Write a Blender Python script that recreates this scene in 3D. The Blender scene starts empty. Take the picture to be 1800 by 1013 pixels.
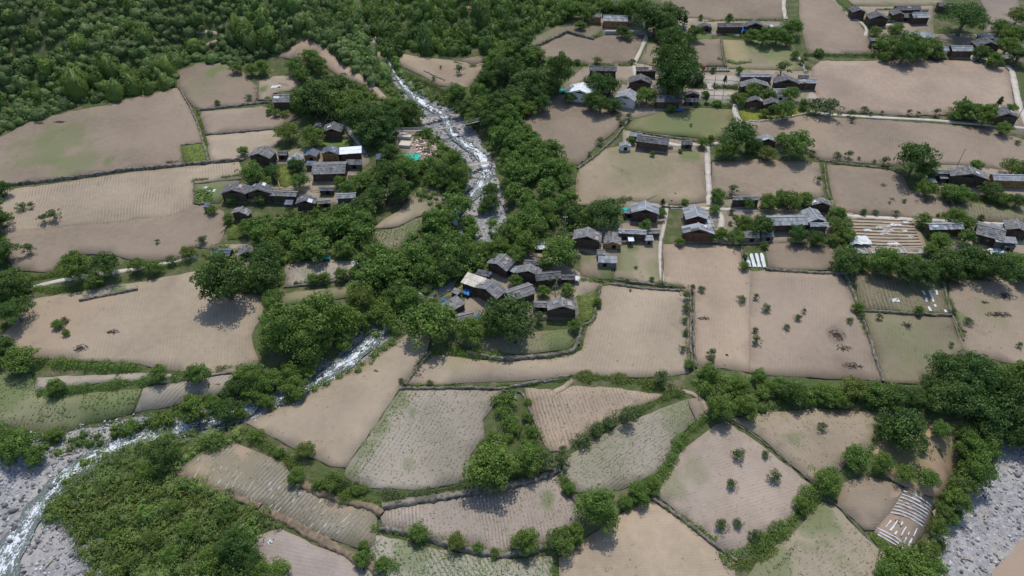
import bpy, math, random, colorsys
import numpy as np
from mathutils import Vector, Matrix, Quaternion
from mathutils.geometry import delaunay_2d_cdt

# ------------------------------------------------------------------ camera, sky, sun, exposure
scene = bpy.context.scene
COL = scene.collection
PITCH = 42.0; FPX = 1200.0
CAM = np.array((0.0, -168.0, 151.0))
cam_d = bpy.data.cameras.new('camera'); cam = bpy.data.objects.new('camera', cam_d); COL.objects.link(cam)
cam.location = CAM; cam.rotation_euler = (math.radians(90 - PITCH), 0, 0)
cam_d.sensor_width = 36; cam_d.lens = 36 * FPX / 1800.0; cam_d.clip_start = 1; cam_d.clip_end = 12000
scene.camera = cam
HAZE = 0.0
SUN_EL, SUN_AZ = 67.0, 6.0
world = bpy.data.worlds.new('World'); scene.world = world; world.use_nodes = True
wn = world.node_tree; bg = wn.nodes['Background']; sky = wn.nodes.new('ShaderNodeTexSky')
sky.sky_type = 'NISHITA'; sky.sun_disc = False; sky.sun_elevation = math.radians(SUN_EL); sky.sun_rotation = math.radians(SUN_AZ)
sky.air_density = 1.0; sky.dust_density = 3.0; sky.altitude = 1500
wn.links.new(sky.outputs[0], bg.inputs[0]); bg.inputs[1].default_value = 0.145
sd = bpy.data.lights.new('sun', 'SUN'); sun = bpy.data.objects.new('sun', sd); COL.objects.link(sun)
sd.energy = 2.6; sd.angle = math.radians(1.0); sd.color = (1.0, 0.955, 0.89)
a_, e_ = math.radians(SUN_AZ), math.radians(SUN_EL)
sun.rotation_euler = Vector((-math.sin(a_) * math.cos(e_), -math.cos(a_) * math.cos(e_), -math.sin(e_))).to_track_quat('-Z', 'Y').to_euler()
scene.view_settings.view_transform = 'Standard'; scene.view_settings.look = 'None'
scene.view_settings.exposure = 0.188; scene.view_settings.gamma = 1.0; scene.view_settings.use_curve_mapping = False
scene.cycles.max_bounces = 6; scene.cycles.transparent_max_bounces = 4; scene.cycles.volume_bounces = 0

rng = np.random.default_rng(7); random.seed(7)
P_ = math.radians(PITCH)
FWD = np.array((0, math.cos(P_), -math.sin(P_))); UPV = np.array((0, math.sin(P_), math.cos(P_))); RGT = np.array((1.0, 0, 0))
SL = 0.0875

def rays(p):
    p = np.asarray(p, float).reshape(-1, 2)
    return FWD + ((p[:, :1] - 900) / FPX) * RGT + ((506.5 - p[:, 1:2]) / FPX) * UPV
def at0(p, dz=0.0):                       # picture point -> world point on the sloping plain (plus dz)
    d = rays(p); t = (SL * CAM[1] + dz - CAM[2]) / (d[:, 2] - SL * d[:, 1])
    return CAM + d * t[:, None]

# ------------------------------------------------------------------ terrain heights
def sstep(x): x = np.clip(x, 0, 1); return x * x * (3 - 2 * x)
def snoise(x, y, sc, seed=0):             # smooth sum-of-sines noise, about -1..1
    r = np.random.default_rng(seed); s = 0
    for k in range(6):
        a = r.uniform(0, 2 * math.pi); f = r.uniform(.6, 1.7) / sc
        s = s + np.sin((x * math.cos(a) + y * math.sin(a)) * f * 2 * math.pi + r.uniform(0, 6.28))
    return s / 3.0
def poly_dist(x, y, P, W=None, closed=False):
    P = np.asarray(P, float)[:, :2]; n = len(P); best = np.full(x.shape, 1e9)
    for i in range(n if closed else n - 1):
        a = P[i]; b = P[(i + 1) % n]; ab = b - a; L2 = max(ab @ ab, 1e-9)
        t = np.clip(((x - a[0]) * ab[0] + (y - a[1]) * ab[1]) / L2, 0, 1)
        d = np.hypot(x - a[0] - t * ab[0], y - a[1] - t * ab[1])
        if W is not None: d = d - (W[i] * (1 - t) + W[(i + 1) % n] * t)
        best = np.minimum(best, d)
    return best
def inside(x, y, P):
    P = np.asarray(P, float)[:, :2]; c = np.zeros(x.shape, bool); j = len(P) - 1
    for i in range(len(P)):
        xi, yi = P[i]; xj, yj = P[j]
        if yi != yj:
            c ^= ((yi > y) != (yj > y)) & (x < (xj - xi) * (y - yi) / (yj - yi) + xi)
        j = i
    return c

BED = [(640,-30,.2),(655,45,1.2),(668,80,.2),(690,125,.8),(715,160,3),(750,190,5.5),(785,218,8),(812,250,6.5),(840,278,4.5),(852,310,4.5),(846,345,8),(850,385,8),(838,420,5),
       (800,460,5),(750,505,5),(700,550,4.5),(660,590,3.6),(615,630,3),(565,664,2.8),(500,697,2.4),(450,712,2.4),(400,730,2.6),(340,746,3.4),(275,762,4.2),(205,776,5.5),(120,812,8.5),
       (40,858,14),(-20,915,20),(-60,1000,25),(-120,1150,32)]
BED2 = [(30,925,4),(75,940,5),(105,965,7),(120,1030,10),(120,1150,12)]
bed2w = at0([b[:2] for b in BED2], -3.0); bed2r = [b[2] for b in BED2]; bedw = at0([b[:2] for b in BED], -3.0); bedr = np.array([b[2] for b in BED], float)
NU = [(1742,782),(1800,772),(2150,750),(2500,1300),(1560,1300),(1640,1030),(1652,962),(1695,905),(1705,862),(1735,830)]
nuw = at0(NU, -8.0)
H1 = np.vstack([at0([(-260,350),(-20,222),(60,192),(170,172),(312,142),(345,106),(430,106),(470,118),(540,128),(605,152),(668,182),(690,165),(668,110),(640,55),(622,0),(600,-60)])[:, :2], [(-60,900),(-1500,900),(-1500,150)]])
H2 = np.vstack([at0([(660,72),(700,84),(770,92),(860,90),(915,74),(985,34),(1040,0),(1075,-60)])[:, :2], [(300,900),(-20,900)], at0([(640,-60),(650,0),(655,40)])[:, :2]])
def terrain_fn(x, y):
    z = SL * np.clip(y, -400, 500) + np.clip(y - 500, 0, 1e9) * 0.3
    z = z + 0.25 * snoise(x, y, 60, 3)
    d = poly_dist(x, y, H1, closed=True); m = inside(x, y, H1)
    dd = np.where(m, d, 0); z = z + np.where(m, 0.50 * dd * sstep(dd / 25 + .1) + (1.6 * snoise(x, y, 34, 5) + 5.0 * snoise(x, y, 75, 15)) * sstep(dd / 40), 0)
    d = poly_dist(x, y, H2, closed=True); m = inside(x, y, H2)
    dd = np.where(m, d, 0); z = z + np.where(m, 0.42 * np.minimum(dd, 160) * sstep(dd / 20 + .1) + (1.2 * snoise(x, y, 30, 9) + 3.5 * snoise(x, y, 60, 19)) * sstep(dd / 40), 0)
    db = np.minimum(poly_dist(x, y, bedw, bedr), poly_dist(x, y, bed2w, bed2r)) + 1.0 * snoise(x, y, 12, 11)
    z = z - 3.4 * sstep(1 - db / 9.0)
    dn = poly_dist(x, y, nuw, closed=True); dn = np.where(inside(x, y, nuw), -dn, dn) + 1.2 * snoise(x, y, 16, 12)
    z = z - 8.0 * sstep(1 - dn / 13.0)
    return z, db, dn
STEP = 2.0
fx = np.arange(-420, 421, STEP); fy = np.arange(-150, 471, STEP)
def axis(f, lo, hi):
    a = [f[0]]; s = STEP
    while a[-1] > lo: s *= 1.35; a.append(a[-1] - s)
    b = [f[-1]]; s = STEP
    while b[-1] < hi: s *= 1.35; b.append(b[-1] + s)
    return np.concatenate([a[:0:-1], f, b[1:]])
AX = axis(fx, -5000, 5000); AY = axis(fy, -3000, 6000)
GX, GY = np.meshgrid(AX, AY)
GZ, GB, GN = terrain_fn(GX, GY)
ix0 = int(np.searchsorted(AX, fx[0])); iy0 = int(np.searchsorted(AY, fy[0]))
FZ = GZ[iy0:iy0 + len(fy), ix0:ix0 + len(fx)]
def hgt(x, y):
    x = np.asarray(x, float); y = np.asarray(y, float)
    u = np.clip((x - fx[0]) / STEP, 0, len(fx) - 1.001); v = np.clip((y - fy[0]) / STEP, 0, len(fy) - 1.001)
    i = u.astype(int); j = v.astype(int); a = u - i; b = v - j
    return (FZ[j, i] * (1 - a) + FZ[j, i + 1] * a) * (1 - b) + (FZ[j + 1, i] * (1 - a) + FZ[j + 1, i + 1] * a) * b
def at(p, h=0.0):                         # picture point(s) -> world point where the sight line meets the ground (raised by h)
    d = rays(p); n = len(d); ts = np.arange(90, 560, 1.5)
    X = CAM[0] + d[:, :1] * ts; Y = CAM[1] + d[:, 1:2] * ts; Z = CAM[2] + d[:, 2:3] * ts
    hh = np.asarray(h, float).reshape(-1, 1) if np.ndim(h) else h
    below = Z < hgt(X, Y) + hh; k = np.where(below.any(1), below.argmax(1), len(ts) - 1); k = np.maximum(k, 1)
    r = np.arange(n); g = Z - hgt(X, Y) - hh; g0 = g[r, k - 1]; g1 = g[r, k]
    f = np.clip(g0 / np.where(abs(g0 - g1) < 1e-9, 1, g0 - g1), 0, 1); t = ts[k - 1] + f * 1.5
    w = CAM + d * t[:, None]; w[:, 2] = hgt(w[:, 0], w[:, 1]); return w
def scale_at(w):                          # picture pixels per metre at a world point
    w = np.atleast_2d(w); return FPX / ((w - CAM) @ FWD)
def at1(x, y, h=0.0): return at([(x, y)], h)[0]

# ------------------------------------------------------------------ object helpers
def link(o, parent=None):
    COL.objects.link(o)
    if parent is not None: o.parent = parent
    return o
def tag(o, label=None, cat=None, group=None, kind=None):
    if label: o['label'] = label
    if cat: o['category'] = cat
    if group: o['group'] = group
    if kind: o['kind'] = kind
    return o
def empty(name, loc=(0,0,0), rz=0.0):
    o = bpy.data.objects.new(name, None); o.empty_display_size = 1; o.location = loc; o.rotation_euler = (0, 0, rz); return link(o)
def mesh_np(name, V, F, mats, attrs=None, smooth=False, mat_idx=None):   # F: (n,k) all of one size
    V = np.asarray(V, np.float32).reshape(-1, 3); F = np.asarray(F, np.int32); k = F.shape[1]; n = len(F)
    me = bpy.data.meshes.new(name); me.vertices.add(len(V)); me.vertices.foreach_set('co', V.ravel())
    me.loops.add(n * k); me.loops.foreach_set('vertex_index', F.ravel())
    me.polygons.add(n); me.polygons.foreach_set('loop_start', np.arange(0, n * k, k, dtype=np.int32))
    if smooth: me.polygons.foreach_set('use_smooth', np.ones(n, bool))
    if mat_idx is not None: me.polygons.foreach_set('material_index', np.asarray(mat_idx, np.int32))
    for a, (dom, arr) in (attrs or {}).items():
        at_ = me.attributes.new(a, 'FLOAT', dom); at_.data.foreach_set('value', np.asarray(arr, np.float32).ravel())
    me.update(calc_edges=True)
    for m in (mats if isinstance(mats, (list, tuple)) else [mats]): me.materials.append(m)
    return me
def obj(name, me, parent=None, loc=None, rz=None):
    o = bpy.data.objects.new(name, me)
    if loc is not None: o.location = loc
    if rz is not None: o.rotation_euler = (0, 0, rz)
    return link(o, parent)
class MB:                                  # collects polygons, builds ONE mesh
    def __init__(s): s.v = []; s.f = []; s.t = []
    def add(s, vs, fs, tone=0.5):
        b = len(s.v); s.v.extend([tuple(q) for q in vs]); s.f.extend([tuple(b + i for i in f) for f in fs]); s.t.extend([tone] * len(fs)); return s
    def box(s, c, d, rz=0.0, tone=0.5, M=None):
        x, y, z = d[0] / 2, d[1] / 2, d[2] / 2; ca, sa = math.cos(rz), math.sin(rz); vs = []
        for k in (-1, 1):
            for j in (-1, 1):
                for i in (-1, 1):
                    px, py, pz = i * x, j * y, k * z
                    if M is not None: q = M @ Vector((px, py, pz)); vs.append((c[0] + q.x, c[1] + q.y, c[2] + q.z))
                    else: vs.append((c[0] + px * ca - py * sa, c[1] + px * sa + py * ca, c[2] + pz))
        return s.add(vs, [(0,2,3,1),(4,5,7,6),(0,1,5,4),(2,6,7,3),(0,4,6,2),(1,3,7,5)], tone)
    def tube(s, pts, rad, n=6, tone=0.5, cap=True):
        pts = [Vector(p) for p in pts]; rad = rad if isinstance(rad, (list, tuple)) else [rad] * len(pts); rings = []
        for i, p in enumerate(pts):
            t = (pts[min(i + 1, len(pts) - 1)] - pts[max(i - 1, 0)]).normalized()
            a = t.cross(Vector((0, 0, 1))) if abs(t.z) < .95 else t.cross(Vector((1, 0, 0))); a.normalize(); b = t.cross(a)
            rings.append([p + (a * math.cos(2 * math.pi * k / n) + b * math.sin(2 * math.pi * k / n)) * rad[i] for k in range(n)])
        vs = [q for r in rings for q in r]; fs = []
        for i in range(len(pts) - 1):
            for k in range(n): fs.append((i * n + k, i * n + (k + 1) % n, (i + 1) * n + (k + 1) % n, (i + 1) * n + k))
        if cap: fs.append(tuple(range(n - 1, -1, -1))); fs.append(tuple((len(pts) - 1) * n + k for k in range(n)))
        return s.add(vs, fs, tone)
    def mesh(s, name, mat):
        me = bpy.data.meshes.new(name); me.from_pydata(s.v, [], s.f)
        a = me.attributes.new('tone', 'FLOAT', 'FACE'); a.data.foreach_set('value', np.array(s.t, np.float32))
        for m in (mat if isinstance(mat, (list, tuple)) else [mat]): me.materials.append(m)
        me.update(); return me
    def obj(s, name, mat, parent=None, loc=None, rz=None): return obj(name, s.mesh(name, mat), parent, loc, rz)

# ------------------------------------------------------------------ materials
class NT:
    def __init__(s, name):
        s.m = bpy.data.materials.new(name); s.m.use_nodes = True; s.t = s.m.node_tree; s.n = s.t.nodes; s.b = s.n['Principled BSDF']; s.out = s.n['Material Output']
        s.b.inputs['Roughness'].default_value = .9; s.b.inputs['Specular IOR Level'].default_value = .2
    def node(s, ty, **kw):
        n = s.n.new(ty)
        for k, v in kw.items(): setattr(n, k, v)
        return n
    def lk(s, a, b): s.t.links.new(a, b)
    def val(s, sock, v):
        if hasattr(v, 'is_output') or isinstance(v, bpy.types.NodeSocket): s.lk(v, sock)
        else: sock.default_value = v
    def math(s, op, a, b=None, c=None, clamp=False):
        n = s.node('ShaderNodeMath', operation=op, use_clamp=clamp); s.val(n.inputs[0], a)
        if b is not None: s.val(n.inputs[1], b)
        if c is not None: s.val(n.inputs[2], c)
        return n.outputs[0]
    def mix(s, f, a, b):
        n = s.node('ShaderNodeMix', data_type='RGBA'); s.val(n.inputs[0], f)
        s.val(n.inputs[6], a if not isinstance(a, tuple) else (*a, 1)); s.val(n.inputs[7], b if not isinstance(b, tuple) else (*b, 1)); return n.outputs[2]
    def pos(s): return s.node('ShaderNodeNewGeometry').outputs['Position']
    def noise(s, scale, detail=4, vec=None, rough=.55, dist=0.0):
        n = s.node('ShaderNodeTexNoise'); n.inputs['Scale'].default_value = scale; n.inputs['Detail'].default_value = detail
        n.inputs['Roughness'].default_value = rough; n.inputs['Distortion'].default_value = dist
        s.lk(vec if vec is not None else s.pos(), n.inputs['Vector']); return n.outputs[0]
    def ramp(s, v, lo, hi):
        n = s.node('ShaderNodeMapRange', interpolation_type='SMOOTHSTEP'); s.val(n.inputs[0], v); n.inputs[1].default_value = lo; n.inputs[2].default_value = hi; return n.outputs[0]
    def attr(s, name, ty='GEOMETRY'): return s.node('ShaderNodeAttribute', attribute_name=name, attribute_type=ty).outputs['Fac']
    def bump(s, h, st, dist=.1):
        n = s.node('ShaderNodeBump'); n.inputs['Strength'].default_value = st; n.inputs['Distance'].default_value = dist; s.lk(h, n.inputs['Height']); s.lk(n.outputs[0], s.b.inputs['Normal'])
    def base(s, c): s.val(s.b.inputs['Base Color'], c if not isinstance(c, tuple) else (*c, 1)); return s
def mul(c, k): return tuple(min(1, x * k) for x in c)
def plain(name, c, rough=.85, var=.25, scale=.8, metal=0.0, spec=.2, tone=.5):   # surface with mottling and per-face tone
    m = NT(name); n = m.noise(scale, 5); t = m.attr('tone')
    k = m.math('ADD', m.math('MULTIPLY', m.math('SUBTRACT', n, .5), var * 2.2), m.math('MULTIPLY', m.math('SUBTRACT', t, .5), tone * 1.4))
    k = m.math('ADD', k, 1.0); g = m.node('ShaderNodeVectorMath', operation='SCALE'); g.inputs[0].default_value = c; m.lk(k, g.inputs['Scale'])
    m.lk(g.outputs[0], m.b.inputs['Base Color']); m.b.inputs['Roughness'].default_value = rough; m.b.inputs['Metallic'].default_value = metal; m.b.inputs['Specular IOR Level'].default_value = spec
    return m.m
def timber(name, c, var=.35):
    m = NT(name); tc = m.node('ShaderNodeTexCoord').outputs['Object']; mp = m.node('ShaderNodeMapping'); mp.inputs['Scale'].default_value = (.5, .5, 4.5); m.lk(tc, mp.inputs[0])
    n = m.noise(1.3, 4, mp.outputs[0]); w = m.node('ShaderNodeSeparateXYZ'); m.lk(tc, w.inputs[0])
    pl = m.math('SINE', m.math('MULTIPLY', w.outputs[2], 2 * math.pi / .28)); pl = m.ramp(pl, -1, -.6)
    c1 = m.mix(n, mul(c, 1 - var), mul(c, 1 + var)); m.base(m.mix(pl, mul(c, .35), c1)); m.bump(pl, .6, .03); return m.m
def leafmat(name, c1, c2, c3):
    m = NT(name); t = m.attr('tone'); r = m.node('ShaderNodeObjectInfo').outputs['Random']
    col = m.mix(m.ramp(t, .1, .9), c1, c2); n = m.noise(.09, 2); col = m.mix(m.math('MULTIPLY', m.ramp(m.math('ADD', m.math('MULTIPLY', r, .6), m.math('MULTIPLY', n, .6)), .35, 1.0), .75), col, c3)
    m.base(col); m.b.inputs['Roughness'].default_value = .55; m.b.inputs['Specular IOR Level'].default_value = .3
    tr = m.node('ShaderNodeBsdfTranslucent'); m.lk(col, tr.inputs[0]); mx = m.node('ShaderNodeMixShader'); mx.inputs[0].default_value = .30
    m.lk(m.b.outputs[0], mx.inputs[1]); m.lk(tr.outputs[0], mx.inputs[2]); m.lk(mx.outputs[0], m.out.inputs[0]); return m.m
M = {}
M['leaf_dark'] = leafmat('dark broad leaves', (.048,.090,.022), (.130,.210,.046), (.070,.150,.034))
M['leaf_mid'] = leafmat('mid green leaves', (.070,.134,.028), (.185,.305,.060), (.170,.248,.045))
M['leaf_light'] = leafmat('light green leaves', (.075,.125,.028), (.185,.270,.060), (.180,.220,.045))
M['leaf_grey'] = leafmat('grey green leaves', (.070,.110,.040), (.170,.225,.090), (.130,.185,.060))
M['leaf_scrub'] = leafmat('hillside scrub leaves', (.052,.102,.034), (.165,.265,.078), (.160,.220,.058))
M['grass_blade'] = leafmat('grass blades', (.070,.120,.025), (.160,.230,.050), (.170,.200,.060))
M['leaf_bush'] = leafmat('bright bush leaves', (.082,.154,.036), (.240,.372,.098), (.235,.300,.080))
M['crop'] = leafmat('young crop leaves', (.105,.130,.058), (.19,.23,.10), (.15,.20,.07))
M['crop_green'] = leafmat('green crop leaves', (.085,.150,.040), (.17,.27,.07), (.14,.23,.05))
M['film_old'] = plain('faded torn film', (.50,.49,.46), .8, .3, 1.2)
M['bark'] = plain('bark', (.16,.13,.10), .9, .4, 2.0)
M['bark_pale'] = plain('pale bark', (.36,.32,.26), .9, .3, 2.0)
M['stone'] = plain('grey river stone', (.36,.35,.35), .9, .35, .8, tone=1.1)
M['stone_dark'] = plain('dark river boulder', (.20,.195,.195), .9, .4, .8, tone=1.0)
M['wallstone'] = plain('field wall stone', (.17,.155,.125), .95, .5, .7, tone=.8)
M['dirtbank'] = plain('earth bank', (.20,.155,.105), .95, .4, .5)
M['concrete'] = plain('pale concrete', (.52,.47,.40), .9, .18, .35, tone=.4)
M['concrete_grey'] = plain('grey concrete', (.36,.36,.35), .9, .22, .5)
M['slate'] = plain('dark grey slate shingle', (.125,.125,.132), .75, .28, .9, tone=.95)
M['slate_mid'] = plain('grey weathered shingle', (.185,.183,.180), .8, .28, .9, tone=.95)
M['slate_light'] = plain('light grey cement sheet roof', (.27,.285,.30), .75, .3, .7, tone=.9)
M['blue_slate'] = plain('blue grey roof sheet', (.115,.14,.175), .6, .25, .7, tone=.7)
M['white_metal'] = plain('white sheet metal', (.78,.82,.84), .4, .06, .4, tone=.2)
M['beige_sheet'] = plain('beige roof sheet with dark weights', (.55,.50,.42), .8, .3, 1.5)
M['timber'] = timber('dark weathered timber', (.120,.084,.062))
M['timber_red'] = timber('red brown timber', (.165,.078,.054))
M['timber_new'] = timber('new yellow timber', (.36,.215,.09), .25)
M['timber_grey'] = timber('grey timber', (.21,.185,.16))
M['whitewash'] = plain('whitewashed wall', (.62,.61,.57), .9, .15, .7)
M['void'] = plain('painted opening shade', (.012,.011,.010), .8, .1)  # near-black panel colour painting the shade inside openings
M['glass'] = plain('window pane', (.05,.07,.09), .12, .1, spec=.6)
M['blue_tarp'] = plain('blue tarpaulin', (.05,.20,.50), .5, .2, 1.2)
M['cyan_tarp'] = plain('light blue tarpaulin', (.18,.48,.62), .5, .3, 1.2)
M['teal_tarp'] = plain('teal green tarpaulin', (.02,.42,.33), .5, .25, 1.5)
M['white_film'] = plain('white plastic film', (.62,.64,.66), .5, .12, .8, tone=.3)
M['wood_pale'] = plain('pale bare poles', (.45,.38,.28), .85, .25, 1.5)
M['brush'] = plain('dead brushwood', (.085,.065,.055), .95, .4, 2)
M['hay'] = plain('old straw', (.20,.15,.10), .95, .4, 2)
M['steel'] = plain('galvanised steel', (.42,.43,.44), .5, .12, 2, metal=.4)
M['red_paint'] = plain('red paint', (.62,.04,.03), .6, .1)
M['white_paint'] = plain('white paint', (.80,.80,.78), .6, .05)
M['rubble'] = plain('pinkish rubble', (.44,.34,.28), .95, .4, 1.2, tone=.9)
M['solar'] = plain('dark solar glass', (.02,.03,.06), .15, .1, spec=.6)
M['yellow_leaf'] = leafmat('yellow green garden plants', (.14,.17,.02), (.24,.27,.04), (.28,.27,.04))

def ground_mat():
    m = NT('meadow and gravel ground'); bed = m.attr('bed'); n1 = m.noise(.06, 5); n2 = m.noise(.9, 6); n3 = m.noise(.25, 5)
    green = m.mix(n2, (.050,.072,.022), (.105,.130,.048)); brown = m.mix(n2, (.150,.115,.075), (.27,.215,.15))
    g = m.mix(m.math('MULTIPLY', m.ramp(n3, .45, .68), .65), green, brown); g = m.mix(m.math('MULTIPLY', m.ramp(n1, .42, .62), .45), g, (.075,.110,.030))
    v = m.node('ShaderNodeTexVoronoi'); v.inputs['Scale'].default_value = 1.1; m.lk(m.pos(), v.inputs['Vector'])
    v2 = m.node('ShaderNodeTexVoronoi'); v2.inputs['Scale'].default_value = 2.6; m.lk(m.pos(), v2.inputs['Vector'])
    hs = m.node('ShaderNodeSeparateColor'); m.lk(v.outputs['Color'], hs.inputs[0]); hs2 = m.node('ShaderNodeSeparateColor'); m.lk(v2.outputs['Color'], hs2.inputs[0])
    gr = m.mix(hs.outputs[0], (.27,.265,.265), (.46,.45,.445)); gr = m.mix(m.math('MULTIPLY', hs2.outputs[1], .5), gr, (.20,.20,.205)); gr = m.mix(m.math('MULTIPLY', m.ramp(n1, .48, .60), .75), gr, (.40,.375,.34)); gr = m.mix(m.math('MULTIPLY', m.ramp(n3, .52, .66), .55), gr, (.21,.20,.19))
    k = m.ramp(m.math('ADD', bed, m.math('MULTIPLY', m.math('SUBTRACT', n2, .5), .7)), .42, .58)
    m.base(m.mix(k, g, gr)); h = m.math('ADD', m.math('MULTIPLY', v.outputs['Distance'], -1.0), n2); m.bump(h, .8, .25); return m.m
M['ground'] = ground_mat()
bed_mask = np.maximum(sstep(1 - (GB + 0.2) / 2.6), sstep(1 - (GN - 0.5) / 6.0))
nx, ny = len(AX), len(AY)
idx = np.arange(nx * ny).reshape(ny, nx); F = np.stack([idx[:-1, :-1], idx[:-1, 1:], idx[1:, 1:], idx[1:, :-1]], -1).reshape(-1, 4)
ground_obj = tag(obj('ground', mesh_np('ground', np.stack([GX, GY, GZ], -1), F, M['ground'], {'bed': ('POINT', bed_mask)}, smooth=True)), kind='structure')

# ------------------------------------------------------------------ draped sheets (fields, yards, paths)
def densify(P, step=12.0, closed=True, jit=0.0, r=None):
    out = []; n = len(P)
    for i in range(n if closed else n - 1):
        a = np.array(P[i], float); b = np.array(P[(i + 1) % n], float); k = max(1, int(np.hypot(*(b - a)) / step))
        for j in range(k):
            q = a + (b - a) * j / k
            if jit and j: q = q + r.normal(0, jit, 2)
            out.append(q)
    if not closed: out.append(np.array(P[-1], float))
    return np.array(out)
SHEET = [0]
def drape(name, P, mat, lift=.10, grid=4.0, jit=.7, skirt=.35, world=False):
    SHEET[0] += 1; lift = lift + .004 * (SHEET[0] % 12)
    r = np.random.default_rng(SHEET[0]); W = np.array(P, float) if world else at(densify(P, 12, True, jit, r))[:, :2]
    lo = W.min(0); hi = W.max(0); xs = np.arange(lo[0] + grid * .5, hi[0], grid); ys = np.arange(lo[1] + grid * .5, hi[1], grid)
    pts = [Vector((float(a), float(b))) for a, b in W]; n = len(pts)
    if len(xs) and len(ys):
        X, Y = np.meshgrid(xs, ys); X = X.ravel(); Y = Y.ravel(); ok = inside(X, Y, W) & (poly_dist(X, Y, W, closed=True) > grid * .35)
        pts += [Vector((float(a), float(b))) for a, b in zip(X[ok], Y[ok])]
    v, e, f, *_ = delaunay_2d_cdt(pts, [(i, (i + 1) % n) for i in range(n)], [], 1, 1e-4)
    V = np.array([(q.x, q.y) for q in v]); Z = hgt(V[:, 0], V[:, 1]) + lift
    F = [tuple(t) for t in f if len(t) == 3]
    ct = {}
    for t in F:
        for a, b in ((t[0], t[1]), (t[1], t[2]), (t[2], t[0])): ct[(a, b)] = 1
    Vv = [(V[i, 0], V[i, 1], Z[i]) for i in range(len(V))]; bd = [k for k in ct if (k[1], k[0]) not in ct]; mp = {}
    for a, b in bd:
        for q in (a, b):
            if q not in mp: mp[q] = len(Vv); Vv.append((V[q, 0], V[q, 1], Z[q] - skirt))
    F3 = F + [(b, a, mp[a]) for a, b in bd] + [(b, mp[a], mp[b]) for a, b in bd]
    return tag(obj(name, mesh_np(name, Vv, np.array(F3), mat)), kind='structure'), W
def ribbon(P, width, step=2.0, world=False, seed=0, wob=.08):
    W = np.array(P, float) if world else at(densify(P, 8, False))[:, :2]
    seg = np.hypot(*np.diff(W, axis=0).T); s = np.concatenate([[0], np.cumsum(seg)]); n = max(2, int(s[-1] / step)); t = np.linspace(0, s[-1], n)
    C = np.stack([np.interp(t, s, W[:, 0]), np.interp(t, s, W[:, 1])], -1)
    if n > 4:
        for _ in range(2): C[1:-1] = (C[:-2] + C[1:-1] * 2 + C[2:]) / 4
    T = np.gradient(C, axis=0); T /= np.maximum(np.linalg.norm(T, axis=1, keepdims=True), 1e-6); N = np.stack([-T[:, 1], T[:, 0]], -1)
    return C, N, t
def path(P, width, mat, name='path', lift=.22, th=.5):
    C, N, t = ribbon(P, width); n = len(C); r = np.random.default_rng(int(abs(P[0][0] * 7 + P[0][1]))); w = width / 2 * (1 + r.normal(0, .08, n))[:, None]
    A = C + N * w; B = C - N * w; V = []
    for S in (A, B):
        V.append(np.stack([S[:, 0], S[:, 1], hgt(S[:, 0], S[:, 1]) + lift], -1))
    for S in (A, B): V.append(np.stack([S[:, 0], S[:, 1], hgt(S[:, 0], S[:, 1]) + lift - th], -1))
    V = np.concatenate(V); i = np.arange(n - 1)
    F = np.concatenate([np.stack([i, n + i, n + i + 1, i + 1], -1), np.stack([2 * n + i, i, i + 1, 2 * n + i + 1], -1), np.stack([n + i, 3 * n + i, 3 * n + i + 1, n + i + 1], -1)])
    return tag(obj(name, mesh_np(name, V, F, mat, {'tone': ('FACE', r.uniform(.3, .7, len(F)))})), kind='structure')
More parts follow.
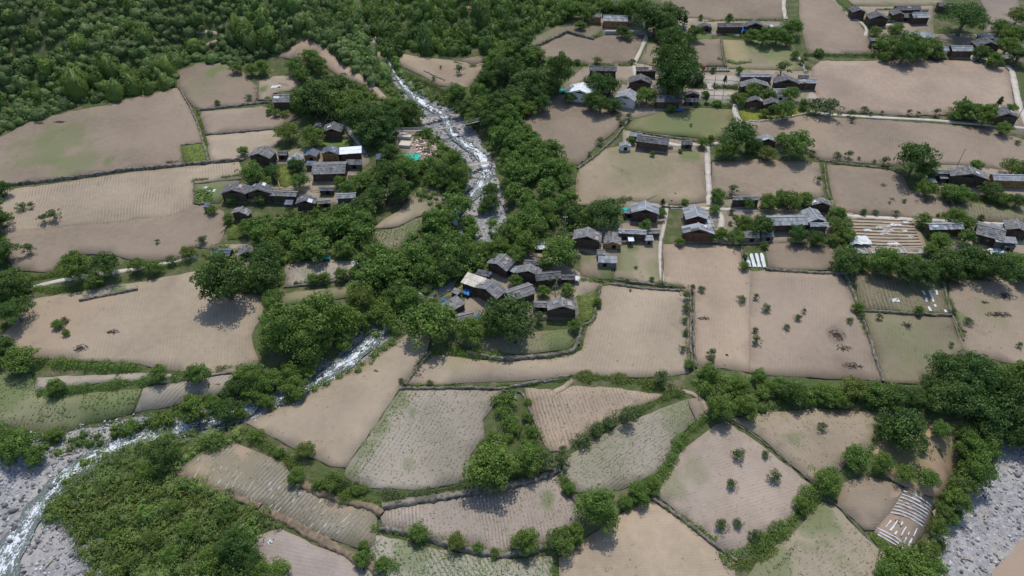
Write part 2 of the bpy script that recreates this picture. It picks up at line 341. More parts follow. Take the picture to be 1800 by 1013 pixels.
# ------------------------------------------------------------------ fields
PALE = (.340,.276,.200); PINK = (.262,.208,.154); BROWN = (.235,.186,.136); OLIVE = (.215,.186,.122); ORNG = (.385,.285,.195); GREY = (.315,.275,.222)  # PINK and BROWN soils also darkened to paint cloud shade on upper fields
FPOLY = []
GRN = (.150,.180,.075)
def field_mat(c, rowv=None, sp=1.0, amt=.35, dots=0.0, green=0.0, patches=(), rowc=None, stain=()):
    m = NT('ploughed field soil'); pos = m.pos(); sep = m.node('ShaderNodeSeparateXYZ'); m.lk(pos, sep.inputs[0])
    a = m.noise(.035, 4); b = m.noise(.5, 6); d = m.noise(3.0, 4)
    k = m.math('ADD', m.math('MULTIPLY', m.math('SUBTRACT', a, .5), .8), m.math('MULTIPLY', m.math('SUBTRACT', b, .5), .38)); k = m.math('ADD', m.math('ADD', k, m.math('MULTIPLY', m.math('SUBTRACT', d, .5), .35)), 1.0)
    g = m.node('ShaderNodeVectorMath', operation='SCALE'); g.inputs[0].default_value = c; m.lk(k, g.inputs['Scale']); col = g.outputs[0]
    col = m.mix(m.math('MULTIPLY', m.ramp(m.noise(.018, 3), .45, .62), .28), col, mul(c, 1.2)); rows = None
    col = m.mix(m.math('MULTIPLY', m.ramp(m.noise(.05, 5, dist=.6), .52, .66), .12), col, (.20,.170,.130))
    if rowv is not None:
        p = at(rowv); v = p[1] - p[0]; th = math.atan2(v[1], v[0]); ca, sa = math.cos(th), math.sin(th)
        across = m.math('ADD', m.math('MULTIPLY', sep.outputs[0], -sa), m.math('MULTIPLY', sep.outputs[1], ca)); along = m.math('ADD', m.math('MULTIPLY', sep.outputs[0], ca), m.math('MULTIPLY', sep.outputs[1], sa))
        wob = m.math('ADD', m.math('MULTIPLY', m.noise(.05, 3), 16.0), m.math('MULTIPLY', m.noise(.6, 3), 2.2))
        rows = m.ramp(m.math('SINE', m.math('ADD', m.math('MULTIPLY', across, 2 * math.pi / sp), wob)), -.6, .9)
        f = m.math('MULTIPLY', rows, m.math('ADD', m.math('MULTIPLY', m.ramp(m.noise(.09, 4), .38, .66), amt * 1.2), amt * .12))
        if dots: f = m.math('MULTIPLY', f, m.math('ADD', 1 - dots, m.math('MULTIPLY', m.ramp(m.math('SINE', m.math('ADD', m.math('MULTIPLY', along, 2 * math.pi / 1.1), m.math('MULTIPLY', b, 6.0))), -.2, .6), dots)))
        col = m.mix(f, col, rowc or mul(c, .50))
    n5 = m.noise(.12, 6)
    if green: col = m.mix(m.math('MULTIPLY', m.ramp(n5, .62 - .4 * green, .80 - .25 * green), .75), col, mul(GRN, .95))
    for (px, py, r, s, *cc) in patches:
        w = at1(px, py); R = r / scale_at(w)[0]
        sx = m.math('SUBTRACT', sep.outputs[0], float(w[0])); sy = m.math('MULTIPLY', m.math('SUBTRACT', sep.outputs[1], float(w[1])), .75)
        q = m.math('SQRT', m.math('ADD', m.math('MULTIPLY', sx, sx), m.math('MULTIPLY', sy, sy))); q = m.math('DIVIDE', q, R)
        q = m.math('ADD', q, m.math('MULTIPLY', m.math('SUBTRACT', n5, .5), 2.2)); q = m.math('SUBTRACT', 1.0, m.ramp(q, .35, 1.15)); q = m.math('MULTIPLY', q, m.ramp(m.math('ADD', b, m.math('MULTIPLY', q, .35)), .32, .72))
        col = m.mix(m.math('MULTIPLY', q, s), col, cc[0] if cc else GRN)
    m.base(col); h = m.math('ADD', m.math('MULTIPLY', d, .5), b)
    if rows is not None: h = m.math('SUBTRACT', h, m.math('MULTIPLY', rows, .25 + amt * .6))
    m.bump(h, .4, .10); return m.m
def field(P, c, rowv=None, sp=1.0, amt=.3, **kw):
    W = drape('field', P, field_mat(c, rowv, sp * .82, amt * (.42 if amt < .45 else .72), **kw))[1]; FPOLY.append(W); return W
TAN = (.34,.25,.15)
field([(-70,262),(8,238),(60,210),(170,188),(300,156),(312,155),(340,200),(357,254),(318,258),(321,291),(200,302),(100,316),(10,326),(-70,336)], PINK, [(0,300),(300,270)], 1.3, .25, patches=[(110,245,60,.55),(130,290,45,.6),(190,285,14,.9),(60,265,55,.35)])
field([(312,155),(308,130),(345,112),(385,110),(420,120),(435,138),(452,152),(452,172),(445,182),(400,188),(347,193),(330,176)], BROWN, [(330,170),(440,150)], 1.2, .2, patches=[(372,127,14,1.0),(390,120,10,.9),(360,150,40,.3)])
field([(455,143),(480,135),(512,133),(530,145),(512,160),(480,164),(478,176),(454,176)], PALE, patches=[(462,158,12,1.0)])
field([(350,197),(460,187),(515,200),(530,206),(512,212),(485,226),(362,236)], PINK, [(360,215),(480,205)], 1.2, .2)
field([(362,240),(480,229),(500,238),(485,256),(425,282),(370,284)], PALE, [(370,260),(480,245)], 1.2, .2)
field([(317,256),(362,252),(367,286),(322,290)], (.13,.165,.04), [(320,270),(360,268)], 1.0, .3, rowc=(.08,.12,.03))
field([(8,335),(100,323),(220,305),(322,294),(420,285),(428,305),(424,315),(342,322),(339,358),(360,366),(300,384),(150,400),(60,407),(10,416),(-40,420),(-60,340)], PALE, [(215,390),(225,310)], 1.35, .5)
field([(6,411),(60,402),(150,395),(300,379),(358,360),(394,372),(396,400),(382,440),(335,434),(322,456),(245,460),(190,448),(120,446),(90,480),(25,475),(8,445)], PINK, [(100,440),(380,400)], 1.2, .25)
field([(342,325),(395,320),(424,318),(404,330),(394,345),(385,358),(341,360)], OLIVE, [(350,355),(352,330)], 1.0, .5, green=.7, rowc=(.07,.13,.02), patches=[(372,342,30,1.0)])
field([(5,590),(25,570),(52,527),(140,514),(240,497),(330,480),(345,477),(350,502),(385,522),(440,517),(467,520),(464,550),(442,590),(446,612),(458,640),(420,655),(370,657),(290,652),(245,640),(60,630),(18,618)], PALE, [(300,640),(320,500)], 1.25, .3, patches=[(110,560,85,.5,ORNG),(300,495,22,.35,(.20,.16,.12)),(180,520,40,.5,ORNG)])
field([(150,527),(243,508),(243,502),(200,500),(140,515)], (.33,.29,.21), green=.3, patches=[(210,507,14,.8)])
field([(66,664),(160,660),(245,656),(340,660),(380,652),(400,656),(300,672),(180,672),(110,684),(60,688)], GREY, [(100,672),(300,664)], .9, .2)
field([(-60,650),(55,658),(62,690),(100,696),(248,684),(233,726),(150,747),(75,778),(10,752),(-60,742)], (.225,.215,.13), [(150,740),(180,690)], 1.15, .5, green=.5, rowc=(.10,.15,.04), patches=[(190,705,75,.8),(20,680,50,.8)])
field([(252,683),(380,662),(417,658),(405,690),(340,706),(236,726)], GREY, [(260,720),(300,676)], 1.2, .45)
field([(428,742),(452,735),(520,703),(562,676),(612,652),(680,612),(716,587),(757,592),(750,620),(722,660),(702,684),(655,754),(608,822),(580,820),(520,790)], PALE, [(560,800),(740,620)], 1.1, .14)
field([(705,684),(800,686),(882,687),(874,705),(848,740),(852,770),(826,800),(822,846),(740,862),(640,858),(605,838),(608,824),(655,756)], GREY, [(625,820),(715,690)], 1.35, .5, dots=.75, rowc=(.12,.125,.07), patches=[(640,790,26,.6),(665,750,26,.65),(700,705,26,.6),(620,830,20,.6),(725,725,14,.7),(718,815,12,.5)])
field([(757,623),(830,632),(900,634),(1008,622),(1022,616),(1036,565),(1055,505),(1072,502),(1195,513),(1212,517),(1214,560),(1211,656),(1180,662),(1120,664),(1010,660),(955,668),(840,673),(740,678),(714,675)], PALE, [(1100,650),(1130,510)], 1.35, .35, patches=[(800,640,30,.3)])
field([(800,600),(830,590),(862,582),(890,590),(960,582),(1014,578),(1012,600),(1000,614),(930,622),(890,622),(860,616),(815,608)], OLIVE, [(905,620),(915,585)], 1.15, .6, green=.4, rowc=(.10,.13,.05), patches=[(985,600,40,.9),(820,602,18,.9)])
field([(1166,430),(1230,428),(1303,433),(1305,472),(1323,478),(1321,656),(1300,652),(1232,645),(1220,636),(1218,515),(1190,508),(1166,500)], (.375,.290,.210), [(1240,640),(1250,440)], 1.35, .22)
field([(1318,478),(1345,475),(1400,480),(1480,483),(1490,500),(1502,532),(1528,600),(1550,672),(1500,668),(1440,665),(1350,660),(1316,655)], (.305,.240,.180), [(1400,650),(1410,490)], 1.3, .2, patches=[(1470,590,22,.5,(.14,.11,.09)),(1480,640,26,.35,(.16,.12,.10))])
field([(1346,426),(1400,428),(1470,432),(1468,464),(1460,474),(1400,476),(1350,473)], BROWN, [(1350,450),(1460,455)], 1.2, .15)
field([(1088,425),(1110,416),(1163,415),(1162,500),(1130,500),(1078,494)], (.30,.245,.17), green=.15, patches=[(1110,425,20,1.0),(1100,462,28,.6),(1150,475,24,.5)])
field([(1020,442),(1050,450),(1076,455),(1072,492),(1020,486)], (.29,.225,.16), [(1030,486),(1032,470)], .9, .4, green=.3, patches=[(1065,478,16,1.0),(1030,452,14,.8)])
field([(1500,480),(1530,478),(1600,487),(1655,497),(1665,530),(1672,552),(1600,551),(1515,546)], OLIVE, [(1570,545),(1555,488)], 1.5, .75, green=.25, rowc=(.11,.10,.06), patches=[(1610,497,30,.7)])
field([(1517,550),(1600,556),(1672,559),(1682,590),(1700,620),(1640,660),(1618,676),(1556,673),(1530,590)], OLIVE, [(1560,660),(1570,560)], 1.3, .2, green=.12, patches=[(1600,600,60,.35)])
field([(1667,495),(1700,487),(1790,490),(1880,500),(1880,660),(1810,645),(1700,624),(1688,600),(1670,550)], (.285,.225,.165), [(1700,600),(1720,500)], 1.4, .25, green=.15, patches=[(1740,545,35,.35),(1690,560,14,.8)])
field([(912,212),(955,170),(990,167),(1040,190),(1098,200),(1098,212),(1080,232),(1050,255),(1020,292),(975,280),(945,245),(925,230)], BROWN, [(940,220),(1080,210)], 1.3, .2, patches=[(1000,240,40,.25,mul(PINK,1.2))])
field([(1108,212),(1150,202),(1165,196),(1225,190),(1288,193),(1286,215),(1268,246),(1180,238),(1103,230)], (.20,.185,.095), green=.45, patches=[(1190,215,70,.7)])
field([(1017,298),(1062,262),(1100,256),(1160,270),(1238,264),(1242,356),(1185,360),(1110,354),(1005,362),(1012,330)], (.30,.24,.165), [(1030,350),(1060,270)], 1.3, .2, green=.12, patches=[(1215,275,22,.9),(1120,290,70,.35)])
field([(1252,285),(1330,280),(1440,287),(1449,345),(1425,351),(1268,348),(1250,352)], (.285,.225,.165), [(1260,320),(1440,320)], 1.2, .15, green=.1)
field([(1453,290),(1560,298),(1588,312),(1598,335),(1640,342),(1665,352),(1675,385),(1600,384),(1530,380),(1472,373),(1462,340)], PINK, [(1470,330),(1640,350)], 1.2, .2)
field([(1674,356),(1730,360),(1880,366),(1880,396),(1800,392),(1720,389),(1682,385)], OLIVE, [(1730,388),(1725,362)], 1.3, .55, green=.35, patches=[(1770,364,20,.9)])
field([(1312,222),(1330,214),(1400,203),(1470,207),(1600,215),(1740,225),(1800,247),(1880,260),(1880,310),(1740,296),(1650,288),(1620,287),(1560,292),(1440,281),(1430,272),(1360,256),(1318,232)], PINK, [(1560,285),(1550,215)], 1.35, .35, patches=[(1420,225,60,.35,ORNG)])
field([(1427,120),(1442,108),(1520,108),(1600,104),(1700,108),(1768,117),(1776,135),(1782,190),(1765,198),(1700,200),(1640,204),(1560,202),(1480,198),(1432,180),(1426,150)], (.35,.27,.205), [(1560,195),(1552,112)], 1.35, .3, patches=[(1690,110,25,.5,ORNG),(1470,150,40,.3,(.20,.16,.13))])
field([(1404,-30),(1455,-30),(1480,12),(1500,30),(1524,58),(1533,96),(1480,96),(1420,94),(1411,60),(1405,30)], PINK, [(1420,60),(1520,62)], 2.2, .3)
field([(1150,-40),(1379,-40),(1378,35),(1320,37),(1250,36),(1195,30),(1165,15)], BROWN, [(1170,10),(1370,12)], 1.3, .2)
field([(930,92),(997,60),(1043,72),(1060,63),(1136,62),(1115,112),(1040,114),(1030,114),(980,105),(938,112)], BROWN, [(940,95),(1120,90)], 1.4, .3)
field([(918,76),(1000,36),(1030,33),(1064,47),(1046,68),(1000,56),(934,86)], OLIVE, [(940,84),(935,72)], 1.3, .5, green=.35, rowc=(.12,.14,.06))
field([(1140,78),(1165,76),(1160,116),(1122,112)], OLIVE, [(1130,110),(1145,80)], 1.3, .2)
field([(1205,72),(1266,68),(1272,116),(1216,118),(1195,110)], BROWN, [(1210,95),(1270,95)], 1.2, .2)
field([(1270,70),(1390,74),(1402,95),(1408,115),(1412,125),(1340,124),(1278,120)], (.26,.235,.13), [(1280,110),(1400,112)], 1.3, .15, patches=[(1350,85,60,.9),(1290,90,30,.5,mul(TAN,1.1)),(1340,118,40,.6,PINK)])
field([(1478,-30),(1640,-30),(1662,12),(1640,10),(1560,12),(1500,10),(1490,0)], (.29,.25,.17), [(1500,5),(1640,5)], 1.2, .15, green=.15)
field([(1700,-40),(1785,-40),(1798,50),(1745,56),(1735,60),(1728,55),(1735,20)], (.25,.205,.165), [(1710,40),(1790,30)], 1.2, .15, green=.1)
field([(485,100),(515,82),(540,68),(562,74),(580,95),(620,122),(660,150),(684,178),(668,176),(640,150),(600,135),(560,112),(510,104)], (.37,.275,.205), patches=[(540,90,30,.3,mul(TAN,.9))])
field([(650,95),(682,90),(740,101),(800,108),(850,112),(842,130),(828,152),(812,157),(770,150),(740,132),(700,116)], (.34,.265,.185), [(660,100),(830,140)], 1.4, .15)
field([(806,105),(850,97),(862,100),(850,110),(830,116)], BROWN)
field([(652,404),(700,372),(742,326),(780,320),(787,335),(768,368),(720,388),(700,398)], PALE, patches=[(740,360,40,.25)])
field([(655,408),(700,400),(720,391),(768,370),(752,402),(720,425),(690,442),(655,442)], OLIVE, [(680,440),(690,402)], 1.35, .8, green=.45, rowc=(.09,.12,.04))
field([(500,467),(540,457),(640,460),(640,472),(626,490),(545,500),(502,506)], GREY, [(560,498),(565,460)], 1.2, .4, patches=[(540,475,20,.4)])
field([(495,518),(545,510),(612,504),(622,522),(540,534),(495,538)], (.22,.20,.12), green=.5)
field([(922,682),(990,687),(1005,679),(1080,682),(1130,690),(1166,694),(1132,715),(1060,750),(1012,776),(1000,792),(962,795),(946,760),(928,705)], (.365,.285,.21), [(985,790),(950,685)], 1.25, .55, rowc=(.16,.13,.09))
field([(1166,717),(1208,702),(1212,718),(1222,740),(1200,762),(1176,812),(1150,835),(1090,862),(1002,866),(985,832),(1002,800),(1080,752)], GREY, [(1010,860),(1190,730)], 1.05, .55, green=.15, rowc=(.12,.15,.06), patches=[(1190,730,40,.6),(1050,800,80,.25)])
field([(1209,702),(1236,700),(1246,735),(1216,752),(1224,740),(1214,718)], PINK)
field([(692,886),(740,876),(850,860),(925,846),(982,832),(992,860),(1012,882),(1020,915),(968,955),(890,975),(830,966),(760,946),(672,924),(668,905)], (.36,.30,.25), [(800,960),(790,872)], 1.05, .55, rowc=(.17,.14,.10), patches=[(965,880,20,.8)])
field([(655,942),(700,948),(770,967),(890,983),(970,978),(978,1060),(630,1060),(645,988)], (.325,.30,.245), [(760,1020),(730,965)], 1.35, .75, green=.1, rowc=(.12,.16,.06), patches=[(720,975,40,.6)])
field([(440,948),(490,927),(560,962),(632,988),(665,1060),(480,1060),(446,992)], (.34,.285,.245), [(460,980),(640,1010)], 1.1, .3)
field([(314,826),(350,797),(411,777),(440,790),(498,812),(520,850),(580,872),(640,888),(664,902),(660,958),(640,968),(540,933),(462,890),(380,862),(330,842)], (.225,.195,.135), [(420,870),(480,810)], 1.25, .55, green=.15, rowc=(.36,.34,.31), patches=[(350,840,30,.8,ORNG),(430,790,22,.7,ORNG),(600,880,34,.6,ORNG)])
field([(1145,862),(1200,792),(1258,747),(1276,742),(1330,777),(1400,832),(1427,857),(1410,890),(1380,922),(1330,947),(1308,985),(1280,975),(1200,910)], (.345,.280,.225), [(1200,900),(1400,840)], 1.0, .3, patches=[(1220,820,30,.4),(1180,850,30,.5)], green=.05)
field([(1284,737),(1340,726),(1440,719),(1562,726),(1547,755),(1542,790),(1500,800),(1480,826),(1432,852),(1402,826),(1335,767)], (.31,.25,.18), [(1430,840),(1340,735)], 1.15, .4, green=.22)
field([(1442,882),(1470,892),(1516,940),(1562,982),(1570,1060),(1290,1060),(1330,987),(1400,932)], (.335,.28,.205), [(1350,1000),(1480,930)], 1.0, .4, green=.25, rowc=(.17,.19,.09), patches=[(1430,905,50,.8),(1350,980,60,.7)])
field([(1145,878),(1198,915),(1292,988),(1292,1060),(985,1060),(982,982),(1010,962),(1080,912),(1110,892)], (.395,.312,.222), [(1000,1000),(1280,980)], .9, .15)
field([(1482,850),(1520,837),(1578,852),(1600,868),(1582,872),(1562,905),(1540,932),(1520,932),(1470,887)], PINK, [(1490,880),(1590,870)], 1.0, .1)
field([(1562,865),(1598,856),(1642,880),(1630,930),(1590,975),(1534,938),(1560,906)], (.30,.225,.165), [(1545,935),(1600,965)], 1.1, .1)
field([(1530,792),(1560,768),(1622,772),(1640,742),(1710,738),(1682,822),(1652,876),(1600,862),(1560,838)], (.36,.25,.165), green=.2, patches=[(1590,800,50,.8,(.17,.17,.07)),(1665,780,30,.4)])
field([(1526,936),(1538,938),(1590,976),(1580,988),(1558,980)], (.12,.17,.035))
# grass plots and yards around the houses
YARD = (.30,.245,.185)
for P, c, pt in [
    ([(398,395),(426,392),(428,418),(400,422)], (.14,.19,.045), ()), ([(484,295),(512,290),(515,325),(500,332),(488,320)], (.17,.20,.04), ()),
    ([(1012,522),(1052,512),(1048,562),(1022,566)], (.16,.19,.05), ()), ([(1292,192),(1322,186),(1345,202),(1400,190),(1425,200),(1362,212),(1310,216)], (.22,.24,.04), ()),
    ([(1400,190),(1440,186),(1445,198),(1418,206)], (.16,.22,.04), ()), ([(1222,182),(1230,176),(1290,182),(1290,192),(1225,190)], (.10,.14,.05), ()),
    ([(568,246),(620,248),(622,258),(565,260)], (.12,.17,.04), ()), ([(1225,60),(1252,62),(1250,75),(1218,74)], (.11,.16,.05), ())]:
    field(P, c, green=.2, patches=pt)
for P in [[(520,262),(640,250),(650,285),(610,318),(590,345),(640,352),(600,360),(520,360),(430,345),(425,330),(480,330),(535,322),(540,290),(470,290),(475,268)],
          [(690,232),(728,228),(765,250),(770,275),(748,290),(720,285),(700,262)], [(815,500),(860,450),(950,440),(1020,480),(1055,500),(1010,560),(900,560),(860,545),(830,570),(785,560),(770,530)],
          [(1000,400),(1060,398),(1100,392),(1165,395),(1163,415),(1100,418),(1088,440),(1080,470),(1040,465),(1010,440)], [(1100,350),(1175,355),(1172,395),(1100,392)],
          [(1200,362),(1330,345),(1350,370),(1460,368),(1500,380),(1490,420),(1420,425),(1305,430),(1200,425)], [(1085,128),(1215,125),(1220,190),(1100,210),(1065,180)],
          [(1215,120),(1440,125),(1440,180),(1400,195),(1300,190),(1220,185)], [(1095,228),(1240,250),(1240,268),(1170,270),(1095,258)], [(1330,235),(1370,235),(1375,268),(1330,270)],
          [(1620,290),(1740,290),(1810,300),(1810,350),(1640,340)], [(1630,385),(1700,388),(1810,395),(1810,470),(1720,450),(1650,430)], [(1500,12),(1640,8),(1640,40),(1650,100),(1560,95),(1545,60),(1530,45)],
          [(1640,60),(1760,60),(1800,80),(1800,110),(1710,105),(1640,100)], [(1225,35),(1380,35),(1382,60),(1225,62)], [(1035,22),(1230,30),(1230,62),(1140,64),(1060,58)], [(1740,185),(1800,190),(1800,240),(1740,225)],
          [(370,430),(450,430),(450,470),(370,465)], [(1330,365),(1440,350),(1465,352),(1465,372),(1340,372)], [(1035,110),(1125,112),(1150,118),(1140,150),(1080,150),(1000,165),(990,150)]]:
    drape('yard', P, M.get('yardm') or M.setdefault('yardm', field_mat(YARD, patches=(), green=.35)), lift=.05, grid=6)

# the ground is ploughed out a little under each field so that it never shows through
_X = GX.ravel(); _Y = GY.ravel(); _low = np.zeros(_X.shape)
for W in FPOLY:
    lo = W.min(0); hi = W.max(0); k = np.where((_X > lo[0]) & (_X < hi[0]) & (_Y > lo[1]) & (_Y < hi[1]))[0]
    if len(k): kk = k[inside(_X[k], _Y[k], W)]; _low[kk] = .45
_co = np.stack([_X, _Y, GZ.ravel() - _low], -1).astype(np.float32); ground_obj.data.vertices.foreach_set('co', _co.ravel()); ground_obj.data.update()

# ------------------------------------------------------------------ concrete village paths and dirt tracks
PC = M['concrete']; PD = plain('trodden earth track', (.36,.29,.21), .95, .2, .5)
for P, w, m_ in [([(1117,137),(1114,113),(1126,90),(1138,60),(1132,44),(1126,34)], 1.9, PC), ([(1379,-10),(1377,12),(1381,34)], 2.0, PC), ([(1456,-10),(1478,12),(1496,30),(1520,44),(1524,52),(1521,64)], 1.6, PC),
    ([(1520,47),(1545,47),(1565,44),(1590,34)], 1.5, PC), ([(1401,95),(1404,104),(1414,118),(1417,130)], 1.4, PC), ([(1293,184),(1291,200),(1300,213),(1307,222)], 2.4, PC),
    ([(1706,100),(1738,105),(1768,114),(1779,125),(1784,150),(1790,180),(1800,206),(1812,235)], 2.6, PC), ([(1418,196),(1440,200),(1470,203),(1560,208),(1640,212),(1700,217),(1760,222),(1800,226)], 1.6, PC),
    ([(1243,256),(1244,300),(1247,345),(1246,362)], 2.2, PC), ([(1216,255),(1243,257),(1262,252)], 1.5, PC), ([(1170,252),(1195,258),(1212,257)], 2.2, PC), ([(1172,366),(1168,395),(1160,430),(1161,470),(1165,502)], 1.3, PC),
    ([(1480,379),(1530,383),(1610,387),(1660,389),(1740,394),(1800,398)], 1.8, PC), ([(1178,365),(1210,367),(1270,369),(1330,370)], 1.8, PC), ([(40,512),(90,497),(140,488),(200,480),(260,470),(310,462),(345,452)], 1.8, PC),
    ([(596,200),(606,220),(620,240),(636,258),(640,270)], 1.6, M['concrete_grey']), ([(1170,684),(1190,686),(1212,689),(1234,697),(1242,716),(1246,735)], 1.2, PD), ([(1640,905),(1668,885),(1652,930),(1632,960)], 1.2, PD),
    ([(975,690),(990,684),(1006,668)], 1.6, PD), ([(1262,372),(1272,390),(1262,410)], 2.2, PC), ([(1500,378),(1452,374),(1420,371),(1330,370)], 1.5, PD), ([(1360,213),(1312,217)], .8, PC),
    ([(345,165),(440,150)], .5, PD) if False else ([(350,85),(372,76),(385,71)], 1.3, PD), ([(190,48),(260,50),(330,52),(385,60)], 1.4, PD), ([(765,8),(800,14),(850,16)], 1.5, PD)]:
    path(P, w, m_)

# ------------------------------------------------------------------ stream and big river
def water_mat(foamy):
    m = NT('stream water'); u = m.attr('along'); v = m.attr('across'); cb = m.node('ShaderNodeCombineXYZ'); m.lk(m.math('MULTIPLY', u, .30), cb.inputs[0]); m.lk(m.math('MULTIPLY', v, 1.0), cb.inputs[1])
    n = m.noise(1.1, 6, cb.outputs[0], .65, .8); n2 = m.noise(2.4, 4); k = m.math('ADD', n, m.math('MULTIPLY', m.math('SUBTRACT', n2, .5), .45)); big = m.noise(.09, 2)
    k = m.math('ADD', k, m.math('MULTIPLY', m.math('SUBTRACT', big, .5), .7)); k = m.math('SUBTRACT', k, m.math('MULTIPLY', m.math('ABSOLUTE', m.attr('edge')), .24)); f = m.ramp(k, .43 - foamy, .56 - foamy)
    m.base(m.mix(f, m.mix(n2, (.085,.105,.095), (.19,.23,.21)), (.80,.86,.90))); m.val(m.b.inputs['Roughness'], m.math('ADD', .12, m.math('MULTIPLY', f, .5))); m.b.inputs['Specular IOR Level'].default_value = .5
    m.bump(m.math('ADD', k, n2), .9, .3); return m.m
M['water'] = water_mat(.055)
def water(name, pts, wid):
    W = at0(pts, -2.9)[:, :2]; seg = np.hypot(*np.diff(W, axis=0).T); s = np.concatenate([[0], np.cumsum(seg)]); n = int(s[-1] / 1.0); t = np.linspace(0, s[-1], n)
    C = np.stack([np.interp(t, s, W[:, 0]), np.interp(t, s, W[:, 1])], -1); wd = np.interp(t, s, wid) * (.86 + .14 * np.clip((t - s[-1] * .45) / 30, 0, 1))
    for _ in range(3): C[1:-1] = (C[:-2] + C[1:-1] * 2 + C[2:]) / 4
    T = np.gradient(C, axis=0); T /= np.linalg.norm(T, axis=1, keepdims=True); N = np.stack([-T[:, 1], T[:, 0]], -1); wd = wd * (1 + .22 * snoise(t, t * 0, 9, 4)); K = 13
    q = np.linspace(-1, 1, K); X = C[:, None, 0] + N[:, None, 0] * wd[:, None] * q; Y = C[:, None, 1] + N[:, None, 1] * wd[:, None] * q
    zc = hgt(C[:, 0], C[:, 1]); zc = np.minimum.accumulate(zc[::1]) if zc[0] > zc[-1] else zc; Z = zc[:, None] + .38 + .16 * snoise(X, Y, 2.2, 8) * (1 - q ** 2) + .10 * snoise(X, Y, .9, 6)
    id_ = np.arange(n * K).reshape(n, K); F = np.stack([id_[:-1, :-1], id_[1:, :-1], id_[1:, 1:], id_[:-1, 1:]], -1).reshape(-1, 4)
    me = mesh_np(name, np.stack([X, Y, Z], -1), F[:, ::-1], M['water'], {'along': ('POINT', np.broadcast_to(t[:, None], X.shape)), 'across': ('POINT', wd[:, None] * q), 'edge': ('POINT', np.broadcast_to(q, X.shape))}, True)
    return tag(obj(name, me), kind='structure')
ST = [(645,30,1.2),(656,52,1.8),(668,80,.8),(690,122,.9),(703,143,1.3),(716,158,2.2),(736,177,2.6),(758,190,2.8),(782,203,2.6),(788,222,2.3),(798,238,2.8),(822,256,3.2),(845,274,2.8),(853,290,2.3),(856,308,2.6),(846,326,3.4),(826,345,3.4),(806,364,3.2),(796,382,2.4),(805,402,2),(806,422,2),(795,455,2.2),(752,505,2.2),(700,550,2.3),(664,590,2.6),(640,612,2.7),(602,640,2.8),(567,664,2.6),(505,696,2.2),(455,711,2.2),(400,730,2.3),(355,742,2.5),(300,755,3.6),(262,768,3.8),(215,780,4.0),(165,808,3.4),(118,838,3.3),(76,880,3.4),(45,925,3.4),(20,962,3.8),(0,1000,4.4),(-25,1050,5)]
water('stream_water', [s_[:2] for s_ in ST], [s_[2] for s_ in ST])
m_ = NT('muddy brown river water'); n_ = m_.noise(.12, 5); m_.base(m_.mix(n_, (.32,.235,.170), (.40,.300,.220))); m_.b.inputs['Roughness'].default_value = .4; m_.bump(m_.noise(.8, 5), .5, .25)
RW = at0([(1880,880),(1845,915),(1812,938),(1790,955),(1776,975),(1748,1000),(1732,1035),(1700,1080)], -8.0)[:, :2]
RW = np.vstack([RW, [(RW[-1][0], -260), (420, -260), (420, RW[0][1])]])
zr = float(hgt(RW[3][0] + 4, RW[3][1])); 
V_ = [(a, b, -8.0 + SL * b + .55) for a, b in RW]; me = bpy.data.meshes.new('river_water'); me.from_pydata(V_, [], [tuple(range(len(V_)))]); me.materials.append(m_.m)
tag(obj('river_water', me), kind='structure')
# ------------------------------------------------------------------ foliage
def leaf_cloud(cen, nrm, size, r, tone, jn=.5):           # leaf-sized quads: centres, rough normals -> verts, faces, tones
    n = len(cen); nn = nrm + r.normal(0, jn, (n, 3)); nn[:, 2] += .25; nn /= np.linalg.norm(nn, axis=1, keepdims=True) + 1e-9
    a = np.cross(nn, r.normal(0, 1, (n, 3))); a /= np.linalg.norm(a, axis=1, keepdims=True) + 1e-9; b = np.cross(nn, a)
    s = (np.asarray(size) * r.uniform(.6, 1.35, n))[:, None] * .5; e = r.uniform(.5, .9, n)[:, None]
    droop = np.zeros((n, 3)); droop[:, 2] = -s[:, 0] * .45
    V = np.stack([cen - a * s, cen - b * s * e, cen + a * s + droop, cen + b * s * e], 1).reshape(-1, 3)
    return V, np.arange(n * 4).reshape(n, 4), np.clip(tone + r.normal(0, .13, n), 0, 1)
def clumpy(R, H, z0, nc, nl, size, r, top=.5, gap=.0, cone=0.0, spread=.27, flat=1.0):
    """crown: nc leaf clumps on an uneven envelope, nl leaves each"""
    C = []; T = []
    for i in range(nc):
        u = r.normal(0, 1, 3); u /= np.linalg.norm(u); 
        if u[2] < -.6: u[2] *= -.6
        rad = r.uniform(.55, .92) if r.random() > .22 else r.uniform(.1, .55)
        lob = 1 + .24 * math.sin(3 * math.atan2(u[1], u[0]) + 2.2 * R) + .12 * r.normal()
        zz = (u[2] * .5 * rad * flat + .48); k = (1 - cone * zz)
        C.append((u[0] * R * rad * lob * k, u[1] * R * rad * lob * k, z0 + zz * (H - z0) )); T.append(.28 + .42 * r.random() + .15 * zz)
    C = np.array(C); cr = R * spread * r.uniform(.7, 1.3, nc) * (1 - cone * .5)
    d = r.normal(0, 1, (nc, nl, 3)); d /= np.linalg.norm(d, axis=2, keepdims=True); d[:, :, 2] = np.where(d[:, :, 2] < -.2, -d[:, :, 2] * .7, d[:, :, 2])
    rr = r.uniform(.55, 1.08, (nc, nl, 1)) ** .6; P = C[:, None] + d * rr * cr[:, None, None] * np.array([1, 1, .78]); nl_ = d.reshape(-1, 3)
    return P.reshape(-1, 3), nl_, np.repeat(np.array(T), nl), C
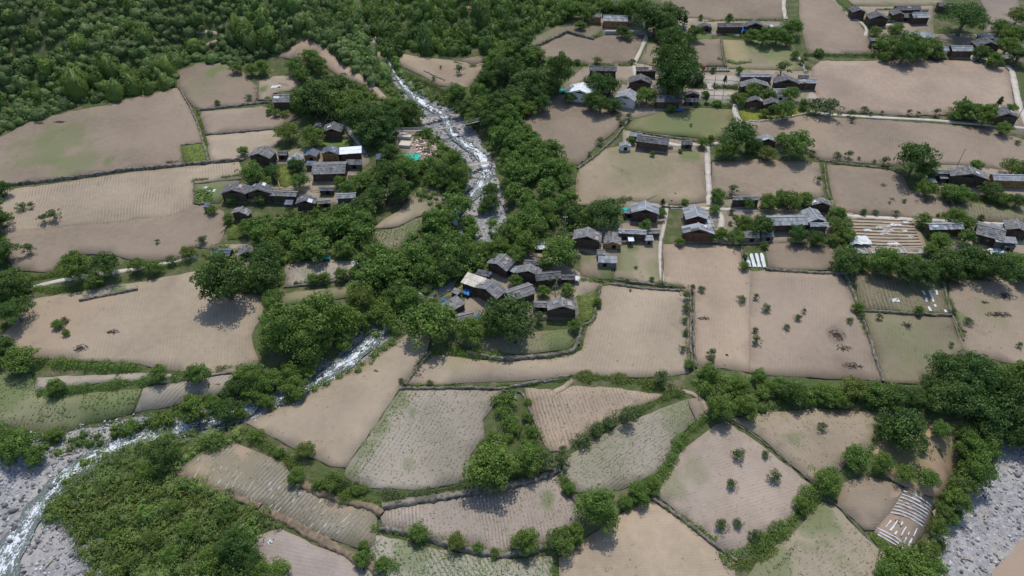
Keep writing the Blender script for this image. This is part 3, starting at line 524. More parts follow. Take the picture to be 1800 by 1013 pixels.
def trunk_mesh(name, H, z0, r0, C, r, mat, nlimb=7):
    mb = MB(); lean = r.normal(0, .03 * H, 2); top = (lean[0], lean[1], z0 + (H - z0) * .45)
    mb.tube([(0, 0, -.6), (0, 0, .2), (lean[0] * .3, lean[1] * .3, z0 * .6), (lean[0] * .7, lean[1] * .7, z0 * 1.1), top], [r0 * 1.5, r0 * 1.1, r0 * .85, r0 * .7, r0 * .35], 7)
    for c in C[r.choice(len(C), min(nlimb, len(C)), replace=False)]:
        s = np.array([lean[0] * .5, lean[1] * .5, z0 * r.uniform(.7, 1.2)]); e = np.array(c); m2 = (s + e) / 2 + np.array([0, 0, .08 * H])
        mb.tube([s, m2, e], [r0 * .45, r0 * .28, r0 * .10], 5)
    return mb.mesh(name, mat)
TREES = {}
def variant(kind, R, H, z0, nc, nl, size, seed, mat, bark='bark', r0=.3, **kw):
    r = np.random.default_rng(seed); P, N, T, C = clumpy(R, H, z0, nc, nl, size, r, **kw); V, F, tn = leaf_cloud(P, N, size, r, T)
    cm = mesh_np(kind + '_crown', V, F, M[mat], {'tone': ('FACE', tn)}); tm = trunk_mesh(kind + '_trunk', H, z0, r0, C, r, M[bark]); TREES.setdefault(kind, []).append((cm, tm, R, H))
for i in range(4): variant('d', 5.0, [8.6, 9.6, 8.2, 10.4][i], .35, 92, 74, .47, 20 + i, 'leaf_dark', r0=.38)
for i in range(4): variant('g', 5.0, [8.2, 9.2, 7.8, 9.8][i], .3, 86, 72, .46, 40 + i, 'leaf_mid', r0=.32)
for i in range(3): variant('l', 5.0, [8.2, 9.0, 7.8][i], .4, 72, 66, .45, 60 + i, 'leaf_light', r0=.28)
for i in range(3): variant('c', 2.6, 9, .5, 56, 56, .38, 80 + i, 'leaf_dark', cone=.75, spread=.34, r0=.25)
for i in range(4): variant('s', 2.0, [3.2, 3.6, 2.9, 3.8][i], .25, 26, 34, .33, 90 + i, 'leaf_grey', spread=.34, r0=.11, bark='bark_pale')
for i in range(3): variant('b', 2.2, [2.6, 3.0, 2.2][i], .1, 24, 46, .33, 110 + i, 'leaf_mid', spread=.38, r0=.12)
variant('w', 9.5, 11, 2.6, 130, 80, .50, 130, 'leaf_dark', r0=.7, flat=.85, spread=.21)      # the wide spreading one
KNAME = {'d': 'broadleaf_tree', 'g': 'broadleaf_tree', 'l': 'broadleaf_tree', 'c': 'conifer_tree', 's': 'sapling', 'b': 'shrub', 'w': 'spreading_tree'}
KCAT = {'d': 'tree', 'g': 'tree', 'l': 'tree', 'c': 'tree', 's': 'sapling', 'b': 'shrub', 'w': 'tree'}
TONE = {'d': 'dark green', 'g': 'mid green', 'l': 'yellowish green', 'c': 'narrow dark', 's': 'sparse grey-green', 'b': 'low leafy green', 'w': 'wide dark'}
NOUN = {'d': 'broadleaf tree', 'g': 'broadleaf tree', 'l': 'broadleaf tree', 'c': 'pointed tree', 's': 'sapling', 'b': 'shrub', 'w': 'spreading tree'}
tr = np.random.default_rng(99); TLIST = []        # (px, py, size px, kind, root)
def put_tree(x, y, w, kind, tall=1.0, world=None, dia=None):
    vs = TREES[kind]; cm, tm, R, H = vs[tr.integers(len(vs))]
    if world is None:
        p0 = at1(x, y); s = scale_at(p0)[0]; dia = w / s; sc = dia / (2 * R * 1.06); hz = sc * tall * tr.uniform(.9, 1.12)
        p = at([(x, y)], H * hz * .55)[0]
    else: p = world; sc = dia / (2 * R * 1.06); hz = sc * tall * tr.uniform(.85, 1.2)
    o = empty(KNAME[kind], p, float(tr.uniform(0, 6.28))); o.scale = (sc, sc, hz)
    obj('trunk', tm, o); obj('crown', cm, o); o['category'] = KCAT[kind]; return o, p
TD = """5,330,30,d;-4,385,44,d;3,440,46,d;14,500,64,d;24,545,56,d;-5,610,50,d;128,467,54,g;185,464,50,d;165,492,34,g;240,466,34,l;268,470,30,g;300,457,24,s;330,443,32,l;
37,362,20,s;54,361,14,s;75,384,20,s;95,377,24,s;50,436,24,s;276,424,10,s;355,422,22,s;390,484,90,d;468,452,64,d;462,486,56,d;443,486,44,d;480,517,32,g;478,532,38,g;505,232,46,l;548,238,42,g;427,265,22,g;
444,302,46,g;476,302,32,d;466,322,26,g;525,318,34,g;519,288,28,d;408,350,20,g;457,350,24,l;372,368,22,g;400,384,20,g;432,400,34,g;556,168,74,d;530,176,46,d;590,150,56,d;595,182,60,g;636,205,66,d;660,232,60,d;620,178,50,g;676,212,56,d;690,190,46,g;720,196,50,d;835,442,44,g;812,448,50,d;788,470,46,d;857,436,34,g;768,440,54,d;750,470,50,g;
686,268,36,d;680,300,46,d;716,296,52,g;640,316,44,g;660,340,46,d;700,330,46,d;640,362,50,d;712,340,26,g;598,318,26,g;612,330,34,g;798,280,40,g;775,300,44,d;810,305,46,g;800,330,36,g;780,318,34,d;752,232,22,g;
864,335,34,d;862,356,36,d;848,368,20,g;985,124,50,d;926,142,62,d;856,138,38,d;802,160,32,g;818,190,40,d;848,186,46,g;880,180,50,d;905,170,46,d;938,165,40,d;890,200,44,g;862,206,40,d;930,190,34,g;900,88,46,g;925,100,40,g;
985,441,72,g;1062,376,66,d;1030,382,34,g;1008,374,40,d;1165,356,14,c;1163,374,20,g;1204,355,16,g;1135,397,26,g;907,493,26,g;972,490,26,l;998,510,30,g;955,511,24,g;945,557,24,s;898,556,84,d;866,562,44,g;860,580,30,g;755,566,96,g;826,578,54,g;720,526,54,g;690,520,50,d;1010,571,26,g;1051,530,18,g;963,552,16,s;
500,570,84,g;560,552,86,g;540,592,78,g;600,560,70,g;480,600,60,g;575,590,50,g;646,545,54,g;636,520,56,l;670,545,56,g;603,604,34,g;548,622,50,g;440,660,58,g;520,680,48,g;540,648,40,g;412,680,40,d;395,722,52,d;445,690,48,g;478,668,48,g;512,652,46,g;
32,632,62,g;97,679,34,g;277,656,36,g;345,656,40,g;97,763,32,g;30,785,66,g;62,800,40,g;8,770,50,g;335,718,56,g;290,738,44,b;230,748,40,b;205,755,30,b;372,706,34,g;537,790,36,l;520,838,34,g;585,846,46,l;605,872,30,b;625,862,24,g;640,860,20,b;560,852,24,g;450,765,30,b;490,795,24,b;
866,820,96,g;925,808,60,g;960,812,46,s;985,806,36,s;1052,890,78,g;1100,882,30,g;1126,866,46,g;1148,852,34,g;1163,663,36,s;735,937,40,g;803,952,38,l;841,962,22,g;870,972,20,l;925,950,50,g;985,950,56,l;1010,935,40,g;640,959,22,g;636,982,32,g;670,992,30,g;490,1005,52,g;455,1000,40,g;1000,858,26,g;990,788,14,s;995,845,16,g;
755,673,14,s;705,669,14,s;1025,772,32,s;1048,755,32,s;1070,742,30,s;1098,730,40,s;1115,722,26,s;890,700,40,b;885,720,34,b;893,740,36,b;905,755,30,b;890,770,26,b;865,766,22,b;852,775,14,b;928,705,18,b;926,732,24,b;935,760,34,b;930,785,34,b;945,790,28,b;900,690,20,b;875,705,24,b;
1300,799,26,s;1345,798,18,s;1362,835,26,s;1285,850,24,s;1268,921,28,s;1296,919,22,s;1328,942,24,s;1445,750,18,s;1539,735,8,s;1456,843,56,g;1505,803,52,g;1554,812,40,g;1592,832,40,g;1634,840,42,g;1590,754,82,d;1560,748,40,d;1655,755,38,g;1628,785,26,s;1716,825,70,g;1735,790,50,g;1690,850,50,l;1680,876,50,g;1660,895,36,l;1705,785,50,g;1700,762,44,g;1600,1002,96,g;1560,1008,50,g;1640,1000,50,g;1635,965,40,l;1650,930,40,l;1670,910,36,g;1420,872,20,s;1410,885,30,g;1255,715,20,s;
1664,648,64,d;1712,655,76,d;1762,675,76,d;1800,665,66,g;1700,698,78,d;1750,720,84,d;1660,700,66,d;1795,725,70,d;1640,680,44,d;1780,760,60,d;1730,756,56,d;1820,770,60,d;1720,690,60,g;
1268,716,52,g;1313,712,46,g;1395,690,50,d;1372,678,40,g;1502,682,54,l;1335,660,30,g;1247,655,34,g;1250,632,18,s;1420,698,40,b;1450,692,46,g;1540,692,50,g;1573,696,54,d;1608,698,44,d;1475,700,36,g;1345,690,36,b;1300,680,40,g;1280,688,36,b;1240,680,36,b;
1216,505,14,s;1233,508,16,s;1303,525,18,s;1330,522,12,s;1347,540,18,s;1414,546,10,s;1403,558,16,s;1384,575,14,s;1328,580,14,s;1331,598,18,s;1252,621,18,s;1206,520,20,s;1206,542,18,s;1204,563,16,s;1205,585,14,s;1199,612,14,s;1212,640,20,g;1510,540,22,g;1514,556,14,s;1495,563,14,s;1546,555,14,s;1616,545,18,g;1677,547,14,s;1702,564,18,s;1793,607,12,s;1672,605,10,s;
1492,459,54,d;1515,462,26,g;1558,458,56,g;1590,472,50,d;1625,478,50,d;1606,462,40,g;1655,425,42,g;1662,462,56,d;1706,452,58,d;1755,468,60,d;1785,462,50,g;1728,470,44,d;1640,440,30,g;1680,480,36,d;1800,480,44,d;1640,405,26,g;1472,396,40,l;1487,412,36,g;1465,420,28,l;1475,375,28,g;1458,382,18,b;
1404,410,38,d;1437,419,32,d;1310,392,32,g;1342,396,42,d;1325,398,30,g;1316,356,26,d;1352,353,32,g;1390,352,44,l;1415,350,34,g;1375,345,30,g;1262,343,30,g;1257,368,24,g;1288,333,20,s;1252,415,26,g;1267,410,30,g;1294,416,34,g;1305,400,24,g;1196,425,18,g;1286,372,14,s;1294,382,14,b;1285,392,10,s;1345,430,14,g;1310,450,12,g;1309,467,20,g;
1300,238,64,d;1276,262,40,g;1325,255,34,d;1403,252,56,g;1373,246,30,g;1350,268,32,l;1610,277,66,d;1625,300,36,d;1235,250,22,g;1250,244,16,g;1391,164,34,g;1380,192,42,g;1344,198,20,g;1354,208,12,b;1413,182,20,g;1437,186,40,s;1463,190,36,s;1327,162,40,l;1350,165,30,l;1305,174,30,g;1292,170,20,g;
1375,120,30,s;1186,80,60,d;1182,110,64,d;1205,100,40,d;1195,135,66,d;1178,150,50,d;1212,118,40,d;1165,60,30,g;1137,168,42,g;1050,146,50,d;1042,174,34,d;1072,150,40,d;1056,182,34,d;1078,184,30,d;1000,172,22,d;1098,12,36,g;1140,30,56,d;1168,40,50,d;1120,12,50,g;1062,8,34,g;1030,20,40,g;1000,14,40,g;1182,25,44,d;1095,55,24,d;1105,62,18,g;
1204,35,18,c;1282,32,18,g;1394,48,38,g;1344,62,36,g;1322,62,26,g;1368,62,34,g;1385,70,26,g;1202,68,34,d;1222,56,30,d;1232,30,10,g;1254,122,12,g;1300,123,16,g;1275,140,12,c;1256,148,6,c;1243,170,14,c;1260,118,6,s;1245,118,10,s;1398,96,18,g;1409,108,12,g;1417,120,12,s;1440,92,18,g;1556,98,24,g;1416,98,14,s;
1021,44,22,g;1015,108,14,g;1050,106,18,l;1112,108,14,b;1540,55,24,l;1572,52,26,g;1562,32,14,l;1580,48,20,g;1560,78,44,g;1590,92,44,d;1600,72,44,g;1620,88,36,g;1638,80,44,l;1650,95,24,g;1690,35,4,w;1727,92,32,d;1760,48,36,g;1785,62,44,g;1772,80,40,g;1792,95,40,d;1750,104,30,g;1790,28,36,l;1740,112,14,g;1735,82,14,g;
1758,179,16,c;1695,190,40,g;1712,195,44,g;1735,200,40,g;1682,202,26,g;1693,180,16,c;1765,225,30,g;1778,190,24,l;1496,200,16,s;1500,210,12,s;1520,192,16,s;1532,200,8,s;1551,198,8,s;1598,197,12,s;1614,199,10,s;1646,197,16,s;1472,272,16,s;1493,272,16,s;1510,278,8,s;1537,283,8,s;1555,283,20,s;1428,268,14,s;1790,250,12,s;
1438,315,14,s;1564,356,6,s;1590,353,10,s;1630,352,10,s;1519,372,12,g;1539,373,14,s;1575,374,14,s;1649,378,8,g;1725,381,12,g;1625,386,30,g;1630,330,36,g;1671,337,40,g;1692,340,36,g;1718,291,28,g;1782,294,40,l;1805,295,34,l;1680,382,40,g;1702,392,34,g;1700,415,30,g;1745,335,36,d;1765,348,30,g;1715,340,8,s;1790,352,26,d;
1088,205,12,s;1094,215,14,s;1105,205,14,s;1055,248,16,s;1037,270,8,s;1024,285,6,s;1110,246,18,g;1147,270,10,g;1196,265,10,g;1180,190,18,g;1240,165,16,g;1262,182,20,b;1140,245,6,s;1215,220,6,s;1108,510,6,s;1165,498,16,s;1100,425,8,s;1146,490,10,g;1118,470,8,b;1076,492,10,g;1103,493,10,s;
735,150,14,g;960,152,40,d;890,118,50,d;868,108,40,g;915,75,50,d;940,95,40,g;955,180,34,d;975,150,30,g;840,160,34,g;830,210,34,g;905,185,40,g;900,402,48,g;925,425,48,g;882,432,40,g;946,402,44,l;908,448,36,g;872,455,30,d;958,462,30,g;935,380,44,g;960,368,40,g;282,795,58,d;250,832,38,g;412,955,62,d;368,985,56,g;330,930,40,g;300,895,36,l;222,862,30,l;440,985,44,d;265,950,38,l;205,940,30,g;300,975,44,g;468,706,28,g;420,726,30,g;230,985,34,l;395,905,36,g;762,138,10,s;690,118,10,s;808,122,18,s;775,118,6,s;382,180,12,g;437,170,14,s;473,196,14,g;485,198,18,g;500,200,20,b;530,130,30,g;545,100,40,g;560,112,32,g;415,118,24,g;440,122,24,g;460,118,30,g;520,115,34,g;106,572,14,s;112,560,10,s;100,570,22,g;115,584,16,g;
560,487,14,s;550,490,26,g;570,488,24,g;600,482,30,l;622,478,24,g;520,498,8,g;1535,96,10,b"""
for rec in TD.replace('\n', '').split(';'):
    a = rec.split(',')
    if len(a) < 4: continue
    x, y, w, k = float(a[0]), float(a[1]), float(a[2]), a[3].strip()
    if k == 'w':
        p = at1(1683, 62); o, p = put_tree(x, y, w, 'w', world=p, dia=27.0); x, y, w = 1685, 40, 95
    else: o, p = put_tree(x, y, w, k, tall=1.45 if w > 40 and (x, y) in ((1186,80),(1182,110),(1195,135),(985,124)) else 1.0)
    if k in 'dgl' and w <= 26: o.name = 'bush'; o['category'] = 'bush'; k = k.upper()
    TLIST.append((x, y, w, k, o))
NB = sum(1 for t in TLIST if t[3] in 'dgl')
# sampled woods: trees nothing tells apart share a label and a group
def sample_poly(Pw, dist, r, maxn=4000):
    Pw = np.asarray(Pw)[:, :2]; lo = Pw.min(0); hi = Pw.max(0); cell = dist * .72; g = {}; out = []; n = int((hi[0] - lo[0]) * (hi[1] - lo[1]) / dist ** 2 * 7)
    X = r.uniform(lo[0], hi[0], n); Y = r.uniform(lo[1], hi[1], n); ok = inside(X, Y, Pw)
    for x, y in zip(X[ok], Y[ok]):
        i, j = int(x // cell), int(y // cell)
        if any((x - a) ** 2 + (y - b) ** 2 < dist * dist for di in range(-2, 3) for dj in range(-2, 3) for a, b in g.get((i + di, j + dj), ())): continue
        g.setdefault((i, j), []).append((x, y)); out.append((x, y))
        if len(out) >= maxn: break
    return np.array(out).reshape(-1, 2)
WOODS = [([(868,225),(885,210),(905,212),(935,245),(975,285),(1010,312),(1008,352),(985,385),(950,410),(910,430),(895,412),(905,375),(892,320),(888,290),(876,262)], 4.9, 8.2, 'ggl', 'in the dense wood on the bank opposite the plank bridge'),
         ([(640,462),(690,460),(725,440),(762,405),(795,380),(815,385),(832,410),(838,440),(850,455),(845,478),(800,490),(780,505),(720,515),(640,505),(625,485)], 5.4, 9.0, 'ddg', 'in the dark wood between the striped crop field and the slate roof cluster'),
         ([(438,402),(452,392),(510,392),(570,398),(620,388),(640,392),(655,400),(648,440),(640,455),(560,455),(510,452),(490,440),(440,420)], 5.2, 9.0, 'ddg', 'in the dark wood downhill of the stream-side hamlet'),
         ([(752,298),(785,292),(815,315),(828,336),(790,345),(755,330)], 5.0, 7.0, 'dg', 'in the thicket beside the rapids by the plank bridge'),
         ([(842,212),(862,200),(925,232),(925,245),(885,240),(855,232)], 5.0, 7.5, 'gd', 'in the wood where the suspended footbridges reach the bank'),
         ([(600,560),(660,500),(700,500),(720,545),(690,580),(640,588),(600,610)], 6, 8, 'ggl', 'in the leafy belt above the white rapids')]
WT = []
for P, dist, dia, kinds, wh in WOODS:
    Pw = at(densify(P, 20)); S = sample_poly(Pw, dist, tr)
    for x, y in S:
        k = kinds[tr.integers(len(kinds))]; dd = dia * tr.uniform(.75, 1.25); p = np.array((x, y, float(hgt(x, y)))); WT.append((-dd * scale_at(p)[0], x, y, p, k, dd))
WT.sort(key=lambda t: t[0]); NKEEP = max(0, 298 - NB); rest_v = []; rest_t = []
for i, (_, x, y, p, k, dd) in enumerate(WT):
    if i < NKEEP:
        o, _p = put_tree(0, 0, 0, k, tall=1.22, world=p, dia=dd); d = np.array(p) + (0, 0, 4.0) - CAM; zc = d @ FWD; TLIST.append((900 + FPX * (d @ RGT) / zc, 506.5 - FPX * (d @ UPV) / zc, -_, k, o))
    else:
        vs = TREES[k]; cm, tm, R, H = vs[tr.integers(len(vs))]; sc = dd / (2 * R * 1.06); nv = len(cm.vertices); co = np.empty(nv * 3, np.float32); cm.vertices.foreach_get('co', co); tn = np.empty(nv // 4, np.float32); cm.attributes['tone'].data.foreach_get('value', tn)
        Q = co.reshape(-1, 4, 3)[::3]; c = Q.mean(1, keepdims=True); Q = (c + (Q - c) * 1.6) * sc; an = tr.uniform(0, 6.28); ca, sa = math.cos(an), math.sin(an)
        Q = np.stack([Q[..., 0] * ca - Q[..., 1] * sa + p[0], Q[..., 0] * sa + Q[..., 1] * ca + p[1], Q[..., 2] + p[2]], -1); rest_v.append(Q.reshape(-1, 3)); rest_t.append(tn[::3])
if rest_v:
    V = np.concatenate(rest_v); tag(obj('streamside_woodland', mesh_np('streamside_woodland', V, np.arange(len(V)).reshape(-1, 4), M['leaf_mid'], {'tone': ('FACE', np.concatenate(rest_t))})), 'smaller tree crowns filling the woods along the stream', 'woodland', kind='stuff')
print('BROADLEAF listed', NB, 'sampled', len(WT))

# ------------------------------------------------------------------ masses nobody could count
def dome():
    V = [(0, 0, 1.0)]; F = []
    for j, e in enumerate((65, 38, 10, -25)):
        for k in range(8): a = (k + j * .5) * math.pi / 4; V.append((math.cos(a) * math.cos(math.radians(e)), math.sin(a) * math.cos(math.radians(e)), math.sin(math.radians(e))))
    for k in range(0, 8, 2): F.append((0, 1 + k, 1 + (k + 1) % 8, 1 + (k + 2) % 8))
    for j in range(3):
        for k in range(8): F.append((1 + j * 8 + k, 9 + j * 8 + k, 9 + j * 8 + (k + 1) % 8, 1 + j * 8 + (k + 1) % 8))
    return np.array(V), np.array(F)
DOMEM = dome()
def mass(name, P, dist, R, nq, size, mat, label, seed, hz=.8, kind='stuff', cat='undergrowth', world=False, edge=0, dome=.84):
    r = np.random.default_rng(seed); Pw = np.array(P) if world else at(densify(P, 20)); S = sample_poly(Pw, dist, r); n = len(S)
    if not n: return
    rad = R * (r.uniform(.55, 1.2, n) + .5 * (r.random(n) < .12)); nn = (nq * (rad / R) ** 1.7).astype(int) + 6; ids = np.repeat(np.arange(n), nn); m_ = len(ids)
    d = r.normal(0, 1, (m_, 3)); d /= np.linalg.norm(d, axis=1, keepdims=True); d[:, 2] = abs(d[:, 2]) * 1.0 - .1
    lob = 1 + .28 * np.sin(d[:, 0] * 5 + ids) * np.cos(d[:, 1] * 4 + ids * 2.3)
    C = np.stack([S[:, 0], S[:, 1], hgt(S[:, 0], S[:, 1])], -1)[ids]; hh = (rad * hz * r.uniform(.7, 1.5, n))[ids]
    Q = C + d * (rad[ids] * lob * r.uniform(.7, 1.05, m_))[:, None] * np.array([1, 1, 0]); Q[:, 2] += hh * (.35 + d[:, 2] * lob * 1.15)
    tb = .12 + .62 * r.random(n) + .30 * snoise(S[:, 0], S[:, 1], 38, seed + 7)
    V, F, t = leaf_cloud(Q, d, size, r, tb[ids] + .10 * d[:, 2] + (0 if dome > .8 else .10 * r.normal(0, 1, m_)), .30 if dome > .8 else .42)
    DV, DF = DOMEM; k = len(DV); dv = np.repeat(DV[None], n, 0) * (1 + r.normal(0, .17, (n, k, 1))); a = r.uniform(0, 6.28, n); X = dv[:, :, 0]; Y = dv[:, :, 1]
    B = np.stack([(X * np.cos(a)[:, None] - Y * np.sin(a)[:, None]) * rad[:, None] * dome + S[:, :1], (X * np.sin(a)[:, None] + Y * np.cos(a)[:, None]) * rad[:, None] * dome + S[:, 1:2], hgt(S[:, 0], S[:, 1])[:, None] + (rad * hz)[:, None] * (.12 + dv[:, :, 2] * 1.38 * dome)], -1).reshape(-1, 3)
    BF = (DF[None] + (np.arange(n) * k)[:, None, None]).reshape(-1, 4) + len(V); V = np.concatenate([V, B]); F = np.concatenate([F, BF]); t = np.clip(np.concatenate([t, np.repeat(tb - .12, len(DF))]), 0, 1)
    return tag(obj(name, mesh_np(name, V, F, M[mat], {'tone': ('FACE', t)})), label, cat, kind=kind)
HILLA = [(-40,-10),(300,-30),(560,-30),(632,20),(655,95),(690,135),(655,148),(580,85),(540,62),(480,95),(440,108),(420,116),(345,104),(310,125),(305,152),(170,178),(90,200),(0,232),(-60,280),(-60,120)]
hillA = [tuple(q) for q in at(densify(HILLA, 25))[:, :2]] 
def inhill(P): return P
mass('ravine_mouth_woodland', [(652,-25),(690,20),(712,90),(700,122),(684,112),(664,75),(652,62),(640,40),(636,-20)], 4.2, 3.3, 280, .6, 'leaf_mid', 'trees closing over the narrow ravine above the rapids', 9, hz=1.1, dome=.7)
mass('hillside_scrub', HILLA, 3.0, 2.8, 120, .66, 'leaf_scrub', 'dense green scrub covering the steep hillside above the terraced fields', 1, hz=.62)
mass('hillside_woodland', [(-40,5),(140,0),(330,-20),(560,-20),(620,10),(640,70),(670,130),(640,125),(600,80),(560,50),(480,80),(430,95),(330,90),(300,135),(150,165),(80,175),(0,205),(-50,240)], 11.0, 4.2, 500, .62, 'leaf_mid', 'darker woodland crowns standing among the hillside scrub', 2, hz=1.0, dome=.75)
mass('hillside_light_bushes', [(430,0),(620,0),(650,90),(690,140),(660,150),(600,90),(540,55),(430,90)], 5.5, 3.0, 240, .6, 'leaf_bush', 'brighter green bushes on the slope beside the ravine', 3, hz=1.1)
mass('foot_woodland', [(120,165),(175,172),(240,175),(305,150),(300,125),(240,120),(170,140)], 6.0, 4.2, 480, .58, 'leaf_mid', 'green trees along the foot of the hill above the widest field', 4, hz=1.3)
CEN = [(655,85),(668,60),(645,20),(640,-20),(1080,-30),(1030,12),(1010,30),(960,50),(915,74),(880,100),(850,96),(760,96),(700,84)]
mass('ravine_woodland', CEN, 3.9, 3.3, 260, .62, 'leaf_mid', 'bright green woodland on the slopes around the upper ravine', 5, hz=.95, dome=.7)
mass('ravine_dark_woodland', [(700,80),(690,40),(740,20),(860,20),(930,40),(910,76),(860,97),(760,95)], 7.5, 4.2, 520, .62, 'leaf_dark', 'dark green trees along the lower edge of the ravine wood', 6, hz=1.25, dome=.72)
STREAMB = [[(600,66),(650,100),(690,150),(720,175),(740,195),(735,215),(700,180),(660,150),(620,108)], [(700,128),(735,140),(760,165),(790,175),(800,190),(770,185),(735,165),(712,150)], [(760,160),(810,160),(830,175),(815,205),(790,190)],
           [(740,235),(765,240),(790,262),(808,282),(800,300),(760,295)], [(425,712),(460,694),(520,676),(560,654),(545,640),(500,650),(420,685),(400,715)], [(694,592),(700,575),(694,604),(652,644),(604,668),(560,688),(505,708),(470,722),(505,704),(560,682),(600,660),(648,636)],
           [(190,760),(260,735),(330,715),(395,690),(400,712),(340,742),(290,748),(240,760),(190,778)], [(0,745),(60,770),(130,770),(180,755),(190,778),(120,795),(60,805),(-40,830),(-40,740)], [(735,330),(800,320),(790,350),(760,375),(735,350)] ,
           [(1650,860),(1700,830),(1720,790),(1745,800),(1735,840),(1700,870),(1690,905),(1655,960),(1640,1030),(1590,1030),(1600,985),(1635,930),(1650,890)], [(1620,680),(1800,690),(1860,760),(1740,775),(1700,735),(1620,720)],
           [(1225,652),(1300,664),(1400,676),(1480,682),(1618,680),(1625,712),(1540,712),(1440,712),(1340,722),(1282,732),(1240,712),(1220,675)], [(690,262),(760,300),(740,320),(700,345),(640,350),(620,340),(640,318),(660,290)],
           [(870,200),(950,250),(1005,295),(1000,330),(880,300),(855,250)], [(1012,18),(1180,5),(1190,55),(1150,58),(1130,30),(1105,35),(1040,30)],
           [(-30,320),(8,330),(8,420),(22,475),(60,495),(48,520),(20,560),(5,590),(-30,600)], [(0,600),(60,632),(58,650),(-20,650)], [(1460,370),(1492,385),(1500,430),(1530,470),(1470,470),(1462,420)], [(1530,460),(1610,464),(1660,455),(1800,475),(1800,488),(1660,488),(1600,480),(1540,474)]]
STREAMB += [[(850,105),(905,85),(935,100),(980,112),(985,160),(950,168),(915,205),(860,205),(835,170)], [(860,385),(915,430),(985,390),(1020,400),(1005,440),(940,425),(900,450),(860,450)], [(440,385),(520,375),(640,365),(655,400),(650,448),(560,452),(500,462),(440,430)],
            [(625,470),(700,432),(760,385),(830,410),(850,470),(790,500),(740,550),(690,590),(640,590),(600,545),(625,520)], [(360,440),(450,432),(500,440),(495,500),(440,512),(360,505)], [(500,190),(560,150),(640,150),(700,190),(740,215),(700,240),(670,262),(620,225),(560,210)]]
for i, P in enumerate(STREAMB):
    lab = ['ravine side above the small footbridge', 'small wood bank below the sloping bare field', 'bank beside the first rapids', 'islet bank by the rapids', 'bank below the walnut grove', 'bank edging the pale curved field', 'bank under the green striped field', 'bank at the gravel fan',
           'bank by the bare sloping field', 'bank above the big grey gravel bar', 'ground under the tallest dark trees', 'long hedgebank across the fields', 'ground round the rubble yard', 'ground under the stream wood', 'ground uphill of the yellow timber house', 'field edge along the frame side', 'corner by the small orange field', 'garden edge by the narrow ridge roof', 'bank below the terraced plot', 'rise between the sloping bare field and the brown one', 'ground round the collapsed roof', 'floor of the dark hamlet wood', 'floor of the wood above the lower rapids', 'ground round the lane side roofs', 'floor of the wood above the hamlet'][i]
    mass('undergrowth', P, 2.3, 1.8, 120, .38, 'leaf_bush' if i % 3 else 'leaf_mid', 'leafy undergrowth on the ' + lab, 30 + i, hz=.75, dome=.55)
MOUND = [(72,905),(110,855),(150,815),(200,795),(240,785),(330,762),(408,768),(432,756),(430,775),(400,785),(340,800),(312,828),(330,846),(380,868),(440,890),(470,905),(492,925),(445,945),(440,990),(470,1060),(160,1060),(150,965),(110,925)]
mass('thicket', MOUND, 2.1, 2.2, 210, .36, 'leaf_bush', 'thick green bushes covering the mound beside the gravel fan', 60, hz=.7, dome=.5)
mass('thicket_dark', [(200,800),(330,768),(400,772),(320,815),(330,850),(440,895),(470,930),(440,945),(445,1040),(330,1040),(250,900),(220,860)], 9.0, 3.0, 300, .5, 'leaf_mid', 'darker tree-like bushes rising from the mound thicket', 61, hz=1.1, dome=.55)
mass('thicket_grass', [(110,900),(230,850),(330,870),(400,900),(420,930),(330,930),(250,1000),(160,1030),(140,960)], 2.9, 1.9, 150, .5, 'leaf_light', 'pale grassy clumps on the crest of the mound', 62, hz=.9, dome=.45)
# grass tufts strewn over the open ground
def tufts(name, S, size, r, mat, label, n3=3, kind='stuff', hh=None):
    n = len(S); P = np.repeat(S, n3, 0) + r.normal(0, size * .35, (n * n3, 2)); z = hgt(P[:, 0], P[:, 1]) + .08; a = r.uniform(0, 6.28, len(P)); h = (hh or size) * r.uniform(.5, 1.3, len(P)); w = size * r.uniform(.4, .8, len(P)) * .5
    dx = np.cos(a) * w; dy = np.sin(a) * w; lx = r.normal(0, .8, len(P)) * h; ly = r.normal(0, .8, len(P)) * h; h = h * .5
    V = np.stack([np.stack([P[:, 0] - dx, P[:, 1] - dy, z], -1), np.stack([P[:, 0] + dx, P[:, 1] + dy, z], -1), np.stack([P[:, 0] + lx + dx * .6, P[:, 1] + ly + dy * .6, z + h], -1), np.stack([P[:, 0] + lx - dx * .9, P[:, 1] + ly - dy * .9, z + h * .8], -1)], 1).reshape(-1, 3)
    return tag(obj(name, mesh_np(name, V, np.arange(len(P) * 4).reshape(-1, 4), M[mat], {'tone': ('FACE', np.repeat(r.uniform(.2, .9, n), n3))})), label, 'plants', kind=kind)

# ------------------------------------------------------------------ crops in rows
def crop(P, rowv, sp, gap, size, mat, label, keep=.85, seed=0, hh=None, jit=.12, patchy=0.0):
    r = np.random.default_rng(seed); W = at(densify(P, 15))[:, :2]; q = at(rowv); v = (q[1] - q[0])[:2]; v = v / np.linalg.norm(v); n = np.array([-v[1], v[0]])
    c = W.mean(0); U = (W - c) @ v; N = (W - c) @ n; k = np.arange(N.min(), N.max(), sp); l = np.arange(U.min(), U.max(), gap)
    A, B = np.meshgrid(k, l, indexing='ij'); bend = .6 * np.sin(B / 14.0); X = c[0] + v[0] * B + n[0] * (A + bend); Y = c[1] + v[1] * B + n[1] * (A + bend)
    X = X.ravel() + r.normal(0, jit, X.size); Y = Y.ravel() + r.normal(0, jit, X.size); ok = inside(X, Y, W) & (r.random(X.size) < keep)
    if patchy: ok &= (snoise(X, Y, 16, seed) + r.normal(0, .35, X.size)) > patchy
    return tufts('crop_row_plants', np.stack([X[ok], Y[ok]], -1), size, r, mat, label, 3, hh=hh)
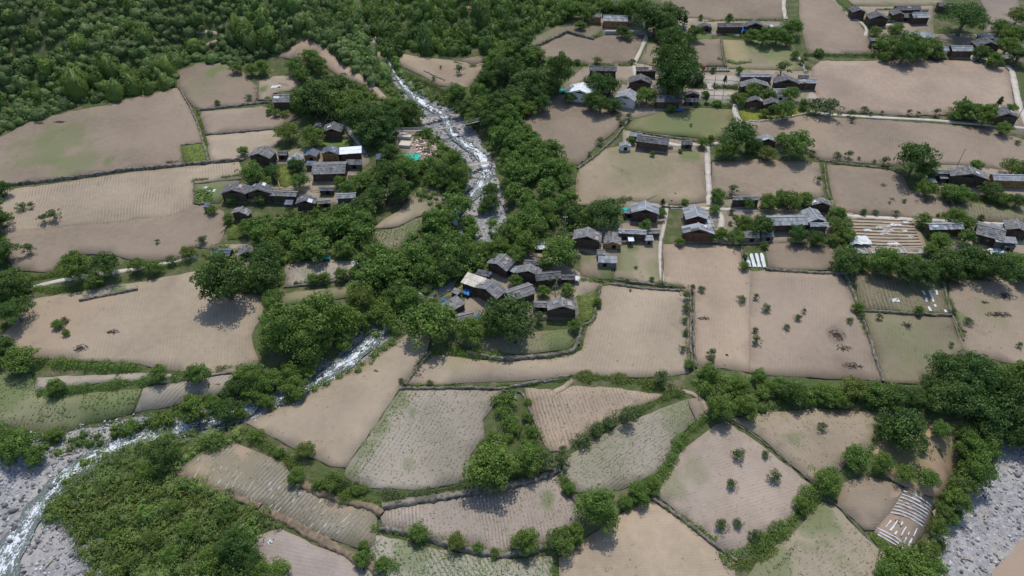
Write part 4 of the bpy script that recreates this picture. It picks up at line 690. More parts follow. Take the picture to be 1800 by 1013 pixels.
crop([(705,686),(800,688),(880,689),(872,705),(848,740),(850,770),(824,800),(818,842),(740,858),(640,854),(608,836),(612,822),(655,756)], [(625,820),(715,690)], 1.25, .8, .34, 'crop', 'rows of small plants dotting the big field above the retaining wall', .62, 1)
crop([(652,760),(705,690),(735,692),(660,800),(628,845),(610,832)], [(625,820),(715,690)], 1.25, .45, .42, 'crop_green', 'denser green rows along the long edge of the dotted field', .5, 2)
crop([(694,890),(850,864),(980,836),(1010,882),(1018,914),(968,950),(890,970),(760,940),(672,920)], [(800,960),(790,872)], 1.05, .75, .30, 'crop', 'rows of seedlings in the crescent field', .7, 3)
crop([(660,946),(770,970),(890,986),(968,982),(974,1050),(640,1050),(650,988)], [(760,1020),(730,965)], 1.0, .55, .45, 'crop_green', 'green crop rows below the crescent field', .75, 4)
crop([(1168,720),(1208,706),(1218,740),(1196,762),(1172,810),(1090,858),(1004,862),(988,832),(1006,802),(1080,755)], [(1010,860),(1190,730)], 1.05, .7, .34, 'crop', 'rows of young plants in the slanting field below the shrub hedge', .7, 5)
crop([(926,685),(1080,684),(1160,697),(1060,748),(1000,788),(964,792),(930,705)], [(985,790),(950,685)], 1.25, .9, .32, 'crop', 'thin rows of seedlings in the triangular field', .55, 6)
crop([(2,655),(55,660),(100,698),(246,686),(232,724),(150,744),(75,774),(10,748),(-60,740),(-60,655)], [(150,740),(180,690)], 1.15, .6, .42, 'crop_green', 'green crop rows by the stream bend', .8, 7, patchy=-.5)
crop([(905,592),(960,584),(1012,580),(1010,600),(1000,612),(930,620),(895,618),(862,612)], [(905,620),(915,585)], 1.15, .6, .38, 'crop_green', 'crop rows in the garden field below the slate roof cluster', .7, 8)
crop([(658,408),(700,402),(768,372),(752,402),(690,440),(658,440)], [(680,440),(690,402)], 1.35, .6, .45, 'crop', 'crop rows beside the dark streamside wood', .8, 9)
crop([(1500,484),(1600,489),(1653,498),(1668,550),(1600,549),(1515,544)], [(1570,545),(1555,488)], 1.5, .7, .34, 'crop', 'crop rows beside the white plastic strips', .6, 10)
crop([(1676,358),(1800,364),(1800,390),(1684,383)], [(1730,388),(1725,362)], 1.3, .7, .36, 'crop', 'crop rows beyond the long farm hedge', .7, 11)
crop([(343,335),(372,332),(376,356),(343,358)], [(350,355),(352,330)], 1.0, .5, .8, 'leaf_mid', 'maize plants in the small fenced plot by the hamlet', .85, 12, hh=1.1)
crop([(1445,885),(1516,940),(1560,985),(1560,1050),(1305,1050),(1332,990),(1400,935)], [(1350,1000),(1480,930)], 1.0, .8, .30, 'crop', 'sparse seedlings in the triangular field by the sandy orchard', .5, 13)
crop([(1148,862),(1202,794),(1275,745),(1330,779),(1424,857),(1380,920),(1308,982),(1205,908)], [(1200,900),(1400,840)], 1.0, .9, .26, 'crop', 'sparse seedlings in the field of scattered round bushes', .4, 14)
crop([(1286,738),(1440,722),(1558,727),(1540,788),(1480,824),(1432,850)], [(1430,840),(1340,735)], 1.15, .8, .32, 'crop', 'thin rows of plants between the hedgebank and the diagonal stone edging', .5, 15)
crop([(332,844),(352,800),(410,780),(498,815),(640,892),(656,956),(540,930),(462,888)], [(420,870),(480,810)], 1.25, .7, .3, 'crop', 'plants between the faded film strips of the slanting field', .5, 16)
crop([(505,468),(638,461),(625,488),(505,503)], [(560,498),(565,460)], 1.2, .7, .32, 'crop', 'crop rows beneath the dark hamlet wood', .5, 17)
def scatter_grass(P, n, size, mat, label, seed):
    r = np.random.default_rng(seed); W = at(densify(P, 20))[:, :2]; lo = W.min(0); hi = W.max(0); X = r.uniform(lo[0], hi[0], n * 3); Y = r.uniform(lo[1], hi[1], n * 3); ok = inside(X, Y, W); S = np.stack([X[ok], Y[ok]], -1)[:n]
    tufts('grass_tufts', S, size, r, mat, label)
for i, (P, lab) in enumerate([([(317,257),(361,253),(366,285),(322,289)], 'grass in the small square green plot'), ([(1292,192),(1345,202),(1425,200),(1362,212),(1310,216)], 'yellow green plants in the walled garden'), ([(1012,522),(1052,512),(1048,562),(1022,566)], 'grass strip beside the lowest gabled house'),
    ([(1526,936),(1538,938),(1590,976),(1580,988),(1558,980)], 'bright grass beside the white film beds'), ([(398,395),(426,392),(428,418),(400,422)], 'grass beside the dark hamlet wood'), ([(1222,182),(1290,182),(1290,192),(1225,190)], 'tall grass below the paved court'), ([(484,295),(512,290),(515,325),(488,320)], 'grass between the two garden trees'),
    ([(1405,190),(1440,187),(1443,197),(1418,205)], 'yellow grass beside the path bend')]):
    scatter_grass(P, 380, .34, 'yellow_leaf' if i in (1, 7) else 'grass_blade', lab, 70 + i)

# ------------------------------------------------------------------ hedges, walls, banks
def hedge(P, w, h, mat, label, dens=1.0, seed=0, patchy=.0):
    r = np.random.default_rng(seed + 500); C, N, t = ribbon(P, w, .55); n = len(C); env = .72 + .38 * snoise(t, t * 0, 7, seed) + .2 * r.normal(0, 1, n); env = np.clip(env, .15, 1.6)
    if patchy: env = np.where(snoise(t, t * 0 + 3, 11, seed + 1) > 1 - 2 * patchy * .8, .0, env); 
    k = (dens * 24 * w * env + (env > 0) * 4).astype(int); ids = np.repeat(np.arange(n), k); m_ = len(ids); q = r.uniform(-1, 1, m_); side = q * w * .5 * np.clip(env[ids], .4, 1.3)
    X = C[ids, 0] + N[ids, 0] * side + r.normal(0, .3, m_); Y = C[ids, 1] + N[ids, 1] * side + r.normal(0, .3, m_); top = h * env[ids] * np.sqrt(np.clip(1.05 - q ** 2, 0, 1)); z = hgt(X, Y) + top * r.uniform(.25, 1.08, m_)
    d = np.stack([N[ids, 0] * q, N[ids, 1] * q, np.full(m_, .6)], -1); V, F, tn = leaf_cloud(np.stack([X, Y, z], -1), d, .33, r, .3 + .4 * r.random(n)[ids] + .1)
    return tag(obj('hedge', mesh_np('hedge', V, F, M[mat], {'tone': ('FACE', tn)})), label, 'hedge')
HEDGES = [
 ([(66,638),(110,641),(160,645),(246,650)], 4.2, 2.0, 'leaf_mid', 'thick green hedge below the orange-brown field', 1.3), ([(70,692),(100,692),(180,680),(280,668),(370,657)], 3.6, 1.7, 'leaf_mid', 'green hedge edging the upper side of the striped green field', 1.2),
 ([(382,650),(425,643)], 3, 1.0, 'leaf_light', 'short light green hedge by the stream wood', 1), ([(1004,663),(1060,664),(1100,668),(1150,678),(1195,690)], 3.4, 1.2, 'leaf_light', 'bright green hedge above the triangular field', 1.3),
 ([(712,679),(760,681),(800,679),(870,681),(930,676),(1000,667)], 1.2, .9, 'leaf_mid', 'low green hedge along the wall above the dotted field', 1.3), ([(1008,782),(1060,752),(1110,727),(1165,702),(1200,690)], 2.4, 1.2, 'leaf_light', 'grassy green hedge running diagonally under the bushes', 1.2),
 ([(1178,818),(1186,790),(1205,765),(1240,735),(1262,728)], 3, 1.6, 'leaf_mid', 'green hedge curving down from the red earth patch', 1.1), ([(984,832),(990,855),(1005,872)], 2, 1.4, 'leaf_mid', 'short hedge at the tip of the crescent field', 1),
 ([(1095,892),(1130,868),(1155,845),(1178,818)], 3.2, 1.8, 'leaf_mid', 'green hedge on the lower edge of the slanting field', 1.2), ([(424,756),(450,772),(480,795),(512,812),(526,835)], 3.4, 1.2, 'leaf_light', 'light green bank hedge above the film-striped field', 1.2),
 ([(545,850),(590,862),(620,878),(672,890)], 2.4, 1.0, 'leaf_mid', 'scrubby hedge below the pale curved field', .9), ([(605,848),(650,866),(700,872),(760,866),(820,852)], 2.4, 1.1, 'leaf_grey', 'grey green hedge under the dotted field', .9),
 ([(1270,985),(1310,970),(1345,950),(1385,925),(1412,892),(1428,862)], 4.2, 1.7, 'leaf_mid', 'broad green hedge rising to the round tree', 1.1), ([(1280,1000),(1330,985),(1365,965)], 2.6, 1.0, 'leaf_light', 'light green hedge in the corner below the bushy field', 1),
 ([(1198,910),(1225,930),(1255,950)], 2.4, 1.2, 'leaf_mid', 'short hedge above the tan field', 1), ([(1160,885),(1198,912)], 1.0, .7, 'leaf_mid', 'thin hedge at the top of the tan field', 1),
 ([(655,930),(700,935),(760,948),(830,968),(900,974),(965,960)], 2.0, .9, 'leaf_mid', 'hedge along the bottom wall of the crescent field', .9), ([(1655,342),(1700,348),(1760,352),(1830,354)], 3.2, 1.8, 'leaf_dark', 'dark hedge below the largest farmhouse', 1.2),
 ([(1335,365),(1380,362),(1420,362)], 3, 1.4, 'leaf_mid', 'hedge uphill of the long slate barn', 1.1), ([(1418,98),(1480,98),(1545,98),(1575,100)], 2.2, 1.3, 'leaf_mid', 'straight hedge below the field of dark bands', 1.1),
 ([(1425,100),(1545,102)], .8, .8, 'leaf_grey', 'thin second hedge following the straight field hedge', .8), ([(1430,276),(1450,286),(1520,292),(1590,300)], 1.4, .8, 'leaf_mid', 'low hedge below the field of furrows near the round tree', 1.0),
 ([(520,500),(560,494),(612,488)], 1.6, .9, 'leaf_mid', 'low hedge dividing the two small wood-side fields', 1), ([(30,490),(70,489),(110,480),(150,475)], 3.0, 1.6, 'leaf_light', 'light green hedge above the stone lane', 1.1),
 ([(60,508),(100,512),(150,505),(180,498)], 3.4, 1.4, 'leaf_mid', 'hedge below the stone lane', 1), ([(280,472),(330,462),(345,458)], 2.4, 1.4, 'leaf_mid', 'hedge at the upper edge of the rounded field', 1),
 ([(470,172),(480,196),(512,198)], 2.4, 1.2, 'leaf_light', 'low hedge beneath the lone timber house', 1), ([(735,640),(770,618),(815,622),(880,636),(930,632),(1000,624),(1022,612),(1024,575)], 1.4, .9, 'leaf_mid', 'hedge round the lower side of the garden field', 1.0),
 ([(780,610),(820,622),(880,626)], 3.2, 1.5, 'leaf_mid', 'dense bushes hedge under the broad walnut tree', 1.2), ([(1206,515),(1208,560),(1206,600),(1212,640)], 1.2, 1.0, 'leaf_grey', 'thin bushy hedge beside the double boundary wall', .7),
 ([(1070,488),(1130,497),(1200,506)], 1.2, .8, 'leaf_mid', 'hedge on the wall above the square pale field', .9), ([(1020,492),(1060,495)], 1.6, 1.0, 'leaf_mid', 'hedge at the foot of the small kitchen garden', 1),
 ([(1052,510),(1047,545),(1040,570),(1012,575)], 1.4, 1.1, 'leaf_mid', 'hedge round the lowest gabled house', 1), ([(1348,474),(1400,478),(1460,480)], .9, .6, 'leaf_mid', 'thin hedge below the dark brown plot', 1),
 ([(1488,480),(1500,510),(1510,545),(1525,590)], 1.4, 1.0, 'leaf_mid', 'narrow hedge between the pink field and the film strips', .9), ([(1514,545),(1600,550),(1672,554)], .9, .6, 'leaf_mid', 'low hedge below the field with white film strips', .9),
 ([(1655,500),(1668,530),(1684,570),(1692,592)], 1.4, .9, 'leaf_mid', 'hedge beside the film strips', .9), ([(1448,290),(1452,320),(1458,350),(1462,370)], 1.6, .8, 'leaf_mid', 'narrow hedge beside the upright field path', 1),
 ([(1262,104),(1292,113),(1320,110)], 1.6, 1.4, 'leaf_mid', 'hedge uphill of the row of white letters', 1), ([(1216,154),(1240,153)], 3.0, 1.9, 'leaf_dark', 'clipped hedge block beside the court steps', 1.6), ([(1252,155),(1270,155),(1296,156)], 3.0, 1.9, 'leaf_dark', 'longer clipped hedge between the two courts', 1.6),
 ([(1242,185),(1262,187),(1286,187)], 2.4, 1.2, 'leaf_grey', 'tall grass hedge under the lower court', 1.5), ([(1268,60),(1290,65),(1340,68),(1390,72)], 2.2, 1.2, 'leaf_mid', 'hedge below the three dark houses', 1.1), ([(1040,66),(1090,56),(1136,58)], 1.4, .8, 'leaf_mid', 'hedge below the yellow timber house', .9),
 ([(985,108),(1030,116),(1110,115)], 2.2, 1.2, 'leaf_mid', 'hedge uphill of the low long roof', 1), ([(1240,38),(1300,36),(1376,37)], 1.6, 1.0, 'leaf_mid', 'hedge uphill of the three dark houses', 1), ([(1470,2),(1490,22),(1500,28)], 3.0, 1.4, 'leaf_mid', 'hedge beside the winding white path', 1),
 ([(1540,18),(1600,16),(1630,20)], 1.6, .8, 'leaf_light', 'hedge by the top farm group', 1), ([(1018,296),(1040,280),(1062,262),(1090,235),(1104,212)], 1.2, .8, 'leaf_mid', 'hedge along the diagonal field wall', .8), ([(1100,228),(1180,242),(1240,250)], 1.2, .7, 'leaf_mid', 'hedge below the greenish field', .9),
 ([(1040,358),(1090,352),(1110,350)], 1.8, 1.0, 'leaf_mid', 'hedge uphill of the teal-covered shed', 1), ([(640,972),(660,990),(700,1000)], 3.0, 1.4, 'leaf_mid', 'hedge at the corner of the green row field', 1), ([(340,318),(400,312),(424,308)], 1.4, .8, 'leaf_light', 'hedge on the upper side of the maize plot', 1),
 ([(347,190),(353,215),(358,240),(366,256)], 1.3, .7, 'leaf_mid', 'thin hedge down the long curved field wall', .8), ([(690,125),(760,150),(800,175)], 1.8, 1.0, 'leaf_light', 'hedge along the bare field above the rapids', 1), ([(800,110),(830,118),(845,115)], 1.4, .8, 'leaf_light', 'short hedge between the two sloping bare fields', 1),
 ([(1400,955),(1380,985),(1350,1010)], .8, .4, 'leaf_grey', 'faint weedy line in the bottom triangular field', .5), ([(1545,755),(1538,775),(1528,795)], 1.8, .9, 'leaf_mid', 'short hedge beside the orchard', .9), ([(972,985),(980,1040)], 1.4, .9, 'leaf_mid', 'hedge between green rows and tan field', 1)]
for i, hd in enumerate(HEDGES): hedge(hd[0], hd[1], hd[2], hd[3], hd[4], hd[5], i, patchy=.35 if hd[1] < 1.5 else 0)
def wall(P, w, h, label, mat='wallstone', name='field_wall', cat='wall', seed=0):
    C, N, t = ribbon(P, w, .8); n = len(C); r = np.random.default_rng(seed + 900); hh = h * (1 + r.normal(0, .18, n)); ww = w / 2 * (1 + r.normal(0, .15, n)); C = C + N * (snoise(t, t * 0, 5, seed) * .12)[:, None]
    z = hgt(C[:, 0], C[:, 1]); prof = [(-1.25, -.3), (-1, .75), (-.5, 1.0), (.5, 1.0), (1, .75), (1.25, -.3)]; V = []
    for a, b in prof:
        j = r.normal(0, .05, (n, 3)); V.append(np.stack([C[:, 0] + N[:, 0] * ww * a, C[:, 1] + N[:, 1] * ww * a, z + hh * b], -1) + j)
    V = np.stack(V, 1); K = len(prof); id_ = np.arange(n * K).reshape(n, K); F = np.stack([id_[:-1, :-1], id_[:-1, 1:], id_[1:, 1:], id_[1:, :-1]], -1).reshape(-1, 4)
    return tag(obj(name, mesh_np(name, V, F[:, ::-1], M[mat], {'tone': ('FACE', r.uniform(.1, .9, len(F)))})), label, cat)
WALLS = [
 ([(313,152),(335,190),(350,225),(358,254),(367,286)], .7, .8, 'long curved dry wall between the widest field and its upper neighbours'), ([(345,195),(395,190),(440,184),(476,181)], .7, .8, 'dry wall below the olive brown upper field'), ([(360,238),(420,233),(482,228)], .6, .7, 'dry wall between the two small stacked fields'),
 ([(0,328),(60,322),(130,314),(220,300),(320,292),(370,286),(430,282)], .9, 1.1, 'long dark retaining wall under the widest field'), ([(317,256),(340,254),(362,252)], .4, .5, 'fence line on top of the square green plot'), ([(317,256),(319,272),(322,290)], .4, .5, 'fence line at the side of the square green plot'),
 ([(930,87),(965,73),(997,57),(1020,64),(1043,70)], .9, 1.2, 'dark bent wall between the striped strip and the brown field'), ([(1015,298),(1040,280),(1062,262),(1085,240),(1106,210)], .8, .9, 'diagonal wall between the streamside field and the greenish one'), ([(1420,96),(1480,97),(1545,97)], .5, .6, 'wall under the field of dark bands'),
 ([(1267,69),(1269,95),(1275,119)], .6, .8, 'short wall down from the three dark houses'), ([(1528,62),(1534,97)], .6, .8, 'wall below the winding white path'), ([(1486,483),(1495,505),(1508,540),(1530,602),(1551,672)], .8, .8, 'dark wall slanting between the pink field and the olive one'),
 ([(1345,475),(1400,479),(1462,482),(1486,483)], .7, .8, 'wall below the dark brown plot'), ([(1515,547),(1600,552),(1672,555)], .7, .7, 'wall below the field with white film strips'), ([(1657,498),(1664,525),(1674,555)], .7, .7, 'wall beside the film strips'),
 ([(1070,500),(1130,508),(1195,512)], .7, .7, 'wall along the top of the square pale field'), ([(1078,492),(1130,499),(1165,503),(1205,507)], .6, .6, 'thin parallel wall uphill of the square pale field'), ([(1213,516),(1214,560),(1213,600),(1217,650)], .7, .8, 'upright wall between the two palest fields'), ([(1219,516),(1220,560),(1219,600),(1223,648)], .6, .7, 'twin wall closely following the upright one'),
 ([(1056,503),(1048,540),(1042,566),(1020,575),(1016,608)], .7, .9, 'wall round the grass beside the lowest gabled house'), ([(757,620),(735,648),(712,678)], .7, .7, 'short curved wall between the two pale lower fields'), ([(702,684),(760,684),(830,683),(882,685),(955,670),(1005,661)], .7, .8, 'wall above the dotted field'),
 ([(672,892),(740,880),(800,872),(860,862),(925,848),(985,828)], 1.6, 1.1, 'grey stony retaining bank above the crescent field'), ([(668,928),(700,934),(760,949),(830,970),(890,978),(968,960)], 1.3, 1.1, 'dark retaining wall below the crescent field'), ([(1145,877),(1200,914),(1250,955),(1295,987)], .8, .8, 'dark wall between the tan field and the bushy one'),
 ([(882,688),(905,690),(918,690),(930,720),(950,765)], .6, .6, 'wall beside the shrub-filled gully'), ([(820,622),(880,633),(960,628),(1010,619),(1022,576)], 1.0, 1.2, 'retaining wall under the garden field'), ([(1670,346),(1676,365),(1682,386)], .6, .7, 'short wall from the dark hedge to the lane'),
 ([(1674,556),(1684,580),(1694,600)], .5, .6, 'crumbling wall stub beside the olive field'), ([(140,530),(190,520),(243,510)], .6, .9, 'stone edge of the raised bed in the rounded field'), ([(1310,216),(1340,214),(1362,213),(1395,206),(1420,200)], .5, .8, 'pale curved wall of the yellow garden', 'concrete'),
 ([(1280,737),(1330,768),(1380,808),(1428,850)], .22, .2, 'pale stone edging running diagonally between two lower fields', 'wallstone'), ([(1445,868),(1475,892),(1516,938),(1564,982)], .22, .2, 'pale stone edging beside the bottom triangular field', 'wallstone'), ([(985,832),(1000,865),(1015,890)], .7, .8, 'wall at the tip between crescent and slanting fields'),
 ([(1110,232),(1170,242),(1240,252)], .5, .7, 'thin dark wall below the greenish field'), ([(500,506),(560,500),(612,492)], .5, .6, 'wall between the two small wood-side fields'), ([(1448,287),(1451,320),(1458,352)], .5, .6, 'wall beside the upright field path'), ([(342,322),(341,360),(372,359)], .5, .8, 'fence wall round the maize plot'),
 ([(453,145),(452,160),(453,177),(478,178)], .4, .8, 'thin fence round the plot by the lone timber house'), ([(745,125),(760,133),(782,142)], .6, .5, 'short dark bank in the bare sloping field'), ([(793,146),(805,150),(818,156)], .6, .5, 'second short dark bank lower in the bare sloping field'),
 ([(1163,365),(1180,366),(1200,366)], .5, .7, 'wall beside the lane by the cypress'), ([(1165,420),(1163,455),(1164,500)], .4, .6, 'dark wall following the garden lane'), ([(1303,430),(1304,450),(1308,476)], .5, .8, 'fence at the side of the white bed covers'), ([(1005,661),(985,668),(955,672)], .5, .6, 'broken wall end by the dirt ramp'),
 ([(1440,282),(1500,291),(1560,297),(1590,306)], .5, .5, 'low wall under the furrowed field'), ([(1720,108),(1762,116),(1774,126)], .4, .6, 'wall inside the bend of the white lane')]
for i, wl in enumerate(WALLS): wall(wl[0], wl[1], wl[2], wl[3], wl[4] if len(wl) > 4 else 'wallstone', seed=i, name='field_wall')
wall([(458,897),(500,912),(540,936),(590,964),(640,986),(668,1007)], 2.0, .7, 'wide dark earth bank below the film-striped field', 'dirtbank', 'earth_bank', 'bank', 77)
wall([(312,828),(345,850),(400,868),(458,892)], 1.4, .6, 'orange earth bank between the thicket and the film-striped field', 'dirtbank', 'earth_bank', 'bank', 78)
wall([(528,850),(560,866),(600,880),(655,892),(672,905)], 1.8, .9, 'earth bank above the film-striped field', 'dirtbank', 'earth_bank', 'bank', 79)
# ------------------------------------------------------------------ houses
def unit_mesh(fn, name, mat):
    mb = MB(); fn(mb); return mb.mesh(name, mat)
def _win(mb):
    for z in (-.5, .5): mb.box((0, 0, z), (1.16, .12, .12))
    for x in (-.52, .52, 0): mb.box((x, 0, 0), (.1 if x else .06, .10, .9))
WIN = {k: unit_mesh(_win, 'window', M[k]) for k in ('timber', 'timber_new', 'timber_grey', 'whitewash')}
PANE = unit_mesh(lambda mb: mb.box((0, .0, 0), (.96, .04, .88)), 'pane', M['glass'])
def _door(mb):
    mb.box((0, 0, .95), (.95, .07, 1.9)); mb.box((-.55, 0, .98), (.12, .13, 2.0)); mb.box((.55, 0, .98), (.12, .13, 2.0)); mb.box((0, 0, 2.02), (1.22, .13, .12))
DOOR = {k: unit_mesh(_door, 'door', M[k]) for k in ('timber', 'timber_new', 'timber_grey', 'whitewash')}
OPEN_ = unit_mesh(lambda mb: mb.box((0, 0, 0), (1, .05, 1)), 'opening_shade', M['void'])  # flat black panel, shade painted where an opening would be
hr = np.random.default_rng(5)
def roof_side(mb, L, run, x0, z0, rise, side, tiles, r, tilem, axis_x=True):
    """one roof slope: eave at y=-run*side, ridge at y=0, along x in [-L/2, L/2]"""
    n = math.hypot(run, rise); a = math.atan2(rise, run)
    def P(u, s, up): # u along ridge, s from eave(0) to ridge(n)
        y = -side * (run - s * math.cos(a)) ; z = z0 + s * math.sin(a) + up * math.cos(a); y -= side * up * math.sin(a); return (u, y, z)
    o = .14; vs = [P(-L/2, 0, 0), P(L/2, 0, 0), P(L/2, n, 0), P(-L/2, n, 0), P(-L/2, 0, -o), P(L/2, 0, -o), P(L/2, n, -o), P(-L/2, n, -o)]
    mb.add(vs, [(0,1,2,3),(7,6,5,4),(0,4,5,1),(1,5,6,2),(3,7,4,0)], .3)
    cw, ch = (.85, .8) if tilem != 'sheet' else (1.0, 2.2); nu = max(2, int(L / cw)); ns = max(2, int(n / ch)); cw = L / nu; ch = n / ns
    for j in range(ns):
        for i in range(nu):
            if r.random() < .02: continue
            u0 = -L/2 + i * cw + r.normal(0, .02) + (cw * .4 if j % 2 and tilem != 'sheet' and i < nu - 1 else 0); u1 = u0 + cw * r.uniform(.88, 1.04); s0 = j * ch - (.12 if j == 0 else .06) + r.normal(0, .025); s1 = s0 + ch * 1.18
            u1 = min(u1, L/2 + .08); s1 = min(s1, n + .02); t0 = r.uniform(.06, .15); t1 = .02; w = r.normal(0, .03)
            tiles.add([P(u0, s0, t0), P(u1, s0 + w, t0), P(u1, s1, t1), P(u0, s1, t1), P(u0, s0, t0 - .07), P(u1, s0 + w, t0 - .07)], [(0,1,2,3),(0,4,5,1),(0,3,4),(1,5,2)], float(np.clip(r.normal(.5, .15), 0, 1)))
HOUSES = []
ROOFRISE = {'G': .20, 'E': .20, 'L': .10}
def house(x, y, w, dy, typ, rot, wall_, roofm, label, eave=None, name=None, porch=False):
    """typ G: gable end towards the valley viewpoint; E: eaves; L: single lean-to slope. w, dy: roof width and depth in picture pixels"""
    p0 = at1(x, y + 6); s = scale_at(p0)[0]; big = w / s > 6.5; eave = eave or ((4.1 if typ == 'G' and w / s > 8 else 3.5) if big else 2.3); W = w / s; r = hr
    rise = (W if typ == 'G' else min(W, 8)) * .5 * ROOFRISE[typ] * 2 * .95; rise = min(rise, 2.0)
    p = at([(x, y)], eave + rise * .55)[0]; d = p - CAM; el = math.atan2(-d[2], math.hypot(d[0], d[1])); s = scale_at(p)[0]; W = w / s
    D = (dy / s - rise * math.cos(el) * .55) / math.sin(el + .02); D = float(np.clip(D, .35 * W if typ == 'G' else 2.2, 15 if typ == 'G' else 10))
    L, S = (D, W) if typ == 'G' else (W, D); ov = .55 if big else .3; sheet = 'sheet' if roofm in ('slate_light', 'white_metal', 'blue_slate', 'beige_sheet') else 'tile'
    rise = min(rise, S * .5 * .48)
    o = empty(name or ('house' if big else 'shed'), p, math.radians(rot)); tag(o, label, 'house' if big and not name else ('shed' if not name else name.split('_')[-1]))
    ridge_rot = math.pi / 2 if typ == 'G' else 0.0; ca, sa = math.cos(ridge_rot), math.sin(ridge_rot)
    def tf(mb):
        mb.v = [(vx * ca - vy * sa, vx * sa + vy * ca, vz) for vx, vy, vz in mb.v]; return mb
    wl, ws = L - 2 * ov, S - 2 * ov * .9
    # walls with gable tops
    mb = MB(); zt = eave - .02; z0 = .25
    slope = rise / (S / 2); zr = eave + slope * (ws / 2) + (rise - slope * S / 2) - .16; ze = eave + slope * (S / 2 - ws / 2) - .16
    if typ == 'L': ze_f, ze_b = eave + rise * .1 - .12, eave + rise - .2; prof = [(-ws/2, z0), (ws/2, z0), (ws/2, ze_b), (-ws/2, ze_f)]
    else: prof = [(-ws/2, z0), (ws/2, z0), (ws/2, ze), (0, eave + rise - .2), (-ws/2, ze)]
    n = len(prof); vs = [(-wl/2, a, b) for a, b in prof] + [(wl/2, a, b) for a, b in prof]
    mb.add(vs, [tuple(range(n - 1, -1, -1)), tuple(range(n, 2 * n))] + [(i, (i + 1) % n, n + (i + 1) % n, n + i) for i in range(n)]); tf(mb).obj('wall', M[wall_], o)
    mb = MB(); mb.box((0, 0, -.65), (wl + .24, ws + .24, 1.9), tone=.5); tf(mb).obj('foundation', M['wallstone'] if wall_ != 'whitewash' else M['concrete_grey'], o)
    rf = MB(); tl = MB()
    if typ == 'L':
        S2 = S; a = MB(); b = MB(); roof_side(a, L, S2, 0, eave, rise, 1, b, r, sheet); rf.add([(vx, vy + S2/2, vz) for vx, vy, vz in a.v], a.f); tl.v = [(vx, vy + S2/2, vz) for vx, vy, vz in b.v]; tl.f = b.f; tl.t = b.t
    else:
        roof_side(rf, L, S/2, 0, eave, rise, 1, tl, r, sheet)
        m1, m2 = MB(), MB(); roof_side(m1, L, S/2, 0, eave, rise, -1, m2, r, sheet)
        rf.add(m1.v, [f[::-1] for f in m1.f]); bq = len(tl.v); tl.v += m2.v; tl.f += [tuple(i + bq for i in f[::-1]) for f in m2.f]; tl.t += m2.t
    ro = tf(rf).obj('roof', M[roofm], o); so = tf(tl).obj('shingle', M[roofm], ro); so['kind'] = 'stuff'
    if typ != 'L':
        if big and r.random() < .55:
            for q_ in range(int(r.integers(1, 3))):
                sg = -1 if r.random() < .65 else 1; a_s = math.atan2(rise, S / 2); pb = MB(); pl_, pw_ = r.uniform(1.2, 2.6), r.uniform(.9, 1.7); f_ = r.uniform(.3, .7)
                pb.box((float(r.uniform(-.35, .35)) * L, sg * S / 2 * (1 - f_), eave + rise * f_ + .22), (pl_, pw_, .06), M=Matrix.Rotation(-sg * a_s, 3, 'X') @ Matrix.Rotation(float(r.normal(0, .08)), 3, 'Z'), tone=.5); tf(pb).obj('roof_patch', M[['slate_light', 'white_film', 'blue_slate', 'rubble', 'slate_light'][int(r.integers(5))]], ro)
        rc = MB(); rc.box((0, 0, eave + rise + .10), (L + .1, .42, .12), tone=.75); tf(rc).obj('ridge_cap', M[roofm], ro)
    # front (towards -Y)
    fw = ws if typ == 'G' else wl; fy_ = -(wl if typ == 'G' else ws) / 2; wm = wall_ if wall_ in ('timber_new', 'timber_grey', 'whitewash') else 'timber'
    H = ze - z0 if typ != 'L' else eave - .5
    if big:
        nb = max(2, int(fw / 2.4)); di = int(r.integers(nb)) if fw < 12 else nb // 2; bw = fw / nb
        for i in range(nb):
            cx = -fw/2 + (i + .5) * bw
            if i == di:
                q = obj('door', DOOR[wm], o, (cx, fy_ - .03, z0)); q.scale = (1.05, 1, 1)
            else:
                q = obj('window', WIN[wm], o, (cx, fy_ - .05, z0 + min(1.5, H * .55))); q2 = obj('pane', PANE, q, (0, .03, 0))
        for sx in (-1, 1):                        # side wall windows
            q = obj('window', WIN[wm], o, (sx * ((fw) / 2 + .05), 0, z0 + 1.4), math.pi / 2); obj('pane', PANE, q, (0, -.03 * sx * 1, 0))
        if typ == 'G' and W > 7:                  # painted loft shade under the gable, with tie beam and posts as on the old houses
            q = MB(); q.add([(-fw * .22, fy_ - .02, ze + .12), (fw * .22, fy_ - .02, ze + .12), (0, fy_ - .02, ze + .12 + slope * fw * .24)], [(0, 1, 2)]); q.obj('loft_shade', M['void'], o)
            q = MB(); q.box((0, fy_ - .12, ze - .02), (fw + .3, .16, .18)); q.obj('tie_beam', M[wm], o)
        pm = MB(); pm.box((0, 0, (ze) / 2 + .1), (.18, .18, ze)); me = pm.mesh('post', M[wm])
        for sx in (-1, -.33, .33, 1): obj('post', me, o, (sx * (fw/2 + .02), fy_ - (.10), 0))
        bm = MB(); bm.box((0, 0, 0), (S if typ == 'G' else L, .08, .16)); 
        if typ != 'G': bm.obj('fascia', M[wm], o, (0, -S/2 - .03, eave - .12))
    else:
        q = obj('opening_shade', OPEN_, o, (float(r.uniform(-.15, .15)) * fw, fy_ - .02, z0 + H * .42)); q.scale = (min(1.4, fw * .4), 1, H * .75)
        pm = MB(); pm.box((0, 0, eave / 2), (.13, .13, eave)); me = pm.mesh('post', M[wm])
        for sx in (-1, 1): obj('post', me, o, (sx * (fw/2 + .05), fy_ - .10, 0))
    HOUSES.append((x, y, w, o, label)); return o
T, TR, TN, TG, WW = 'timber', 'timber_red', 'timber_new', 'timber_grey', 'whitewash'
